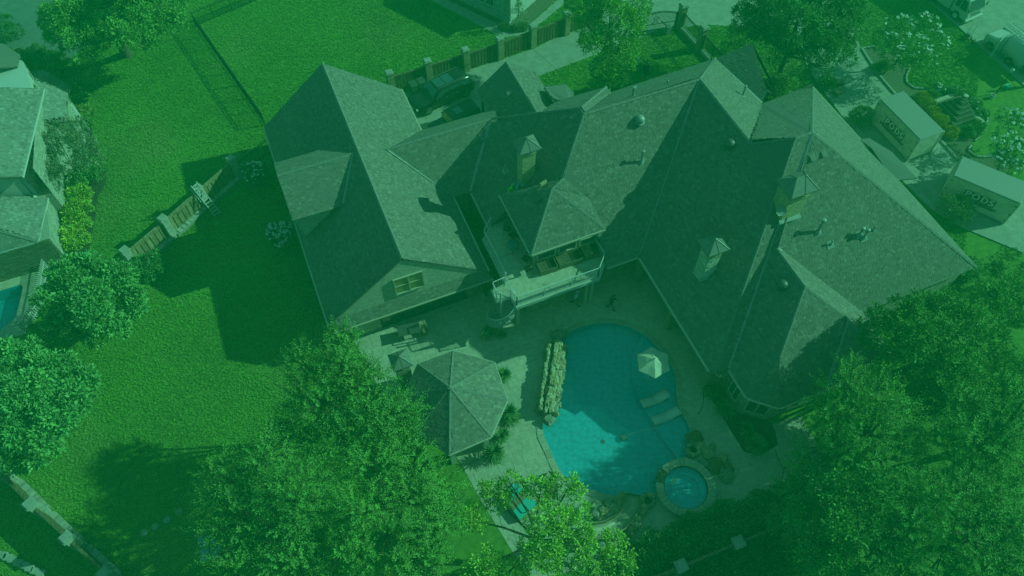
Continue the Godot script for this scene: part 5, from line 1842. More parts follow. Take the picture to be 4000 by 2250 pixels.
		for x in [-0.6, 0.55]:
			ft.box(Vector3(x, 0.1, 0), Vector3(0.12, 0.36, 0.5))
		part(lo, "foot", ft, M["white_paint"])
	# pool sweep and its hose
	var pc := thing("pool_cleaner", "dark pool cleaner resting on the deep floor of the pool", "pool cleaner", Vector3(13.49,-0.58,-14.3))
	var pm := MB.new()
	pm.cbox(Vector3(0, 0.12, 0), Vector3(0.42, 0.2, 0.36), 0.05)
	part(pc, "body", pm, M["dark_metal"])
	var hs := MB.new()
	hs.smooth(true)
	hs.tube([Vector3(13.44,-0.4,-14.24), Vector3(13.99,-0.2,-14.28), Vector3(14.87,-0.09,-14.11), Vector3(15.63,-0.09,-13.96)], [0.015], 6)
	part(pc, "hose", hs, M["aluminium"], true)
	var gh := thing("garden_hose", "dark garden hose looping over the paving right of the hot tub", "hose", Vector3(21.59,0,-9.8))
	var gm := MB.new()
	gm.smooth(true)
	gm.tube([Vector3(21.62,0.03,-9.86), Vector3(21.46,0.03,-9.37), Vector3(21.41,0.03,-8.91), Vector3(21.46,0.03,-8.64), Vector3(21.68,0.04,-8.64), Vector3(21.61,0.05,-8.75), Vector3(21.4,0.05,-8.63), Vector3(21.2,0.03,-8.37), Vector3(20.71,0.03,-7.96), Vector3(19.97,0.03,-7.58), Vector3(19.1,0.03,-7.34), Vector3(17.62,0.03,-7.25), Vector3(16.08,0.03,-7.27)], [0.022], 6)
	part(gh, "hose", gm, M["iron"], true)
	var h2 := thing("garden_hose", "thin dark hose curving beside the bay wall and pool bed", "hose", Vector3(19.71,0,-15.23))
	gm = MB.new()
	gm.smooth(true)
	gm.tube([Vector3(20.24,0.03,-15.77), Vector3(19.64,0.03,-15.25), Vector3(19.31,0.03,-14.62), Vector3(18.95,0.03,-14.1), Vector3(18.4,0.03,-13.73)], [0.02], 6)
	part(h2, "hose", gm, M["iron"], true)
	# water slide: a curved trough falling to the pool
	var sl := thing("pool_slide", "pale curved water slide channel ending at the pool's lower rim", "slide", Vector3(12.05,0,-10.38))
	var path := [Vector3(12.15,0.15,-10.61), Vector3(11.79,0.35,-10.09), Vector3(11.21,0.6,-9.62), Vector3(10.48,0.85,-9.3), Vector3(9.63,1.1,-9.17), Vector3(8.78,1.35,-9.32), Vector3(8.01,1.6,-9.59)]
	var sm := MB.new()
	sm.smooth(true)
	var rings := []
	for k in path.size():
		var dd: Vector3 = path[mini(k + 1, path.size() - 1)] - path[maxi(k - 1, 0)]
		dd.y = 0
		var sx := dd.normalized().cross(Vector3.UP)
		var r := []
		for e in [[-0.5, 0.3], [-0.42, 0.3], [-0.34, 0.1], [-0.15, 0.0], [0.15, 0.0], [0.34, 0.1], [0.42, 0.3], [0.5, 0.3], [0.44, 0.0], [0.2, -0.12], [-0.2, -0.12], [-0.44, 0.0]]:
			r.append(path[k] + sx * e[0] + Vector3(0, e[1], 0))
		rings.append(r)
	sm.loft(rings)
	part(sl, "channel", sm, M["slide_shell"], true)
	for k in 26:
		var t := rf(0.0, 1.0)
		var i := int(t * 5.99)
		var p: Vector3 = (path[i] as Vector3).lerp(path[i + 1], t * 6.0 - i)
		var dd: Vector3 = path[i + 1] - path[i]
		var sx := Vector3(dd.x, 0, dd.z).normalized().cross(Vector3.UP)
		var o := part(sl, "rock", shapes[rng.randi() % 7], stone[rng.randi() % 3])
		o.transform = Transform3D(Basis(Vector3.UP, rf(0, 6)) * Basis.from_scale(Vector3(rf(0.18, 0.34), rf(0.15, 0.3), rf(0.18, 0.3))), Vector3(p.x, p.y * 0.45, p.z) + sx * (0.62 if k % 2 else -0.64) - sl.position)
	var rpts := [Vector3(9.84,0,-10.94), Vector3(10.08,0,-10.56), Vector3(10.58,0,-10.7), Vector3(10.74,0,-10.29), Vector3(11.27,0,-10.77), Vector3(11.21,0,-10.37), Vector3(10.44,0,-9.99), Vector3(9.91,0,-10.07), Vector3(9.61,0,-10.47), Vector3(10.8,0,-9.98), Vector3(10.29,0,-10.26)]
	var rg := thing("rock_garden", "group of loose rocks filling the inside curve of the slide", "rock garden", rpts[2])
	for k in rpts.size():
		var o := part(rg, "rock", shapes[k % 7], stone[k % 3])
		o.transform = Transform3D(Basis(Vector3.UP, rf(0, 6)) * Basis.from_scale(Vector3(rf(0.28, 0.42), rf(0.2, 0.3), rf(0.25, 0.36))), rpts[k] + Vector3(0, 0.14, 0) - rg.position)
	# potted plants by the stair
	for q in [[Vector3(8.4,0,-24.23), 0.36, "dark glazed pot of leafy plants, the largest below the spiral stair"], [Vector3(7.94,0,-23.99), 0.27, "pale pot with an upright succulent, leftmost below the spiral stair"], [Vector3(9,0,-23.66), 0.27, "pale clay pot with a low plant, right of the spiral stair foot"]]:
		var pt := thing("potted_plant", q[2], "potted plant", q[0], 0.0, "potted plants by the spiral stair")
		var pm2 := MB.new()
		pm2.smooth(true)
		var r: float = q[1]
		pm2.lathe([Vector2(0.0, 0.0), Vector2(r * 0.62, 0.0), Vector2(r * 0.95, r * 1.1), Vector2(r * 1.05, r * 1.5), Vector2(r * 0.9, r * 1.5), Vector2(r * 0.85, r * 1.3), Vector2(0, r * 1.28)], Vector3.ZERO, 18)
		part(pt, "pot", pm2, M["dark_metal"] if r > 0.3 else M["rock_tan"])
		var fo := MB.new()
		for k in 22:
			var an := rf(0, TAU)
			var el := rf(0.3, 1.3)
			var dirv := Vector3(cos(an) * cos(el), sin(el), sin(an) * cos(el))
			var b0 := Vector3(cos(an) * r * 0.2, r * 1.3, sin(an) * r * 0.2)
			var sx := dirv.cross(Vector3.UP).normalized() * 0.05
			var mid := b0 + dirv * r * 0.8
			var end := b0 + dirv * r * 1.5 - Vector3(0, 0.06, 0)
			fo.quad(b0 - sx * 0.5, b0 + sx * 0.5, mid + sx, mid - sx, Vector3.UP)
			fo.tri(mid - sx, mid + sx, end, Vector3.UP)
		part(pt, "foliage", fo, M["yucca"])
	# dark-topped games table by the glass doors
	var gt := thing("games_table", "dark rectangular table standing before the glass doors", "table", w(3.35, 0, 26.2), -0.14)
	var tp := MB.new()
	tp.cbox(Vector3(0, 0.74, 0), Vector3(1.5, 0.05, 0.85), 0.012)
	part(gt, "tabletop", tp, M["dark_metal"])
	for x in [-0.62, 0.62]:
		for z in [-0.32, 0.32]:
			var lg := MB.new()
			lg.box(Vector3(x, 0.36, z), Vector3(0.07, 0.72, 0.07))
			part(gt, "leg", lg, M["pale_wood"])
	var bench := thing("patio_bench", "pale wooden bench at the sunny end of the dark table", "bench", w(4.35, 0, 26.1), -0.14)
	var bs := MB.new()
	for k in 4:
		bs.box(Vector3(-0.13 + 0.09 * k, 0.44, 0), Vector3(0.08, 0.03, 0.8))
	part(bench, "seat", bs, M["pale_wood"])
	for z in [-0.34, 0.34]:
		var lg := MB.new()
		lg.box(Vector3(0, 0.21, z), Vector3(0.32, 0.42, 0.06))
		part(bench, "leg", lg, M["pale_wood"])
	# outdoor fireplace with a metal hood
	var fp := thing("outdoor_fireplace", "stone outdoor fireplace with a metal hipped cap behind the pavilion", "fireplace", w(2.0, 0, 22.8))
	brick_box(fp, w(1.6, 0, 23.2), w(2.4, 3.1, 22.4), Color(0.34, 0.31, 0.22), 0.25, 0.3, 0.15, 0.03)
	metal_cap(fp, w(2.0, 3.35, 22.8), 0.62, 0.62, 0.5, 0.0, M["cap_metal"])
	var cps := MB.new()
	for s in [[-0.3, -0.3], [0.3, -0.3], [0.3, 0.3], [-0.3, 0.3]]:
		cps.box(Vector3(s[0], 3.2, s[1]), Vector3(0.06, 0.3, 0.06))
	part(fp, "cap_support", cps, M["dark_metal"])
	# turquoise daybed under the yellow-green tree
	var db := thing("turquoise_daybed", "turquoise cushioned daybed with a wooden tray half hidden under the yellow tree", "daybed", Vector3(5.84,0,-12.94))
	var e0 := Vector3(5.98,0.45,-13.97)
	var e1 := Vector3(4.96,0.45,-13.43)
	var e2 := Vector3(5.35,0.45,-11.78)
	var e3 := Vector3(6.64,0.45,-12.28)
	for q in [[e0, e1, 0.0, 0.36], [e0, e1, 0.62, 1.0]]:
		var m1 := MB.new()
		var a0: Vector3 = e0.lerp(e3, q[2])
		var b0: Vector3 = e1.lerp(e2, q[2])
		var a1: Vector3 = e0.lerp(e3, q[3])
		var b1: Vector3 = e1.lerp(e2, q[3])
		m1.prism(PackedVector2Array([Vector2(a0.x, a0.z), Vector2(b0.x, b0.z), Vector2(b1.x, b1.z), Vector2(a1.x, a1.z)]), 0.32, 0.45)
		part(db, "cushion", m1, M["turquoise"], true)
	var wt := MB.new()
	for k in 5:
		var t := 0.385 + 0.05 * k
		wt.beam(e0.lerp(e3, t), e1.lerp(e2, t), 0.1, 0.03)
	part(db, "tray", wt, M["pale_wood"], true)
	var fr := MB.new()
	fr.prism(PackedVector2Array([Vector2(e0.x, e0.z), Vector2(e1.x, e1.z), Vector2(e2.x, e2.z), Vector2(e3.x, e3.z)]), 0.0, 0.31)
	part(db, "frame", fr, M["pale_wood"], true)
	var rl := MB.new()
	rl.beam((e0 + e1) * 0.5 + Vector3(0, 0.25, 0), (e2 + e3) * 0.5 + Vector3(0, 0.25, 0), 0.05, 0.05)
	for s in [(e0 + e1) * 0.5, (e2 + e3) * 0.5]:
		rl.beam(s - Vector3(0, 0.1, 0), s + Vector3(0, 0.25, 0), 0.05, 0.05)
	part(db, "rail", rl, M["iron"], true)

func rock_shape(sd: int) -> ArrayMesh:
	var g := RandomNumberGenerator.new()
	g.seed = sd
	var n := FastNoiseLite.new()
	n.seed = sd
	n.frequency = 0.7
	var mb := MB.new()
	var pt := func(i: int, j: int) -> Vector3:
		var t := PI * j / 5.0 - PI / 2
		var a := TAU * (i % 8) / 8.0
		var p := Vector3(cos(t) * cos(a), sin(t), cos(t) * sin(a))
		# squarish: push towards a cube, then roughen
		var c := p / maxf(absf(p.x), maxf(absf(p.y), absf(p.z)))
		return p.lerp(c, 0.55) * (0.95 + 0.45 * n.get_noise_3dv(p * 1.7))
	for j in 5:
		for i in 8:
			var a: Vector3 = pt.call(i, j)
			var b: Vector3 = pt.call(i + 1, j)
			var c: Vector3 = pt.call(i + 1, j + 1)
			var d: Vector3 = pt.call(i, j + 1)
			mb.quad(a, b, c, d, a + b + c + d)
	return mb.done()

func iron_chair() -> Node3D:
	var t := Node3D.new()
	var s := MB.new()
	s.cbox(Vector3(0, 0.44, 0), Vector3(0.46, 0.03, 0.46), 0.01)
	part(t, "seat", s, M["iron"])
	var b := MB.new()
	for k in 6:
		b.beam(Vector3(-0.2 + 0.08 * k, 0.46, 0.22), Vector3(-0.2 + 0.08 * k, 0.92, 0.3), 0.018, 0.018)
	for y in [0.6, 0.75]:
		b.beam(Vector3(-0.22, y, 0.25), Vector3(0.22, y, 0.25), 0.016, 0.016)
	b.tube([Vector3(-0.23, 0.46, 0.22), Vector3(-0.22, 0.88, 0.29), Vector3(0, 0.97, 0.31), Vector3(0.22, 0.88, 0.29), Vector3(0.23, 0.46, 0.22)], [0.016], 5)
	part(t, "backrest", b, M["iron"])
	for x in [-0.21, 0.21]:
		var a := MB.new()
		a.tube([Vector3(x, 0.66, 0.25), Vector3(x * 1.15, 0.68, 0.0), Vector3(x * 1.1, 0.64, -0.2), Vector3(x, 0.44, -0.2)], [0.014], 5)
		part(t, "armrest", a, M["iron"])
		for z in [-0.2, 0.21]:
			var l := MB.new()
			l.tube([Vector3(x, 0.44, z), Vector3(x * 1.05, 0.2, z * 1.05), Vector3(x * 1.25, 0.0, z * 1.25)], [0.014], 5)
			part(t, "leg", l, M["iron"])
	return t

func build_deck_things() -> void:
	var proto := iron_chair()
	var spots := [[Vector3(11.74,3.3,-29.37), 2.6, "black iron chair farthest along the balcony, by its rear corner"], [Vector3(11.9,3.3,-28.74), 1.9, "black iron chair on the balcony just behind the round table"], [Vector3(11.95,3.3,-26.62), 0.6, "black iron chair on the balcony in front of the round table"], [Vector3(11.78,3.3,-25.82), 0.1, "iron chair at the balcony corner, half in sunshine"]]
	for k in spots.size():
		var c: Node3D = proto if k == 0 else proto.duplicate()
		c.name = numbered("iron_chair")
		add_child(c)
		c.position = Vector3(spots[k][0].x, 3.3, spots[k][0].z)
		c.rotation.y = spots[k][1]
		tag(c, spots[k][2], "chair", "iron chairs on the balcony")
	var tb := thing("round_table", "round glass-mosaic topped iron table among the balcony chairs", "table", w(11.5, 3.3, 27.75))
	var tt := MB.new()
	tt.lathe([Vector2(0.0, 0.72), Vector2(0.42, 0.72), Vector2(0.42, 0.75), Vector2(0.0, 0.75)], Vector3.ZERO, 24)
	part(tb, "tabletop", tt, M["table_glass"])
	var rm := MB.new()
	for r in [0.42, 0.28, 0.14]:
		var pts := []
		for k in 25:
			pts.append(Vector3(cos(TAU * k / 24) * r, 0.755, sin(TAU * k / 24) * r))
		rm.tube(pts, [0.012 if r < 0.4 else 0.02], 5, false)
	part(tb, "rim", rm, M["iron"])
	for k in 3:
		var lg := MB.new()
		var an := TAU * k / 3
		lg.tube([Vector3(cos(an) * 0.1, 0.7, sin(an) * 0.1), Vector3(cos(an) * 0.06, 0.35, sin(an) * 0.06), Vector3(cos(an) * 0.3, 0.0, sin(an) * 0.3)], [0.016], 5)
		part(tb, "leg", lg, M["iron"])
	# slatted benches and planters below the tower windows
	for k in 3:
		var bw: float = [1.25, 1.7, 1.05][k]
		var x0: float = [12.42, 13.78, 15.62][k]
		var pl := thing("wicker_planter", ["woven planter bench with an open lattice top, leftmost under the tower windows", "long woven planter bench with lattice top in the middle under the windows", "woven grill cabinet with a pale counter at the right end of the balcony"][k], "planter", w(x0 + bw * 0.5, 3.3, 25.62), -0.03, "woven units under the tower windows")
		var bx := MB.new()
		for s in [[0.0, -0.42, bw, 0.05], [0.0, 0.42, bw, 0.05]]:
			bx.box(Vector3(s[0], 0.24, s[1]), Vector3(s[2], 0.48, s[3]))
		for x in [-bw * 0.5 + 0.025, bw * 0.5 - 0.025]:
			bx.box(Vector3(x, 0.24, 0), Vector3(0.05, 0.48, 0.79))
		bx.box(Vector3(0, 0.56, -0.43), Vector3(bw, 0.16, 0.05))
		bx.box(Vector3(0, 0.05, 0), Vector3(bw - 0.1, 0.04, 0.79))
		part(pl, "woven_frame", bx, M["wicker"])
		if k < 2:
			var dk := MB.new()
			dk.box(Vector3(0.0 if k == 0 else 0.45, 0.3, 0.0), Vector3(bw * 0.42, 0.03, 0.78))
			part(pl, "cushion", dk, M["iron"]).position.x = bw * 0.25 if k == 0 else -0.05
			var lt := MB.new()
			var n := int(bw * 0.55 / 0.12)
			var lx := -bw * 0.5 + 0.08
			for i in n:
				lt.box(Vector3(lx + i * 0.12, 0.475, 0), Vector3(0.04, 0.03, 0.78))
			for i in 7:
				lt.box(Vector3(lx + n * 0.06 - 0.06, 0.48, -0.36 + i * 0.12), Vector3(n * 0.12, 0.03, 0.04))
			part(pl, "lattice", lt, M["wicker"])
		else:
			var ct := MB.new()
			ct.cbox(Vector3(-0.2, 0.5, 0), Vector3(0.62, 0.05, 0.86), 0.015)
			part(pl, "counter", ct, M["pale_wood"])
			var gl := MB.new()
			gl.cbox(Vector3(0.32, 0.5, 0), Vector3(0.42, 0.12, 0.7), 0.03)
			part(pl, "grill", gl, M["iron"])
	# spiral stair from the patio to the balcony landing
	var c := w(9.3, 0, 24.45)
	var sp := thing("spiral_stair", "pale metal spiral stair winding from the patio to the balcony landing", "staircase", c)
	var pole := MB.new()
	pole.tube([Vector3(0, 0, 0), Vector3(0, 4.3, 0)], [0.06], 10)
	part(sp, "centre_pole", pole, M["aluminium"])
	var steps := 14
	var rail := []
	for k in steps:
		var a0 := -0.35 - TAU * 0.86 * (1.0 - float(k) / steps) + 0.35 + PI * 0.5 - 1.35
		var an := -1.2 + (steps - k) * 0.40
		var y := 3.2 * (k + 1) / (steps + 1.0)
		var tr := MB.new()
		tr.prism(PackedVector2Array([Vector2(cos(an - 0.04), sin(an - 0.04)) * 0.06, Vector2(cos(an), sin(an)) * 0.98, Vector2(cos(an + 0.2), sin(an + 0.2)) * 1.0, Vector2(cos(an + 0.4), sin(an + 0.4)) * 0.98, Vector2(cos(an + 0.44), sin(an + 0.44)) * 0.06]), y - 0.04, y)
		part(sp, "tread", tr, M["flashing"])
		for e in 3:
			var aa := an + 0.07 + 0.13 * e
			var yy := y + (1 - e) * 0.07
			var bl := MB.new()
			bl.tube([Vector3(cos(aa) * 0.97, yy, sin(aa) * 0.97), Vector3(cos(aa) * 0.97, yy + 0.92, sin(aa) * 0.97)], [0.012], 5)
			part(sp, "baluster", bl, M["white_paint"])
		rail.append(Vector3(cos(an + 0.2) * 0.97, y + 0.93, sin(an + 0.2) * 0.97))
	var rl := MB.new()
	rl.smooth(true)
	rl.tube(rail, [0.028], 8)
	part(sp, "handrail", rl, M["white_paint"])

func build_garden() -> void:
	# ladder leaning on the stone pillar of the west fence
	var ld := thing("leaning_ladder", "white extension ladder leaning on a stone fence pillar over the west lawn", "ladder", Vector3(-6.67,0,-41.39))
	var foot := [Vector3(-6.88,0,-41.31), Vector3(-6.45,0,-41.49)]
	var head := [Vector3(-7.6,2.75,-42.38), Vector3(-7.18,2.75,-42.65)]
	for k in 2:
		var rl := MB.new()
		rl.beam(foot[k], head[k], 0.04, 0.09)
		part(ld, "rail", rl, M["white_paint"], true)
	for k in 11:
		var rg := MB.new()
		var t := (k + 0.7) / 11.3
		rg.beam((foot[0] as Vector3).lerp(head[0], t), (foot[1] as Vector3).lerp(head[1], t), 0.04, 0.04)
		part(ld, "rung", rg, M["white_paint"], true)
	var up := MB.new()
	for k in 3:
		var t := 0.55 + 0.16 * k
		var a: Vector3 = foot[0].lerp(head[0], t)
		var b: Vector3 = foot[1].lerp(head[1], t + 0.1)
		up.beam(a, b, 0.05, 0.03)
	up.beam(foot[0].lerp(head[0], 0.5) + Vector3(-0.2, -0.1, -0.15), head[0] + Vector3(-0.15, -0.25, 0), 0.05, 0.08)
	part(ld, "fly_section", up, M["aluminium"], true)
	# stepping stones
	for k in 4:
		var q: Vector3 = [Vector3(-15.05,0,-19.52), Vector3(-14.41,0,-19.63), Vector3(-13.72,0,-19.77), Vector3(-12.99,0,-19.99)][k]
		var s := thing("stepping_stone", "round grey stepping stone in the shaded lawn, %s in the row from the fence" % ["first", "second", "third", "fourth"][k], "stepping stone", q, 0.0, "stepping stones in the lawn")
		var m := MB.new()
		m.lathe([Vector2(0.21, 0.0), Vector2(0.21, 0.035), Vector2(0.19, 0.05), Vector2(0, 0.05)], Vector3.ZERO, 18)
		part(s, "slab", m, M["concrete"])
	# pale fabric swing canopy at the bottom
	var sw := thing("garden_swing", "pale blue fabric canopy of a garden swing half under the big tree", "swing", Vector3(-11.79,0,-17.05))
	var c0 := Vector3(-11.77,1.9,-17.39)
	var c1 := Vector3(-11.83,1.9,-15.89)
	var c2 := Vector3(-10.7,1.9,-15.83)
	var c3 := Vector3(-10.59,1.9,-17.2)
	for half in [[c0, c0.lerp(c1, 0.46), c3.lerp(c2, 0.46), c3], [c0.lerp(c1, 0.52), c1, c2, c3.lerp(c2, 0.52)]]:
		var m := MB.new()
		var mid: Vector3 = (half[0] + half[1] + half[2] + half[3]) * 0.25 - Vector3(0, 0.1, 0)
		for k in 4:
			var a: Vector3 = half[k]
			var b: Vector3 = half[(k + 1) % 4]
			var e := ((a + b) * 0.5).lerp(mid, 0.08)
			m.tri(a, e, mid, Vector3.UP)
			m.tri(e, b, mid, Vector3.UP)
		part(sw, "canopy", m, M["blue_canvas"], true)
	var fr := MB.new()
	for c in [c0, c1, c2, c3]:
		fr.beam(c, Vector3(c.x, 0, c.z), 0.05, 0.05)
	fr.beam((c0 + c3) * 0.5, (c1 + c2) * 0.5, 0.06, 0.06)
	part(sw, "frame", fr, M["iron"], true)
	var st := MB.new()
	st.cbox((c1 + c2) * 0.5 - Vector3(0, 1.4, 0) + Vector3(0.1, 0, -0.5), Vector3(1.3, 0.1, 0.5), 0.03)
	part(sw, "seat", st, M["pale_wood"], true)
	# paving stones of the next garden, bottom-left corner
	for k in 8:
		var q: Vector3 = [Vector3(-22.65,0,-21.26), Vector3(-22.42,0,-21.03), Vector3(-22.15,0,-20.79), Vector3(-21.83,0,-20.47), Vector3(-21.53,0,-20.19), Vector3(-21.28,0,-19.92), Vector3(-21.01,0,-19.65), Vector3(-20.71,0,-19.4)][k]
		var s := thing("border_block", "grey concrete block edging the neighbour's lawn, number %s from the corner" % ["one", "two", "three", "four", "five", "six", "seven", "eight"][k], "block", q, -0.5, "edging blocks in the corner garden")
		var m := MB.new()
		m.cbox(Vector3(0, 0.08, 0), Vector3(0.5, 0.16, 0.4), 0.03)
		part(s, "block", m, M["concrete"])
	# tiered timber planter with a stone rim
	var tp := thing("tiered_planter", "square stepped planter with stone rim in the front bed by the containers", "planter", w(51.0, 0, 28.9))
	var rim := [[49.7, 30.55], [52.45, 30.55], [52.45, 27.2], [49.6, 27.2]]
	for k in 4:
		var a := w(rim[k][0], 0.2, rim[k][1])
		var b := w(rim[(k + 1) % 4][0], 0.2, rim[(k + 1) % 4][1])
		if k == 3:
			continue
		var m := MB.new()
		m.beam(a, b + (b - a).normalized() * 0.17, 0.36, 0.4)
		part(tp, "stone_rim", m, M["pale_paving"], true)
	for k in 6:
		var s := 1.0 - k * 0.155
		var y := 0.12 + k * 0.2
		var cx := lerpf(51.0, 51.75, k / 5.0)
		var cb := lerpf(28.9, 29.3, k / 5.0)
		for e in 4:
			var u := Vector3.RIGHT.rotated(Vector3.UP, PI / 2 * e)
			var m := MB.new()
			var half := 1.25 * s if e % 2 == 0 else 1.5 * s
			var dist := 1.5 * s if e % 2 == 0 else 1.25 * s
			m.box(w(cx, y, cb) + u.cross(Vector3.UP) * dist, Vector3(half * 2, 0.2, 0.09), Basis(u, Vector3.UP, u.cross(Vector3.UP)))
			part(tp, "timber", m, M["grey_wood"], true)
		var so := MB.new()
		so.box(w(cx, y + 0.03, cb), Vector3(2.4 * s, 0.12, 2.9 * s))
		part(tp, "soil", so, M["soil"], true)
	var bt := MB.new()
	bt.smooth(true)
	bt.lathe([Vector2(0.16, 1.1), Vector2(0.1, 1.25), Vector2(0.22, 1.5), Vector2(0.3, 1.56), Vector2(0.0, 1.5)], w(51.8, 0, 29.35), 14)
	part(tp, "bird_bath", bt, M["concrete"], true)
	# lamp post in the front lawn
	var lp := thing("lamp_post", "slim dark lamp post on the front lawn near the white van", "lamp post", w(56.22, 0, 29.59))
	var pm := MB.new()
	pm.tube([Vector3.ZERO, Vector3(0, 2.3, 0)], [0.05, 0.035], 8)
	part(lp, "post", pm, M["iron"])
	var lh := MB.new()
	lh.lathe([Vector2(0.07, 2.3), Vector2(0.13, 2.55), Vector2(0.16, 2.58), Vector2(0, 2.72)], Vector3.ZERO, 8)
	part(lp, "lantern", lh, M["aluminium"])
	var fl := thing("paint_bucket", "pale bucket at the foot of the lamp post on the lawn", "bucket", Vector3(55.47,0,-29.32))
	var bm := MB.new()
	bm.lathe([Vector2(0, 0), Vector2(0.16, 0), Vector2(0.2, 0.36), Vector2(0.17, 0.36), Vector2(0.15, 0.05), Vector2(0, 0.05)], Vector3.ZERO, 14)
	part(fl, "pail", bm, M["white_paint"])
	var tb := thing("turquoise_box", "small turquoise box on the shaded lawn near the white van", "box", Vector3(57.47,0,-29.8), 0.4)
	bm = MB.new()
	bm.cbox(Vector3(0, 0.15, 0), Vector3(0.4, 0.3, 0.36), 0.03)
	part(tb, "box", bm, M["turquoise"])
	# gear at the kerb
	var mw := thing("lawn_mower", "red and grey mower standing on the kerb of the street", "lawn mower", Vector3(58.6,0,-36.11), 0.5)
	bm = MB.new()
	bm.cbox(Vector3(0, 0.22, 0), Vector3(0.75, 0.22, 0.55), 0.08)
	part(mw, "deck", bm, M["rock_brown"])
	bm = MB.new()
	bm.cbox(Vector3(0.05, 0.42, 0), Vector3(0.35, 0.22, 0.34), 0.05)
	part(mw, "engine", bm, M["dark_metal"])
	bm = MB.new()
	bm.tube([Vector3(0.3, 0.3, -0.22), Vector3(0.95, 0.95, -0.2), Vector3(0.95, 0.95, 0.2), Vector3(0.3, 0.3, 0.22)], [0.018], 6)
	part(mw, "handle", bm, M["alloy"])
	for x in [-0.3, 0.3]:
		for z in [-0.3, 0.3]:
			bm = MB.new()
			bm.tube([Vector3(x, 0.12, z - 0.03), Vector3(x, 0.12, z + 0.03)], [0.12], 12)
			part(mw, "wheel", bm, M["rubber"])
	var bg := thing("tool_bag", "brown tool bag on the kerb between the mower and van", "bag", Vector3(58.83,0,-35.45), 0.3)
	bm = MB.new()
	bm.cbox(Vector3(0, 0.14, 0), Vector3(0.42, 0.28, 0.24), 0.08)
	part(bg, "bag", bm, M["rock_brown"])
	bm = MB.new()
	bm.tube([Vector3(-0.14, 0.26, 0), Vector3(-0.08, 0.4, 0), Vector3(0.08, 0.4, 0), Vector3(0.14, 0.26, 0)], [0.015], 6)
	part(bg, "strap", bm, M["iron"])
	var pt := thing("wooden_pallet", "small wooden pallet on the pavement beside the van door", "pallet", Vector3(59.37,0,-34.49), 0.5)
	for k in 5:
		bm = MB.new()
		bm.box(Vector3(-0.4 + 0.2 * k, 0.11, 0), Vector3(0.12, 0.025, 0.8))
		part(pt, "slat", bm, M["pale_wood"])
	for z in [-0.35, 0, 0.35]:
		bm = MB.new()
		bm.box(Vector3(0, 0.05, z), Vector3(0.92, 0.09, 0.07))
		part(pt, "bearer", bm, M["pale_wood"])
	# pile of builders' things on the front drive
	var cr := thing("open_crate", "open cardboard crate with a dark slot on the front drive", "crate", Vector3(44.47,0,-35.52), -0.2)
	bm = MB.new()
	bm.cbox(Vector3(0, 0.25, 0), Vector3(0.8, 0.5, 0.5), 0.02)
	part(cr, "box", bm, M["pale_wood"])
	bm = MB.new()
	bm.box(Vector3(0, 0.26, 0.256), Vector3(0.72, 0.22, 0.02))
	part(cr, "slot", bm, M["iron"])
	var pl := thing("board_stack", "low stack of pale boards on the drive below the crate", "board stack", Vector3(43.97,0,-34.69), 0.25)
	for k in 4:
		bm = MB.new()
		bm.box(Vector3(rf(-0.06, 0.06), 0.05 + 0.07 * k, rf(-0.04, 0.04)), Vector3(0.95, 0.05, 0.55))
		part(pl, "board", bm, M["pale_wood"])
	var tq := thing("folded_tarps", "heap of blue-grey folded tarps and poles on the front drive", "tarp", Vector3(44.18,0,-36.17), 0.3)
	for k in 7:
		bm = MB.new()
		bm.beam(Vector3(-0.5 + 0.16 * k, 0.12 + 0.05 * (k % 3), -0.6), Vector3(-0.3 + 0.14 * k, 0.3, 0.6), 0.16, 0.12)
		part(tq, "fold", bm, M["blue_canvas"] if k % 2 else M["flashing"])
	bm = MB.new()
	bm.tube([Vector3(0.5, 0.2, -0.7), Vector3(0.9, 0.15, 0.4)], [0.02], 6)
	part(tq, "pole", bm, M["iron"])
	var wr := thing("garden_wreath", "white round garden hoop standing on the lawn beyond the garage gable", "hoop", Vector3(21.36,0.5,-43.87))
	var pts := []
	for k in 19:
		pts.append(Vector3(cos(TAU * k / 18) * 0.42, 0.05 + 0.42 + sin(TAU * k / 18) * 0.42, 0))
	bm = MB.new()
	bm.tube(pts, [0.06], 6, false)
	wr.position.y = 0.0
	part(wr, "hoop", bm, M["white_paint"])
	# white edging stones along the front beds
	var edge := [Vector3(51.5,0,-34.9), Vector3(50.47,0,-34.12), Vector3(50.07,0,-33.49), Vector3(50.24,0,-32.73), Vector3(50.94,0,-32.31), Vector3(52.77,0,-31.27), Vector3(53.86,0,-29.99), Vector3(53.98,0,-28.8), Vector3(53.56,0,-27.61), Vector3(52.47,0,-26.6), Vector3(50.76,0,-25.89)]
	var es := thing("bed_edging", "winding row of pale stones edging the front lawn beds", "edging", edge[0])
	var e2 := [Vector3(50.16,0,-25.62), Vector3(49.59,0,-25.29), Vector3(49.72,0,-24.54), Vector3(50.12,0,-24.31), Vector3(50.8,0,-24.07)]
	var e3 := [Vector3(49.19,0,-38.55), Vector3(50.45,0,-38.39)]
	for run in [edge, e2, e3]:
		for i in run.size() - 1:
			var a: Vector3 = run[i]
			var b: Vector3 = run[i + 1]
			var n := maxi(1, int(a.distance_to(b) / 0.34))
			for k in n:
				var st2 := MB.new()
				st2.cbox(Vector3.ZERO, Vector3(a.distance_to(b) / n * 0.94, 0.14, 0.16 + rf(-0.02, 0.02)), 0.025)
				var o := part(es, "edging_stone", st2, M["concrete"])
				o.position = a.lerp(b, (k + 0.5) / n) + Vector3(0, 0.06, 0) - es.position
				o.rotation.y = -atan2((b - a).z, (b - a).x) + rf(-0.08, 0.08)
	# things left on the roof
	var ch := thing("tool_case", "tan tool case lying on the ridge of the tower roof", "case", w(14.2, 7.32, 29.25), 0.35)
	bm = MB.new()
	bm.cbox(Vector3(0, 0.12, 0), Vector3(0.62, 0.24, 0.22), 0.06)
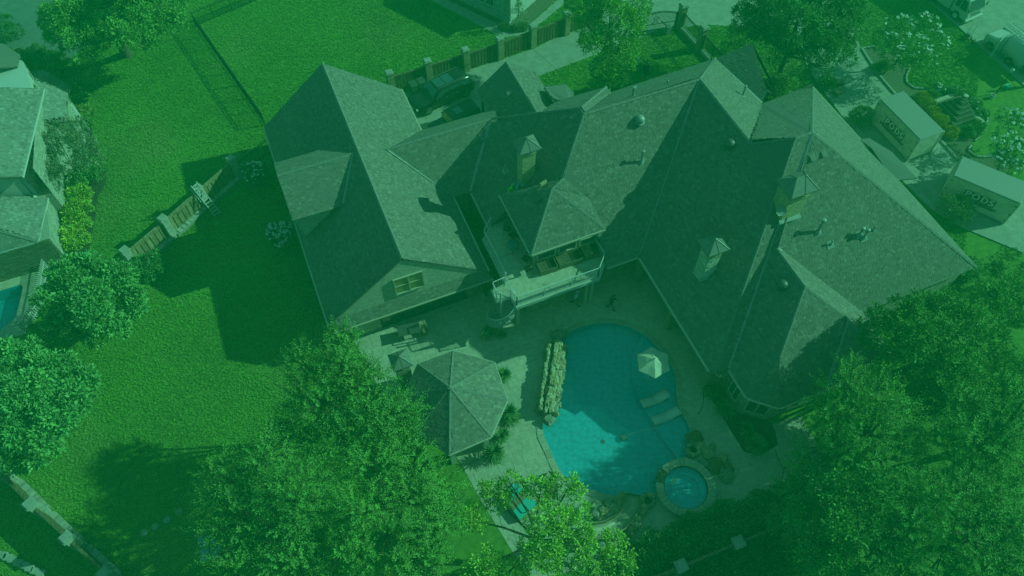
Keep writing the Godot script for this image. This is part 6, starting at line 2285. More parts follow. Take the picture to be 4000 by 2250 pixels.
	part(ch, "case", bm, M["rock_tan"])
	var bd := thing("blue_board", "blue and white board leaning at the foot of the brick chimney", "board", w(13.2, 5.75, 31.0), 0.6)
	bm = MB.new()
	bm.box(Vector3(0, 0.15, 0), Vector3(0.7, 0.04, 0.22), Basis(Vector3.BACK, 0.5))
	part(bd, "board", bm, M["blue_canvas"])

# skin of a smooth union of tapered capsules [a, b, ra, rb], meshed as surface nets
func flesh(mb: MB, caps: Array, cell: float, k := 0.03) -> void:
	var lo := Vector3(1e9, 1e9, 1e9)
	var hi := -lo
	for c in caps:
		for e in 2:
			var r: Vector3 = Vector3.ONE * (c[2 + e] + cell * 2.0 + k)
			lo = lo.min(c[e] - r)
			hi = hi.max(c[e] + r)
	var n := Vector3i(((hi - lo) / cell).ceil()) + Vector3i.ONE
	var f := PackedFloat32Array()
	f.resize(n.x * n.y * n.z)
	f.fill(1.0)
	for c in caps:
		var a: Vector3 = c[0]
		var ab: Vector3 = c[1] - a
		var l2 := maxf(ab.length_squared(), 1e-8)
		var m: float = maxf(c[2], c[3]) + cell * 2.0 + k
		var p0 := Vector3i(((a.min(c[1]) - Vector3.ONE * m - lo) / cell).floor()).clamp(Vector3i.ZERO, n - Vector3i.ONE)
		var p1 := Vector3i(((a.max(c[1]) + Vector3.ONE * m - lo) / cell).ceil()).clamp(Vector3i.ZERO, n - Vector3i.ONE)
		for z in range(p0.z, p1.z + 1):
			for y in range(p0.y, p1.y + 1):
				for x in range(p0.x, p1.x + 1):
					var p := lo + Vector3(x, y, z) * cell
					var t := clampf((p - a).dot(ab) / l2, 0.0, 1.0)
					var d: float = p.distance_to(a + ab * t) - lerpf(c[2], c[3], t)
					var i := x + n.x * (y + n.y * z)
					var h := maxf(k - absf(f[i] - d), 0.0) / k
					f[i] = minf(f[i], d) - h * h * k * 0.25
	var at := {}
	var off := [Vector3i(0, 0, 0), Vector3i(1, 0, 0), Vector3i(0, 1, 0), Vector3i(1, 1, 0), Vector3i(0, 0, 1), Vector3i(1, 0, 1), Vector3i(0, 1, 1), Vector3i(1, 1, 1)]
	var edges := [[0, 1], [2, 3], [4, 5], [6, 7], [0, 2], [1, 3], [4, 6], [5, 7], [0, 4], [1, 5], [2, 6], [3, 7]]
	for z in n.z - 1:
		for y in n.y - 1:
			for x in n.x - 1:
				var i := x + n.x * (y + n.y * z)
				var v := [f[i], f[i + 1], f[i + n.x], f[i + n.x + 1], f[i + n.x * n.y], f[i + n.x * n.y + 1], f[i + n.x * n.y + n.x], f[i + n.x * n.y + n.x + 1]]
				var neg := 0
				for q in v:
					if q < 0.0:
						neg += 1
				if neg == 0 or neg == 8:
					continue
				var sum := Vector3.ZERO
				var cnt := 0
				for e in edges:
					var va: float = v[e[0]]
					var vb: float = v[e[1]]
					if (va < 0.0) != (vb < 0.0):
						sum += Vector3(off[e[0]]).lerp(Vector3(off[e[1]]), va / (va - vb))
						cnt += 1
				at[i] = lo + (Vector3(x, y, z) + sum / cnt) * cell
	mb.smooth(true)
	var st := [1, n.x, n.x * n.y]
	for i in at:
		for ax in 3:
			var j: int = i + st[ax]
			if j >= f.size():
				continue
			if (f[i] < 0.0) == (f[j] < 0.0):
				continue
			var b: int = st[(ax + 1) % 3]
			var c: int = st[(ax + 2) % 3]
			if at.has(i - b) and at.has(i - c) and at.has(i - b - c):
				var o := Vector3.ZERO
				o[ax] = 1.0 if f[i] < 0.0 else -1.0
				mb.quad(at[i], at[i - b], at[i - b - c], at[i - c], o)

func hand(mb: MB, wrist: Vector3, dirv: Vector3, side: float) -> void:
	var u := dirv.normalized()
	var x := u.cross(Vector3.UP if absf(u.y) < 0.8 else Vector3.BACK).normalized() * side
	var pn := x.cross(u)
	var caps := [[wrist, wrist + u * 0.04, 0.027, 0.03]]
	for f in 4:
		var b := wrist + u * 0.085 + x * (0.03 - 0.02 * f)
		var l: float = [0.07, 0.08, 0.075, 0.06][f]
		caps.append([wrist + u * 0.02 + x * (0.018 - 0.012 * f), b, 0.016, 0.012])
		caps.append([b, b + u * l * 0.55 - pn * 0.012, 0.0095, 0.009])
		caps.append([b + u * l * 0.55 - pn * 0.012, b + u * l * 0.9 - pn * 0.04, 0.009, 0.0075])
	caps.append([wrist + u * 0.02 + x * 0.02, wrist + u * 0.055 + x * 0.055, 0.014, 0.011])
	caps.append([wrist + u * 0.055 + x * 0.055, wrist + u * 0.09 + x * 0.06 - pn * 0.015, 0.011, 0.008])
	flesh(mb, caps, 0.006, 0.008)

func person(label: String, base: Vector3, turn: float, j: Dictionary, shirt: Material, legs: Material, hat: Material, sleeves := true, at_feet := true) -> Node3D:
	var t := thing("person", label, "person", base, turn)
	var skin: Material = M["skin"]
	var nk: Vector3 = j.neck
	var hd: Vector3 = j.head
	var up := (hd - nk).normalized()
	var fw: Vector3 = (j.look as Vector3 - up * up.dot(j.look)).normalized()
	var sd := up.cross(fw)
	var limbs := []
	var mb := MB.new()
	var caps := [[j.hip + Vector3(-0.07, 0, 0), j.hip + Vector3(0.07, 0, 0), 0.12, 0.12], [j.hip, j.chest, 0.12, 0.14], [j.chest, nk - up * 0.05, 0.13, 0.07], [j.sl, j.sr, 0.06, 0.06], [nk - up * 0.04, hd - up * 0.04, 0.055, 0.055]]
	for s in ["l", "r"]:
		caps.append([j["s" + s], j["e" + s], 0.052, 0.042])
		caps.append([j["e" + s], j["h" + s], 0.042, 0.028])
		caps.append([j["t" + s], j["k" + s], 0.085, 0.058])
		caps.append([j["k" + s], j["a" + s], 0.055, 0.038])
	flesh(mb, caps, 0.03)
	var hc := [[hd + up * 0.02 - fw * 0.02, hd + up * 0.04 + fw * 0.01, 0.088, 0.09], [hd - up * 0.03 + fw * 0.03, hd - up * 0.085 + fw * 0.05, 0.06, 0.04], [hd - up * 0.0 + fw * 0.085, hd - up * 0.03 + fw * 0.108, 0.012, 0.016], [hd - up * 0.065 + fw * 0.075 - sd * 0.018, hd - up * 0.065 + fw * 0.075 + sd * 0.018, 0.014, 0.014]]
	for s in [-1.0, 1.0]:
		hc.append([hd + sd * s * 0.088 + up * 0.012, hd + sd * s * 0.09 - up * 0.02, 0.016, 0.012])
	flesh(mb, hc, 0.013, 0.02)
	for s in ["l", "r"]:
		hand(mb, j["h" + s], j["h" + s] - j["e" + s], -1.0 if s == "l" else 1.0)
	part(t, "body", mb, skin)
	var eye := MB.new()
	for s in [-1.0, 1.0]:
		eye.ball(hd + fw * 0.088 + sd * s * 0.032 + up * 0.005, Vector3.ONE * 0.012, 6, 4)
	part(t, "eyes", eye, M["iron"])
	var sh := MB.new()
	var sc := [[j.hip + (j.chest - j.hip) * 0.12, j.chest, 0.145, 0.16], [j.chest, nk - up * 0.07, 0.15, 0.085], [j.sl, j.sr, 0.075, 0.075]]
	for s in ["l", "r"]:
		sc.append([j["s" + s], j["e" + s], 0.068, 0.058])
		if sleeves:
			sc.append([j["e" + s], (j["e" + s] as Vector3).lerp(j["h" + s], 0.85), 0.056, 0.042])
	flesh(sh, sc, 0.03)
	part(t, "shirt", sh, shirt)
	var tr := MB.new()
	var tc := [[j.hip + Vector3(-0.06, 0, 0), j.hip + Vector3(0.06, 0, 0), 0.138, 0.138]]
	for s in ["l", "r"]:
		tc.append([j["t" + s], j["k" + s], 0.102, 0.076])
		tc.append([j["k" + s], (j["k" + s] as Vector3).lerp(j["a" + s], 0.9), 0.073, 0.058])
	flesh(tr, tc, 0.03)
	part(t, "trousers", tr, legs)
	for s in ["l", "r"]:
		var bt := MB.new()
		var a: Vector3 = j["a" + s]
		var toe: Vector3 = j["toe"] if j.has("toe") else Vector3(0, 0, 1)
		flesh(bt, [[a - Vector3(0, 0.02, 0) - toe * 0.05, a - Vector3(0, 0.035, 0) + toe * 0.16, 0.05, 0.042]], 0.02, 0.02)
		part(t, "shoe", bt, M["iron"])
	var ha := MB.new()
	flesh(ha, [[hd + up * 0.055 - fw * 0.025, hd + up * 0.065 + fw * 0.005, 0.095, 0.095]], 0.018, 0.02)
	if hat != M["hair"]:
		flesh(ha, [[hd + up * 0.06 + fw * 0.09 - sd * 0.03, hd + up * 0.06 + fw * 0.12 + sd * 0.03, 0.045, 0.04]], 0.02, 0.03)
	part(t, "hat" if hat != M["hair"] else "hair", ha, hat)
	return t

func build_people() -> void:
	mat("skin", 0.28, 0.17, 0.11, 0.6)
	mat("hair", 0.015, 0.012, 0.01, 0.7)
	mat("cloth_blue", 0.30, 0.42, 0.48, 0.9)
	mat("cloth_brown", 0.09, 0.065, 0.04, 0.9)
	mat("cloth_black", 0.012, 0.013, 0.014, 0.9)
	mat("denim", 0.07, 0.11, 0.15, 0.9)
	mat("cloth_green", 0.08, 0.50, 0.02, 0.8)
	mat("cloth_grey", 0.24, 0.27, 0.27, 0.9)
	var walk := {"hip": Vector3(0, 0.93, 0), "chest": Vector3(0, 1.26, 0.02), "neck": Vector3(0, 1.47, 0.05), "head": Vector3(0, 1.63, 0.08), "look": Vector3(0, -0.1, 1), "sl": Vector3(-0.17, 1.40, 0.03), "sr": Vector3(0.17, 1.40, 0.03), "el": Vector3(-0.25, 1.14, -0.06), "er": Vector3(0.25, 1.15, 0.1), "hl": Vector3(-0.24, 0.94, 0.08), "hr": Vector3(0.2, 1.0, 0.3), "tl": Vector3(-0.09, 0.88, 0), "tr": Vector3(0.09, 0.88, 0), "kl": Vector3(-0.1, 0.5, 0.16), "kr": Vector3(0.1, 0.5, -0.02), "al": Vector3(-0.1, 0.09, 0.24), "ar": Vector3(0.1, 0.12, -0.27)}
	var bend := {"hip": Vector3(0, 0.78, -0.2), "chest": Vector3(0, 0.98, 0.06), "neck": Vector3(0, 1.05, 0.26), "head": Vector3(0, 1.04, 0.43), "look": Vector3(0, -1, 0.3), "sl": Vector3(-0.17, 1.02, 0.2), "sr": Vector3(0.17, 1.02, 0.2), "el": Vector3(-0.22, 0.74, 0.26), "er": Vector3(0.22, 0.74, 0.28), "hl": Vector3(-0.13, 0.5, 0.38), "hr": Vector3(0.13, 0.5, 0.4), "tl": Vector3(-0.09, 0.74, -0.18), "tr": Vector3(0.09, 0.74, -0.18), "kl": Vector3(-0.12, 0.44, 0.08), "kr": Vector3(0.12, 0.44, 0.05), "al": Vector3(-0.13, 0.09, -0.06), "ar": Vector3(0.13, 0.09, -0.1)}
	var squat := {"hip": Vector3(0, 0.3, -0.16), "chest": Vector3(0, 0.62, 0.0), "neck": Vector3(0, 0.83, 0.08), "head": Vector3(0, 0.98, 0.14), "look": Vector3(0, -0.4, 1), "sl": Vector3(-0.17, 0.76, 0.05), "sr": Vector3(0.17, 0.76, 0.05), "el": Vector3(-0.26, 0.52, 0.18), "er": Vector3(0.26, 0.52, 0.18), "hl": Vector3(-0.1, 0.36, 0.4), "hr": Vector3(0.1, 0.36, 0.4), "tl": Vector3(-0.1, 0.3, -0.12), "tr": Vector3(0.1, 0.3, -0.12), "kl": Vector3(-0.17, 0.5, 0.26), "kr": Vector3(0.17, 0.5, 0.26), "al": Vector3(-0.15, 0.09, 0.08), "ar": Vector3(0.15, 0.09, 0.08)}
	person("man in a white cap and light blue shirt walking under the balcony edge", Vector3(14.64,0,-24.15), 1.0, walk, M["cloth_blue"], M["cloth_brown"], M["white_paint"], false)
	person("man in a black hooded top and jeans walking across the shaded patio", Vector3(16.75,0,-22.89), 0.95, walk, M["cloth_black"], M["denim"], M["hair"])
	person("person in grey and black bending over the lawn under the driveway tree", Vector3(29.61,0,-43.85), 1.9, bend, M["cloth_grey"], M["cloth_black"], M["cloth_black"])
	person("person in black crouching on the lawn behind the main roof", Vector3(30.09,0,-43.03), 2.6, squat, M["cloth_black"], M["cloth_black"], M["cloth_black"])
	# the roofer squats on the 43-degree slope at the chimney foot
	var r := person("roofer in a bright green shirt crouching on the roof beside the brick chimney", w(12.75, 5.0, 31.05), 1.2, squat, M["cloth_green"], M["cloth_black"], M["cloth_grey"])
	r.position.y = 5.02

var sprigs := {}

# leaves along a twig (kind 0), a round clump (1), broad leaves (2), fine upright tuft (3)
func sprig(kind: int) -> ArrayMesh:
	if sprigs.has(kind):
		return sprigs[kind]
	var g := RandomNumberGenerator.new()
	g.seed = 90 + kind
	var mb := MB.new()
	var n: int = [22, 26, 22, 30][kind % 4]
	for i in n:
		var p: Vector3
		var d: Vector3
		var l: float
		var wd: float
		if kind % 4 == 0:
			var t := float(i) / n
			p = Vector3(g.randf_range(-0.05, 0.05), t * 0.85, g.randf_range(-0.05, 0.05))
			var a := i * 2.4 + g.randf_range(-0.4, 0.4)
			d = Vector3(cos(a), 0.75, sin(a)).normalized()
			l = g.randf_range(0.11, 0.2) * (1.2 - 0.6 * t)
			wd = l * 0.5
		elif kind % 4 == 3:
			var a := g.randf_range(0, TAU)
			p = Vector3(cos(a), 0, sin(a)) * g.randf_range(0, 0.12)
			d = Vector3(cos(a) * 0.5, 1.0, sin(a) * 0.5).normalized()
			l = g.randf_range(0.25, 0.5)
			wd = l * 0.14
		else:
			var a := g.randf_range(0, TAU)
			var el := g.randf_range(-0.5, 1.5)
			var q := Vector3(cos(a) * cos(el), sin(el), sin(a) * cos(el))
			p = q * g.randf_range(0.08, 0.34) * Vector3(1.1, 0.8, 1.1)
			d = (q + Vector3(g.randf_range(-0.6, 0.6), g.randf_range(-0.2, 0.7), g.randf_range(-0.6, 0.6))).normalized()
			l = g.randf_range(0.13, 0.2) if kind % 4 == 1 else g.randf_range(0.2, 0.3)
			wd = l * (0.6 if kind % 4 == 1 else 0.52)
		var x := d.cross(Vector3(g.randf_range(-0.5, 0.5), 1, g.randf_range(-0.5, 0.5))).normalized() * wd * 0.5
		var m := p + d * l * 0.5
		var e := p + d * l
		mb.tri(p, m + x, m - x, Vector3.UP)
		mb.tri(m + x, e, m - x, Vector3.UP)
	sprigs[kind] = mb.done()
	return sprigs[kind]

# lobes: [centre, radius] pairs; leaf sprigs cover the outside of their union
func crown(parent: Node3D, lobes: Array, kind: int, per: float, size: float, col: Color, spread: float, squash := 0.85, called := "crown") -> void:
	var places := []
	var tints := []
	for li in lobes.size():
		var c: Vector3 = lobes[li][0]
		var r: float = lobes[li][1]
		# a lobe is a handful of leaf masses at the ends of its branches
		var subs := []
		var m := 11 if r > 0.9 else 7
		for i in m:
			var y := rf(-0.5, 1.0)
			var a := TAU * i * 0.618 + rf(-0.4, 0.4)
			var q := Vector3(sqrt(1 - y * y) * cos(a), y, sqrt(1 - y * y) * sin(a))
			subs.append([c + q * Vector3(r, r * squash, r) * rf(0.55, 0.85), r * rf(0.28, 0.45), q])
		var n := int(per * r * r * 9.0)
		for sb in subs:
			var lt := 1.0 + rf(-0.16, 0.16)
			for i in maxi(4, n / m):
				var y := rf(-0.7, 1.0)
				var a := rf(0, TAU)
				var q := Vector3(sqrt(1 - y * y) * cos(a), y, sqrt(1 - y * y) * sin(a))
				var p: Vector3 = sb[0] + q * sb[1] * Vector3(1, squash, 1) * (1.0 - 0.6 * pow(rng.randf(), 2.0))
				var deep := false
				for lj in lobes.size():
					if lj != li and ((p - lobes[lj][0]) / Vector3(1, squash, 1)).length() < lobes[lj][1] * 0.5:
						deep = true
						break
				if deep or p.y < 0.05:
					continue
				var d := (q * 0.7 + (sb[2] as Vector3) * 0.7 + Vector3(rf(-0.5, 0.5), rf(-0.1, 0.6), rf(-0.5, 0.5))).normalized()
				var x := d.cross(Vector3(rf(-1, 1), rf(-1, 1), rf(-1, 1))).normalized()
				var s := size * rf(0.7, 1.25)
				places.append(Transform3D(Basis(x, d, x.cross(d)) * s, p))
				var k := lt * (1.0 + rf(-spread, spread)) * 1.55
				tints.append(Color(col.r * k * rf(0.85, 1.2), col.g * k, col.b * k * rf(0.8, 1.2)))
	mass(parent, called, sprig(kind), M["leaf"], places, tints, true)

func blobs(c: Vector3, r: Vector3, n: int, frac: float) -> Array:
	var o := [[c, minf(r.x, r.z) * 0.62]]
	for i in n:
		var a := TAU * (i * 0.618) + rf(-0.3, 0.3)
		var y := rf(-0.45, 0.75)
		var k := sqrt(1 - y * y)
		o.append([c + Vector3(cos(a) * k * r.x, y * r.y, sin(a) * k * r.z) * rf(0.55, 0.78), minf(r.x, r.z) * frac * rf(0.75, 1.2)])
	return o

func tree(called: String, label: String, base: Vector3, lobes: Array, kind: int, per: float, size: float, col: Color, trunk: float, group := "", category := "tree", spread := 0.22) -> Node3D:
	base.y = 0
	var t := thing(called, label, category, base, 0.0, group)
	var c := Vector3.ZERO
	for l in lobes:
		c += l[0] / lobes.size()
	var mb := MB.new()
	mb.smooth(true)
	var fork := base.lerp(Vector3(c.x, 0, c.z), 0.3) + Vector3(0, c.y * 0.42, 0)
	mb.tube([base - Vector3(0, 0.1, 0), base + Vector3(0, 0.25, 0), base.lerp(fork, 0.5) + Vector3(rf(-0.1, 0.1), 0, rf(-0.1, 0.1)), fork], [trunk * 1.6, trunk * 1.1, trunk * 0.95, trunk * 0.8], 9)
	part(t, "trunk", mb, M["bark"], true)
	var br := MB.new()
	br.smooth(true)
	for l in lobes:
		var e: Vector3 = l[0]
		var mid := fork.lerp(e, 0.5) + Vector3(rf(-0.2, 0.2), rf(0.0, 0.3), rf(-0.2, 0.2))
		br.tube([fork, mid, e, e + (e - fork).normalized() * l[1] * 0.7], [trunk * 0.55, trunk * 0.36, trunk * 0.2, trunk * 0.05], 6)
		for q in 4:
			var d := Vector3(rf(-1, 1), rf(-0.2, 1), rf(-1, 1)).normalized()
			br.tube([e.lerp(mid, rf(0, 0.5)), e + d * l[1] * 0.5, e + d * l[1] * 0.95], [trunk * 0.16, trunk * 0.09, trunk * 0.03], 5)
	part(t, "limbs", br, M["bark"], true)
	crown(t, lobes, kind, per, size, col, spread)
	return t

func flowers(t: Node3D, lobes: Array, per: float, toward: Vector3, col: Color, size := 0.13) -> void:
	var places := []
	var tints := []
	var pm := MB.new()
	for k in 7:
		var a := k * 2.4
		var p := Vector3(cos(a), 0.3 * sin(k * 1.7) + 0.3, sin(a)) * 0.5
		pm.quad(p + Vector3(-0.4, 0, 0), p + Vector3(0, 0.15, -0.4), p + Vector3(0.4, 0, 0), p + Vector3(0, 0.1, 0.4), Vector3.UP)
	var mesh := pm.done()
	for l in lobes:
		for i in int(per * l[1] * l[1] * 8):
			var d := (Vector3(rf(-1, 1), rf(-0.1, 1), rf(-1, 1)).normalized() + toward * 0.6).normalized()
			places.append(Transform3D(Basis(Vector3.UP, rf(0, 6)) * Basis(Vector3.RIGHT, rf(-0.6, 0.6)) * (size * rf(0.6, 1.3)), l[0] + d * l[1] * rf(0.95, 1.12) * Vector3(1, 0.9, 1)))
			tints.append(tone(col.r, col.g, col.b, 0.12))
	mass(t, "flowers", mesh, M["petal"], places, tints, true)

func shrub(label: String, p: Vector3, r: float, h: float, kind: int, col: Color, group := "", called := "shrub", per := 5.0, size := 0.7, white := 0.0) -> Node3D:
	p.y = 0
	var lobes := [[p + Vector3(0, h * 0.55, 0), minf(r * 0.8, h * 0.6)]]
	for k in 5:
		var a := TAU * k / 5 + rf(-0.4, 0.4)
		lobes.append([p + Vector3(cos(a) * r * 0.55, h * rf(0.4, 0.6), sin(a) * r * 0.55), minf(r, h) * 0.45])
	var t := thing(called, label, "shrub", p, 0.0, group)
	var st := MB.new()
	for l in lobes:
		st.tube([Vector3.ZERO, (l[0] - p) * 0.6, l[0] - p], [0.035, 0.022, 0.01], 5)
	part(t, "stems", st, M["bark"])
	crown(t, lobes, kind, per, size, col, 0.25)
	if white > 0:
		flowers(t, lobes, white, Vector3(0, 0.6, 0), Color(0.5, 0.5, 0.46), 0.12)
	return t

func yucca(label: String, p: Vector3, r: float, n := 70) -> void:
	var t := thing("yucca", label, "plant", p, 0.0, "spiky yuccas round the patio")
	for hd in 3:
		var c := Vector3(rf(-0.25, 0.25), 0.3 + 0.25 * hd, rf(-0.25, 0.25)) * (0.4 if hd == 0 else 1.0)
		var mb := MB.new()
		for i in n:
			var a := i * 2.399 + rf(-0.15, 0.15)
			var el := lerpf(-0.25, 1.35, float(i) / n)
			var d := Vector3(cos(a) * cos(el), sin(el), sin(a) * cos(el))
			var l := r * rf(0.75, 1.05)
			var x := d.cross(Vector3.UP).normalized() * 0.035
			var m := c + d * l * 0.55
			var e := c + d * l - Vector3(0, 0.1 * l, 0)
			mb.quad(c - x * 0.6, c + x * 0.6, m + x, m - x, Vector3.UP)
			mb.tri(m - x, m + x, e, Vector3.UP)
		part(t, "leaf_rosette", mb, M["yucca"])
	var tk := MB.new()
	tk.tube([Vector3.ZERO, Vector3(0, 0.9, 0)], [0.09, 0.07], 7)
	part(t, "trunk", tk, M["bark"])

func build_plants() -> void:
	var dark := Color(0.05, 0.12, 0.028)
	var mid := Color(0.075, 0.165, 0.03)
	var soft := Color(0.095, 0.185, 0.05)
	var lime := Color(0.17, 0.27, 0.035)
	# bottom centre: the big trees by the pavilion
	tree("shade_tree", "large feathery green tree beside the pavilion, its top touching the west gable", Vector3(-2.63,0,-22.01), [[Vector3(-1.28,8,-21.27), 1.3], [Vector3(-3.12,7.5,-22.31), 1.0], [Vector3(-0.49,7,-20.15), 1.5], [Vector3(-2.92,7,-20.16), 1.7], [Vector3(-0.33,6.5,-18.04), 1.6], [Vector3(-4.22,6,-19.87), 1.4], [Vector3(-0.76,8.3,-22.42), 0.8], [Vector3(1.02,5.8,-18.46), 1.1], [Vector3(0.21,5.5,-16.98), 1.2], [Vector3(-2.56,6.5,-17.69), 1.5]], 0, 11.0, 0.95, mid, 0.22)
	tree("shade_tree", "broad feathery green tree filling the lower left of the big clump", Vector3(-7.54,0,-18.39), [[Vector3(-6.45,6.5,-18.07), 1.7], [Vector3(-8.51,6,-17.92), 1.3], [Vector3(-8.08,6.5,-15.42), 1.7], [Vector3(-5.5,7.2,-15.1), 1.8], [Vector3(-6.82,6.5,-13.55), 1.6], [Vector3(-9.75,5.5,-15.72), 1.2], [Vector3(-9.02,5.5,-13.52), 1.5], [Vector3(-6.14,6.2,-11.9), 1.5], [Vector3(-5.34,6,-18.74), 1.2], [Vector3(-9.52,5.2,-17.44), 0.9]], 0, 11.0, 0.95, mid, 0.24)
	tree("shade_tree", "feathery green tree between the pavilion and the yellow-green tree", Vector3(-1.36,0,-15.84), [[Vector3(-1.48,7,-15.38), 1.7], [Vector3(0.74,5.6,-15.47), 1.2], [Vector3(-0.16,6.6,-13.25), 1.6], [Vector3(-2.68,7,-13.59), 1.7], [Vector3(-2,6.6,-11.67), 1.8], [Vector3(1.31,5.2,-13.87), 1.1], [Vector3(0.47,5.6,-11.76), 1.4], [Vector3(-3.98,6.4,-12.14), 1.5], [Vector3(-0.97,6,-10.21), 1.5], [Vector3(1.62,4.6,-12.46), 0.9]], 0, 11.0, 0.9, Color(0.085, 0.18, 0.03), 0.24)
	tree("yellow_tree", "bright yellow-green tree overhanging the slide and the daybed", Vector3(5.59,0,-10.09), [[Vector3(4,4.4,-12.59), 0.9], [Vector3(5.18,4.4,-12.56), 0.7], [Vector3(6.38,5,-11.55), 0.8], [Vector3(7.36,5.2,-10.78), 1.1], [Vector3(7.04,5.6,-9.19), 1.1], [Vector3(5.84,6,-9.42), 1.1], [Vector3(7.06,5.4,-8.27), 0.9], [Vector3(4.93,5.6,-8.28), 1.1], [Vector3(2.14,5,-8.91), 1.1], [Vector3(6.42,5,-7.15), 1.0], [Vector3(8.54,4.2,-6.88), 0.9], [Vector3(9.11,4,-7.96), 0.5], [Vector3(2.39,4,-11.89), 0.8], [Vector3(3.28,5,-8.31), 0.9]], 1, 9.0, 0.78, lime, 0.16, "", "tree", 0.2)
	# left lawn edge
	tree("broadleaf_tree", "round broad-leaved tree by the picket fence at the lower end of the board fence", Vector3(-15.77,0,-34.68), [[Vector3(-15.11,5,-35.09), 1.6], [Vector3(-13.09,4.8,-34.4), 1.4], [Vector3(-16.59,4.6,-34.33), 1.2], [Vector3(-14.2,5.6,-32.26), 1.7], [Vector3(-12.62,4.2,-32.56), 1.2], [Vector3(-16.22,4.4,-32.5), 1.3], [Vector3(-14,4.2,-31.32), 1.3], [Vector3(-14.73,4.6,-36.08), 1.1]], 2, 7.0, 0.95, Color(0.085, 0.19, 0.055), 0.16)
	tree("broadleaf_tree", "wide broad-leaved tree at the left edge below the neighbour's pool", Vector3(-20.3,0,-28.37), [[Vector3(-19.01,5,-29.9), 1.6], [Vector3(-17.23,5,-28.99), 1.4], [Vector3(-16.23,4.6,-27.89), 1.2], [Vector3(-18.3,5.6,-27.19), 1.8], [Vector3(-16.82,4.8,-26.47), 1.4], [Vector3(-19.55,4.6,-26.01), 1.4], [Vector3(-18.3,4.2,-25.18), 1.2], [Vector3(-19.93,5,-28.16), 1.6], [Vector3(-19.98,3.6,-24.97), 1.0], [Vector3(-15.82,4,-27.5), 0.8]], 2, 7.0, 0.95, Color(0.085, 0.19, 0.055), 0.18)
	tree("reddish_tree", "sparse reddish-green crape myrtle against the pale house", Vector3(-15.68,0,-47.86), [[Vector3(-16.08,3.6,-49.49), 1.2], [Vector3(-14.44,3.8,-48.61), 1.3], [Vector3(-16.83,3.4,-47.82), 1.0], [Vector3(-15.5,3.4,-46.74), 1.1], [Vector3(-13.9,3.2,-47.62), 1.1], [Vector3(-16.05,3.8,-50.95), 0.8], [Vector3(-14.34,3.6,-50.75), 0.8]], 1, 4.6, 0.72, Color(0.10, 0.12, 0.07), 0.07, "", "tree", 0.4)
	# top row
	tree("oak_tree", "old oak with a thick trunk at the top left of the rear lawns", Vector3(-10.71,0,-62.38), blobs(Vector3(-9.75,6,-59.31), Vector3(5.6, 3.2, 4.2), 11, 0.46) + [[Vector3(-13.6,4.6,-60.46), 1.6], [Vector3(-12.18,5,-61.03), 1.6], [Vector3(-6.59,5,-59.08), 1.6]], 1, 5.5, 1.0, Color(0.085, 0.18, 0.035), 0.42)
	tree("driveway_tree", "tall bright green tree standing over the rear driveway fence", Vector3(26.53,0,-42.51), [[Vector3(26.33,6.4,-43.87), 1.7], [Vector3(24.81,5.6,-44.27), 1.4], [Vector3(27.48,5.6,-42.83), 1.4], [Vector3(24.93,4.6,-42.91), 1.5], [Vector3(26.66,4.4,-41.79), 1.5], [Vector3(25.35,3.4,-41.65), 1.2], [Vector3(29.1,5.8,-44.27), 1.2], [Vector3(24.94,6,-46.04), 1.2], [Vector3(27.03,7,-45.44), 1.6], [Vector3(24.97,2.4,-41.1), 0.8], [Vector3(26.25,2.4,-40.89), 0.7]], 1, 6.5, 0.9, Color(0.11, 0.22, 0.03), 0.16)
	tree("oak_tree", "dark oak with a leaning trunk on the front lawn by the drive", Vector3(40.32,0,-38.11), blobs(Vector3(39.77,6.5,-37.85), Vector3(5.2, 3.0, 4.6), 13, 0.42) + [[Vector3(37.28,5.6,-40.49), 1.3], [Vector3(37.98,5,-38.66), 1.2], [Vector3(41.82,4.6,-35.94), 1.5], [Vector3(44.29,5.6,-37.6), 1.6], [Vector3(41.07,3.4,-34.85), 0.9]], 1, 4.6, 0.95, dark, 0.24)
	var fl := [[Vector3(49.5,3.4,-36.43), 1.3], [Vector3(51.43,3.6,-35.71), 1.3], [Vector3(47.97,3,-35.18), 1.3], [Vector3(49.04,3.4,-33.87), 1.4], [Vector3(51.64,3.2,-34.08), 1.1], [Vector3(48.53,2.4,-33.52), 1.0], [Vector3(50.15,2.6,-33.1), 1.0], [Vector3(48.41,2.8,-36.64), 0.8]]
	var ft := tree("flowering_tree", "white-flowering crape myrtle in the front bed left of the white van", Vector3(50.67,0,-35.8), fl, 1, 5.0, 0.75, Color(0.075, 0.16, 0.04), 0.08)
	flowers(ft, fl, 2.6, Vector3(0.8, 0.5, 0.1), Color(0.5, 0.52, 0.46))
	fl = [[Vector3(51.35,2.8,-24.83), 1.1], [Vector3(52.81,2.8,-24.52), 1.1], [Vector3(49.95,2.4,-23.23), 1.1], [Vector3(50.46,2.4,-22.18), 1.2], [Vector3(48.77,2,-22.43), 0.8], [Vector3(49.3,2,-21.39), 0.8]]
	ft = tree("flowering_tree", "white-flowering crape myrtle at the right edge above the container", Vector3(50.3,0,-22.78), fl, 1, 5.0, 0.75, Color(0.07, 0.15, 0.04), 0.07)
	flowers(ft, fl, 3.0, Vector3(-0.2, 0.9, 0.3), Color(0.5, 0.52, 0.46))
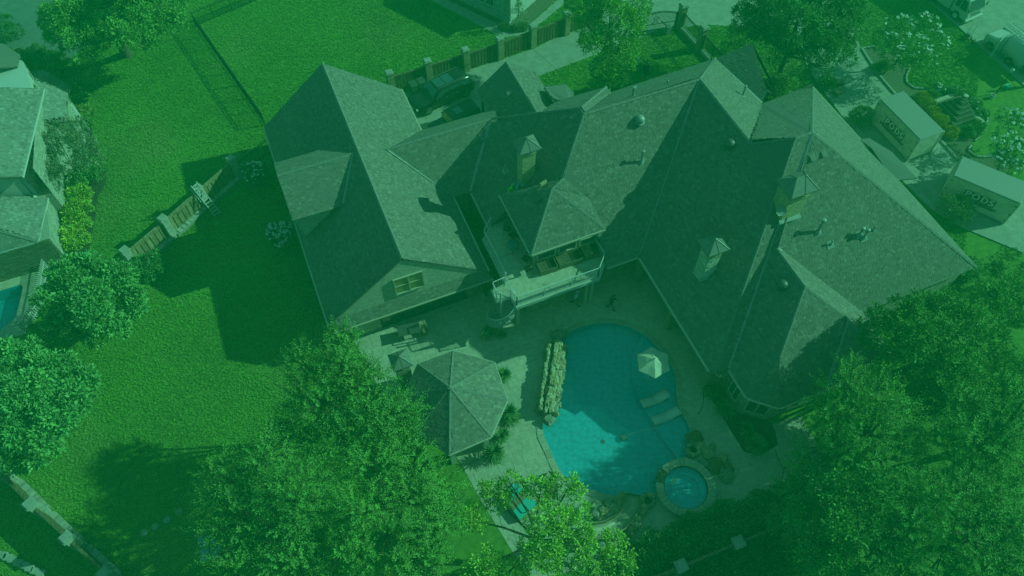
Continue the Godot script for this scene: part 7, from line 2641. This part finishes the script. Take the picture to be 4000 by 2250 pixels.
	# right-hand wood: five crowns that can be told apart
	tree("shade_tree", "big dense tree over the east roof corner, uppermost of the right-hand trees", Vector3(35.04,0,-11.2), [[Vector3(29.98,7,-12.18), 1.5], [Vector3(31.96,7,-11.92), 1.5], [Vector3(28.22,6.6,-11.5), 1.4], [Vector3(29.22,7.6,-10.31), 1.8], [Vector3(32.13,7,-10.37), 1.6], [Vector3(28.02,6.4,-9.74), 1.5], [Vector3(29.58,7,-8.6), 1.7], [Vector3(32.87,6.6,-9.22), 1.5], [Vector3(28.72,6,-12.96), 1.0], [Vector3(29.04,3.6,-8.68), 1.6], [Vector3(30.55,3.6,-7.35), 1.7]], 1, 7.5, 0.85, Color(0.06, 0.14, 0.025), 0.22)
	tree("shade_tree", "feathery tree reaching towards the hot tub, leftmost of the right-hand trees", Vector3(27.43,0,-8.15), [[Vector3(23.69,7,-9.85), 1.3], [Vector3(24.86,7,-8.71), 1.4], [Vector3(22.77,6.6,-8.79), 1.3], [Vector3(23.51,7,-7.35), 1.6], [Vector3(22.49,5.6,-9.71), 0.9], [Vector3(25.53,6.4,-7.43), 1.3], [Vector3(21.94,6,-7.5), 1.3], [Vector3(23.32,6.4,-5.84), 1.5], [Vector3(25.05,6,-5.9), 1.3], [Vector3(24.9,6.6,-10.57), 0.9], [Vector3(21.5,4.6,-7.95), 1.2], [Vector3(20.39,4,-7.22), 1.1], [Vector3(19.29,3.4,-6.49), 0.9], [Vector3(23.26,3.4,-7.07), 1.4], [Vector3(23.57,3.6,-8.85), 1.1]], 0, 10.0, 0.85, mid, 0.22)
	tree("shade_tree", "tall feathery tree at the right edge, half way down the picture", Vector3(34.07,0,-5.23), [[Vector3(28.8,7,-6.43), 1.4], [Vector3(30.42,7.4,-6.21), 1.6], [Vector3(31.06,7.4,-4.99), 1.8], [Vector3(27.27,6.8,-5.27), 1.4], [Vector3(28.16,7.6,-4.55), 1.8], [Vector3(29.35,7.2,-3.33), 1.8], [Vector3(27.02,6.6,-3.64), 1.5], [Vector3(32.69,6.6,-7.36), 1.4], [Vector3(33.46,7,-6.15), 1.8]], 0, 10.0, 0.9, Color(0.07, 0.16, 0.028), 0.24)
	tree("shade_tree", "dense tree overhanging the lower right fence and hedge", Vector3(22.98,0,-3.87), [[Vector3(20.32,6,-5.45), 1.4], [Vector3(21.29,6.6,-4.55), 1.6], [Vector3(18.61,5.4,-4.91), 1.2], [Vector3(19.4,6.6,-3.65), 1.7], [Vector3(21.05,6.6,-2.98), 1.6], [Vector3(17.88,5.4,-3.4), 1.3], [Vector3(19.1,6.2,-2.15), 1.7], [Vector3(20.72,6.2,-1.48), 1.5], [Vector3(19.32,4.6,-6.21), 0.8], [Vector3(23.06,3.4,-4.01), 1.7], [Vector3(19.23,3,-2.36), 1.6], [Vector3(18.28,3.6,-5.32), 0.9]], 1, 7.5, 0.85, Color(0.06, 0.14, 0.026), 0.22)
	tree("shade_tree", "feathery green tree in the bottom right corner", Vector3(28.69,0,-1.2), [[Vector3(24.27,6.6,-3.47), 1.5], [Vector3(24.87,7.2,-2.31), 1.7], [Vector3(26.84,7,-1.84), 1.7], [Vector3(22.88,6.8,-1.89), 1.6], [Vector3(24.03,7.4,-0.71), 1.9], [Vector3(26.1,7,-0.1), 1.7], [Vector3(22.23,6.4,-0.42), 1.6], [Vector3(24.11,6.8,0.71), 1.7], [Vector3(26.14,6.6,1.37), 1.7]], 0, 10.0, 0.9, mid, 0.24)
	tree("shade_tree", "bright green tree at the right edge above the dense trees", Vector3(41.33,0,-12.02), [[Vector3(37.05,5,-12.15), 1.0], [Vector3(38.3,5.2,-11.7), 1.2], [Vector3(36.87,5,-10.83), 1.1], [Vector3(38.16,5,-10.29), 1.2]], 1, 7.0, 0.8, Color(0.085, 0.18, 0.03), 0.14)
	# clipped and small shrubs
	var tp := thing("clipped_ball", "large dark clipped round shrub at the right edge beyond the east roof", "shrub", Vector3(43.16,0,-14.45))
	crown(tp, [[Vector3(tp.position.x, 1.2, tp.position.z), 1.65]], 1, 16.0, 0.42, Color(0.03, 0.075, 0.02), 0.15, 0.85)
	tp = thing("clipped_ball", "dark clipped round shrub behind the street-side roof ridge", "shrub", Vector3(38.77,0,-43.08))
	crown(tp, [[Vector3(tp.position.x, 0.8, tp.position.z), 1.0]], 1, 18.0, 0.4, Color(0.025, 0.065, 0.018), 0.15, 0.9)
	shrub("leafy green shrub at the corner of the east roof beside the clipped ball", Vector3(40.25,0,-15.88), 1.4, 2.6, 2, Color(0.06, 0.13, 0.035))
	shrub("leafy shrub with reddish tips in front of the right-hand container", Vector3(43.78,0,-20.39), 1.35, 1.9, 1, Color(0.09, 0.13, 0.05))
	shrub("small shrub at the drive edge beside the left-hand container", Vector3(43.4,0,-31.16), 0.9, 1.5, 1, Color(0.10, 0.15, 0.06))
	shrub("low shrub on the drive's edge by the tarps", Vector3(43.5,0,-35.77), 0.6, 0.8, 1, Color(0.12, 0.19, 0.04))
	shrub("spreading shrub under the front oak at the roof edge", Vector3(39.63,0,-37.11), 1.0, 1.0, 1, Color(0.10, 0.15, 0.05))
	shrub("low shrub at the edge of the valley roof below the oak", Vector3(38.04,0,-36.59), 0.8, 0.8, 1, Color(0.09, 0.14, 0.05))
	shrub("small white-flowering shrub by the iron fence and garage wing", Vector3(-3.3,0,-43.54), 1.0, 2.0, 1, Color(0.045, 0.10, 0.035), "", "flowering_shrub", 4.0, 0.6, 5.0)
	shrub("small white-flowering shrub beside the west wall of the garage wing", Vector3(-2.69,0,-36.93), 1.1, 2.1, 1, Color(0.045, 0.10, 0.035), "", "flowering_shrub", 4.0, 0.6, 7.0)
	shrub("leafy young tree at the lower end of the tan board fence", Vector3(-11.79,0,-37.86), 1.15, 2.0, 1, Color(0.06, 0.14, 0.04))
	for k in 4:
		shrub("bright yellow-green hedge shrub before the air conditioners, %s from the top" % ["first", "second", "third", "fourth"][k], [Vector3(-15.99,0,-46.62), Vector3(-16.16,0,-45.1), Vector3(-16.43,0,-43.79), Vector3(-16.72,0,-42.64)][k], 1.1, 1.3, 2, Color(0.19, 0.26, 0.03), "yellow hedge by the pale house")
	shrub("dark green shrub at the upper end of the yellow hedge", Vector3(-16.24,0,-47.95), 1.0, 1.4, 2, Color(0.08, 0.17, 0.03))
	shrub("green shrub with pale stems below the reddish tree", Vector3(-14.82,0,-48.9), 1.1, 1.4, 1, Color(0.07, 0.15, 0.04))
	for k in 5:
		shrub("low mixed shrub in the pale house's side bed, %s from the top" % ["first", "second", "third", "fourth", "fifth"][k], [Vector3(-15.25,0,-58.89), Vector3(-14.96,0,-57.62), Vector3(-14.88,0,-56.29), Vector3(-15.01,0,-54.93), Vector3(-15.19,0,-59.53)][k], 0.75, 0.7, [1, 2, 1, 2, 1][k], [Color(0.14, 0.20, 0.03), Color(0.08, 0.17, 0.03), Color(0.15, 0.2, 0.05), Color(0.09, 0.18, 0.03), Color(0.12, 0.19, 0.05)][k], "shrubs in the side bed", "shrub", 6.0, 0.6, [2.0, 0.0, 1.0, 0.0, 3.0][k])
	for k in 4:
		shrub("loose shrub on the roadside corner of the pale house, %s from the left" % ["first", "second", "third", "fourth"][k], [Vector3(-19.22,0,-64.29), Vector3(-17.96,0,-64.3), Vector3(-16.88,0,-63.15), Vector3(-16.12,0,-62.13)][k], 1.3, 1.5, 1, [Color(0.11, 0.15, 0.03), Color(0.07, 0.13, 0.03), Color(0.08, 0.14, 0.03), Color(0.10, 0.16, 0.03)][k], "shrubs by the road corner")
	shrub("dark shrub at the left edge beside the road", Vector3(-20.27,0,-68.71), 1.6, 1.6, 1, Color(0.03, 0.08, 0.02))
	var hedge := [Vector3(11.38,0,-7.1), Vector3(12.96,0,-6.87), Vector3(14.14,0,-7.08), Vector3(15.22,0,-6.85), Vector3(16.55,0,-7.01), Vector3(18.29,0,-6.8), Vector3(19.44,0,-6.62), Vector3(20.55,0,-6.61), Vector3(10.21,0,-6.84)]
	for k in hedge.size():
		shrub("dark glossy hedge shrub below the hot tub, %s along the lower fence" % ["first", "second", "third", "fourth", "fifth", "sixth", "seventh", "eighth", "leftmost"][k], hedge[k], 1.15, 2.1, 2, Color(0.045, 0.11, 0.03), "hedge along the lower fence", "shrub", 7.0, 0.75)
	for k in 6:
		shrub("dark loose shrub outside the lower fence, %s from the left" % ["first", "second", "third", "fourth", "fifth", "sixth"][k], [Vector3(13.18,0,-5.41), Vector3(14.51,0,-5.13), Vector3(15.85,0,-4.99), Vector3(17.12,0,-4.95), Vector3(17.84,0,-4.17), Vector3(16.39,0,-4.02)][k], 1.5, 1.5, 1, Color(0.035, 0.085, 0.022), "dark shrubs outside the lower fence", "shrub", 5.0, 0.8)
	# front beds
	for k in 5:
		shrub("yellow-leaved shrub by the left-hand container, %s along its side" % ["first", "second", "third", "fourth", "fifth"][k], [Vector3(49.88,0,-31.37), Vector3(49.8,0,-30.65), Vector3(49.58,0,-29.62), Vector3(49.43,0,-28.58), Vector3(49.36,0,-27.17)][k], 0.55 + 0.1 * (k % 2), 0.7, 1, Color(0.20, 0.19, 0.02), "yellow shrubs by the container", "shrub", 8.0, 0.5)
	for k in 6:
		shrub("white-flowered low shrub round the tiered planter, %s from the left" % ["first", "second", "third", "fourth", "fifth", "sixth"][k], [Vector3(51.77,0,-31.68), Vector3(52.8,0,-30.81), Vector3(53.17,0,-30.14), Vector3(53.29,0,-29.08), Vector3(53.11,0,-28.04), Vector3(50.84,0,-31.3)][k], 0.6, 0.6, 1, Color(0.10, 0.17, 0.05), "white-flowered shrubs round the planter", "shrub", 7.0, 0.5, [6.0, 4.0, 4.0, 3.0, 3.0, 0.0][k])
	for k in 3:
		shrub("green ground shrub below the tiered planter, %s from the left" % ["first", "second", "third"][k], [Vector3(50.84,0,-26.8), Vector3(51.58,0,-26.85), Vector3(49.09,0,-35.76)][k], 0.7, 0.7, 1, Color(0.08, 0.16, 0.04), "green shrubs below the planter", "shrub", 7.0, 0.5)
	var cf := thing("young_conifer", "spindly pale conifer at the corner of the white brick house", "tree", Vector3(22.4,0,-52.88))
	var cm := MB.new()
	cm.tube([Vector3.ZERO, Vector3(0, 3.2, 0)], [0.05, 0.015], 6)
	part(cf, "trunk", cm, M["bark"])
	var lb := []
	for k in 9:
		var y := 0.5 + 0.3 * k
		lb.append([cf.position + Vector3(cos(k * 2.4), 0, sin(k * 2.4)) * (0.55 - 0.055 * k) + Vector3(0, y, 0), 0.42 - 0.03 * k])
	crown(cf, lb, 0, 14.0, 0.42, Color(0.13, 0.18, 0.12), 0.2)
	for k in 3:
		shrub("low bed plant at the foot of the white brick house, %s from its corner" % ["first", "second", "third"][k], [Vector3(22.06,0,-52.56), Vector3(21.12,0,-53.01), Vector3(22.72,0,-52.49)][k], 0.5, 0.4, 1, Color(0.11, 0.15, 0.08), "bed plants by the white house", "shrub", 6.0, 0.5, 1.0)
	# spiky yuccas
	yucca("spiky yucca beside the pavilion, the biggest and middle one", Vector3(7.32,0,-17.95), 0.85)
	yucca("spiky yucca behind the pavilion, farthest from the camera", Vector3(7.75,0,-20.7), 0.7)
	yucca("spiky yucca beside the pavilion, nearest the yellow-green tree", Vector3(5.51,0,-16.01), 0.8)
	yucca("smaller paler yucca between the two big pavilion yuccas", Vector3(6.34,0,-16.92), 0.55)
	yucca("spiky yucca in the pool bed, beside the bay wall end", Vector3(19.84,0,-14.57), 0.7)
	yucca("spiky yucca in the pool bed, second from the bay wall", Vector3(20.07,0,-13.36), 0.8)
	yucca("spiky yucca in the pool bed, paler one before the bay window", Vector3(20.55,0,-11.42), 0.6)
	yucca("large spiky yucca in the pool bed, nearest the hot tub", Vector3(20.46,0,-10.47), 0.85)

func build_grass() -> void:
	var mb := MB.new()
	for i in 7:
		var a := i * 2.4
		var d := Vector3(cos(a) * 0.8, 0.75, sin(a) * 0.8)
		var p := Vector3(cos(a * 1.7), 0, sin(a * 1.7)) * 0.05
		var x := Vector3(-sin(a), 0, cos(a)) * 0.022
		mb.tri(p - x, p + x, p + d * 0.10, Vector3.UP)
	var mesh := mb.done()
	var boxes := []
	for poly in no_grass:
		var r := Rect2(poly[0], Vector2.ZERO)
		for p in poly:
			r = r.expand(p)
		boxes.append(r)
	var n1 := FastNoiseLite.new()
	n1.seed = 8
	n1.frequency = 0.12
	n1.fractal_octaves = 3
	var places := []
	var tints := []
	var blocks := [rect2(-1.0, 27.3, 9.0, 45.4), rect2(11, 26.5, 38.5, 38.0), rect2(21, 13, 39, 30)]
	for i in 420000:
		var a := rf(-24.0, 62.0)
		var b := rf(3.0, 76.0)
		# only the ground the photograph can see
		var lim := 24.0 + 0.0
		if a > -2.0 and b < 26.0 and a < 24.0:
			continue
		if b > 62.0 + (a + 20.0) * -0.42 + 22.0 or a > 20.0 + b * 0.95 + 6.0 or (a > 24.0 and b < 14.0):
			continue
		var q := Vector2(a, -b)
		var skip := false
		for k in no_grass.size():
			if boxes[k].has_point(q) and Geometry2D.is_point_in_polygon(q, no_grass[k]):
				skip = true
				break
		if not skip:
			for bl in blocks:
				if Geometry2D.is_point_in_polygon(q, bl):
					skip = true
					break
		if skip:
			continue
		var s := rf(0.7, 1.35)
		places.append(Transform3D(Basis(Vector3.UP, rf(0, TAU)) * s, Vector3(a, 0.0, -b)))
		var k := 1.0 + 0.3 * n1.get_noise_2d(a, b) + rf(-0.12, 0.12)
		var west := clampf((-4.0 - a) * 0.2, 0.0, 1.0) * clampf((b - 38.0) * 0.2, 0.0, 1.0)
		var dry := clampf(n1.get_noise_2d(a * 0.55 + 90.0, b * 0.55) * 1.7 - 0.15 + 0.3 * west, 0.0, 0.8)
		tints.append(Color(lerpf(0.115, 0.21, dry) * k, lerpf(0.265, 0.27, dry) * k, lerpf(0.026, 0.075, dry) * k))
	mass(self, "grass", mesh, M["blade"], places, tints)
	var g := get_node("grass")
	tag(g, "short mown green grass covering the lawns round the house", "grass")
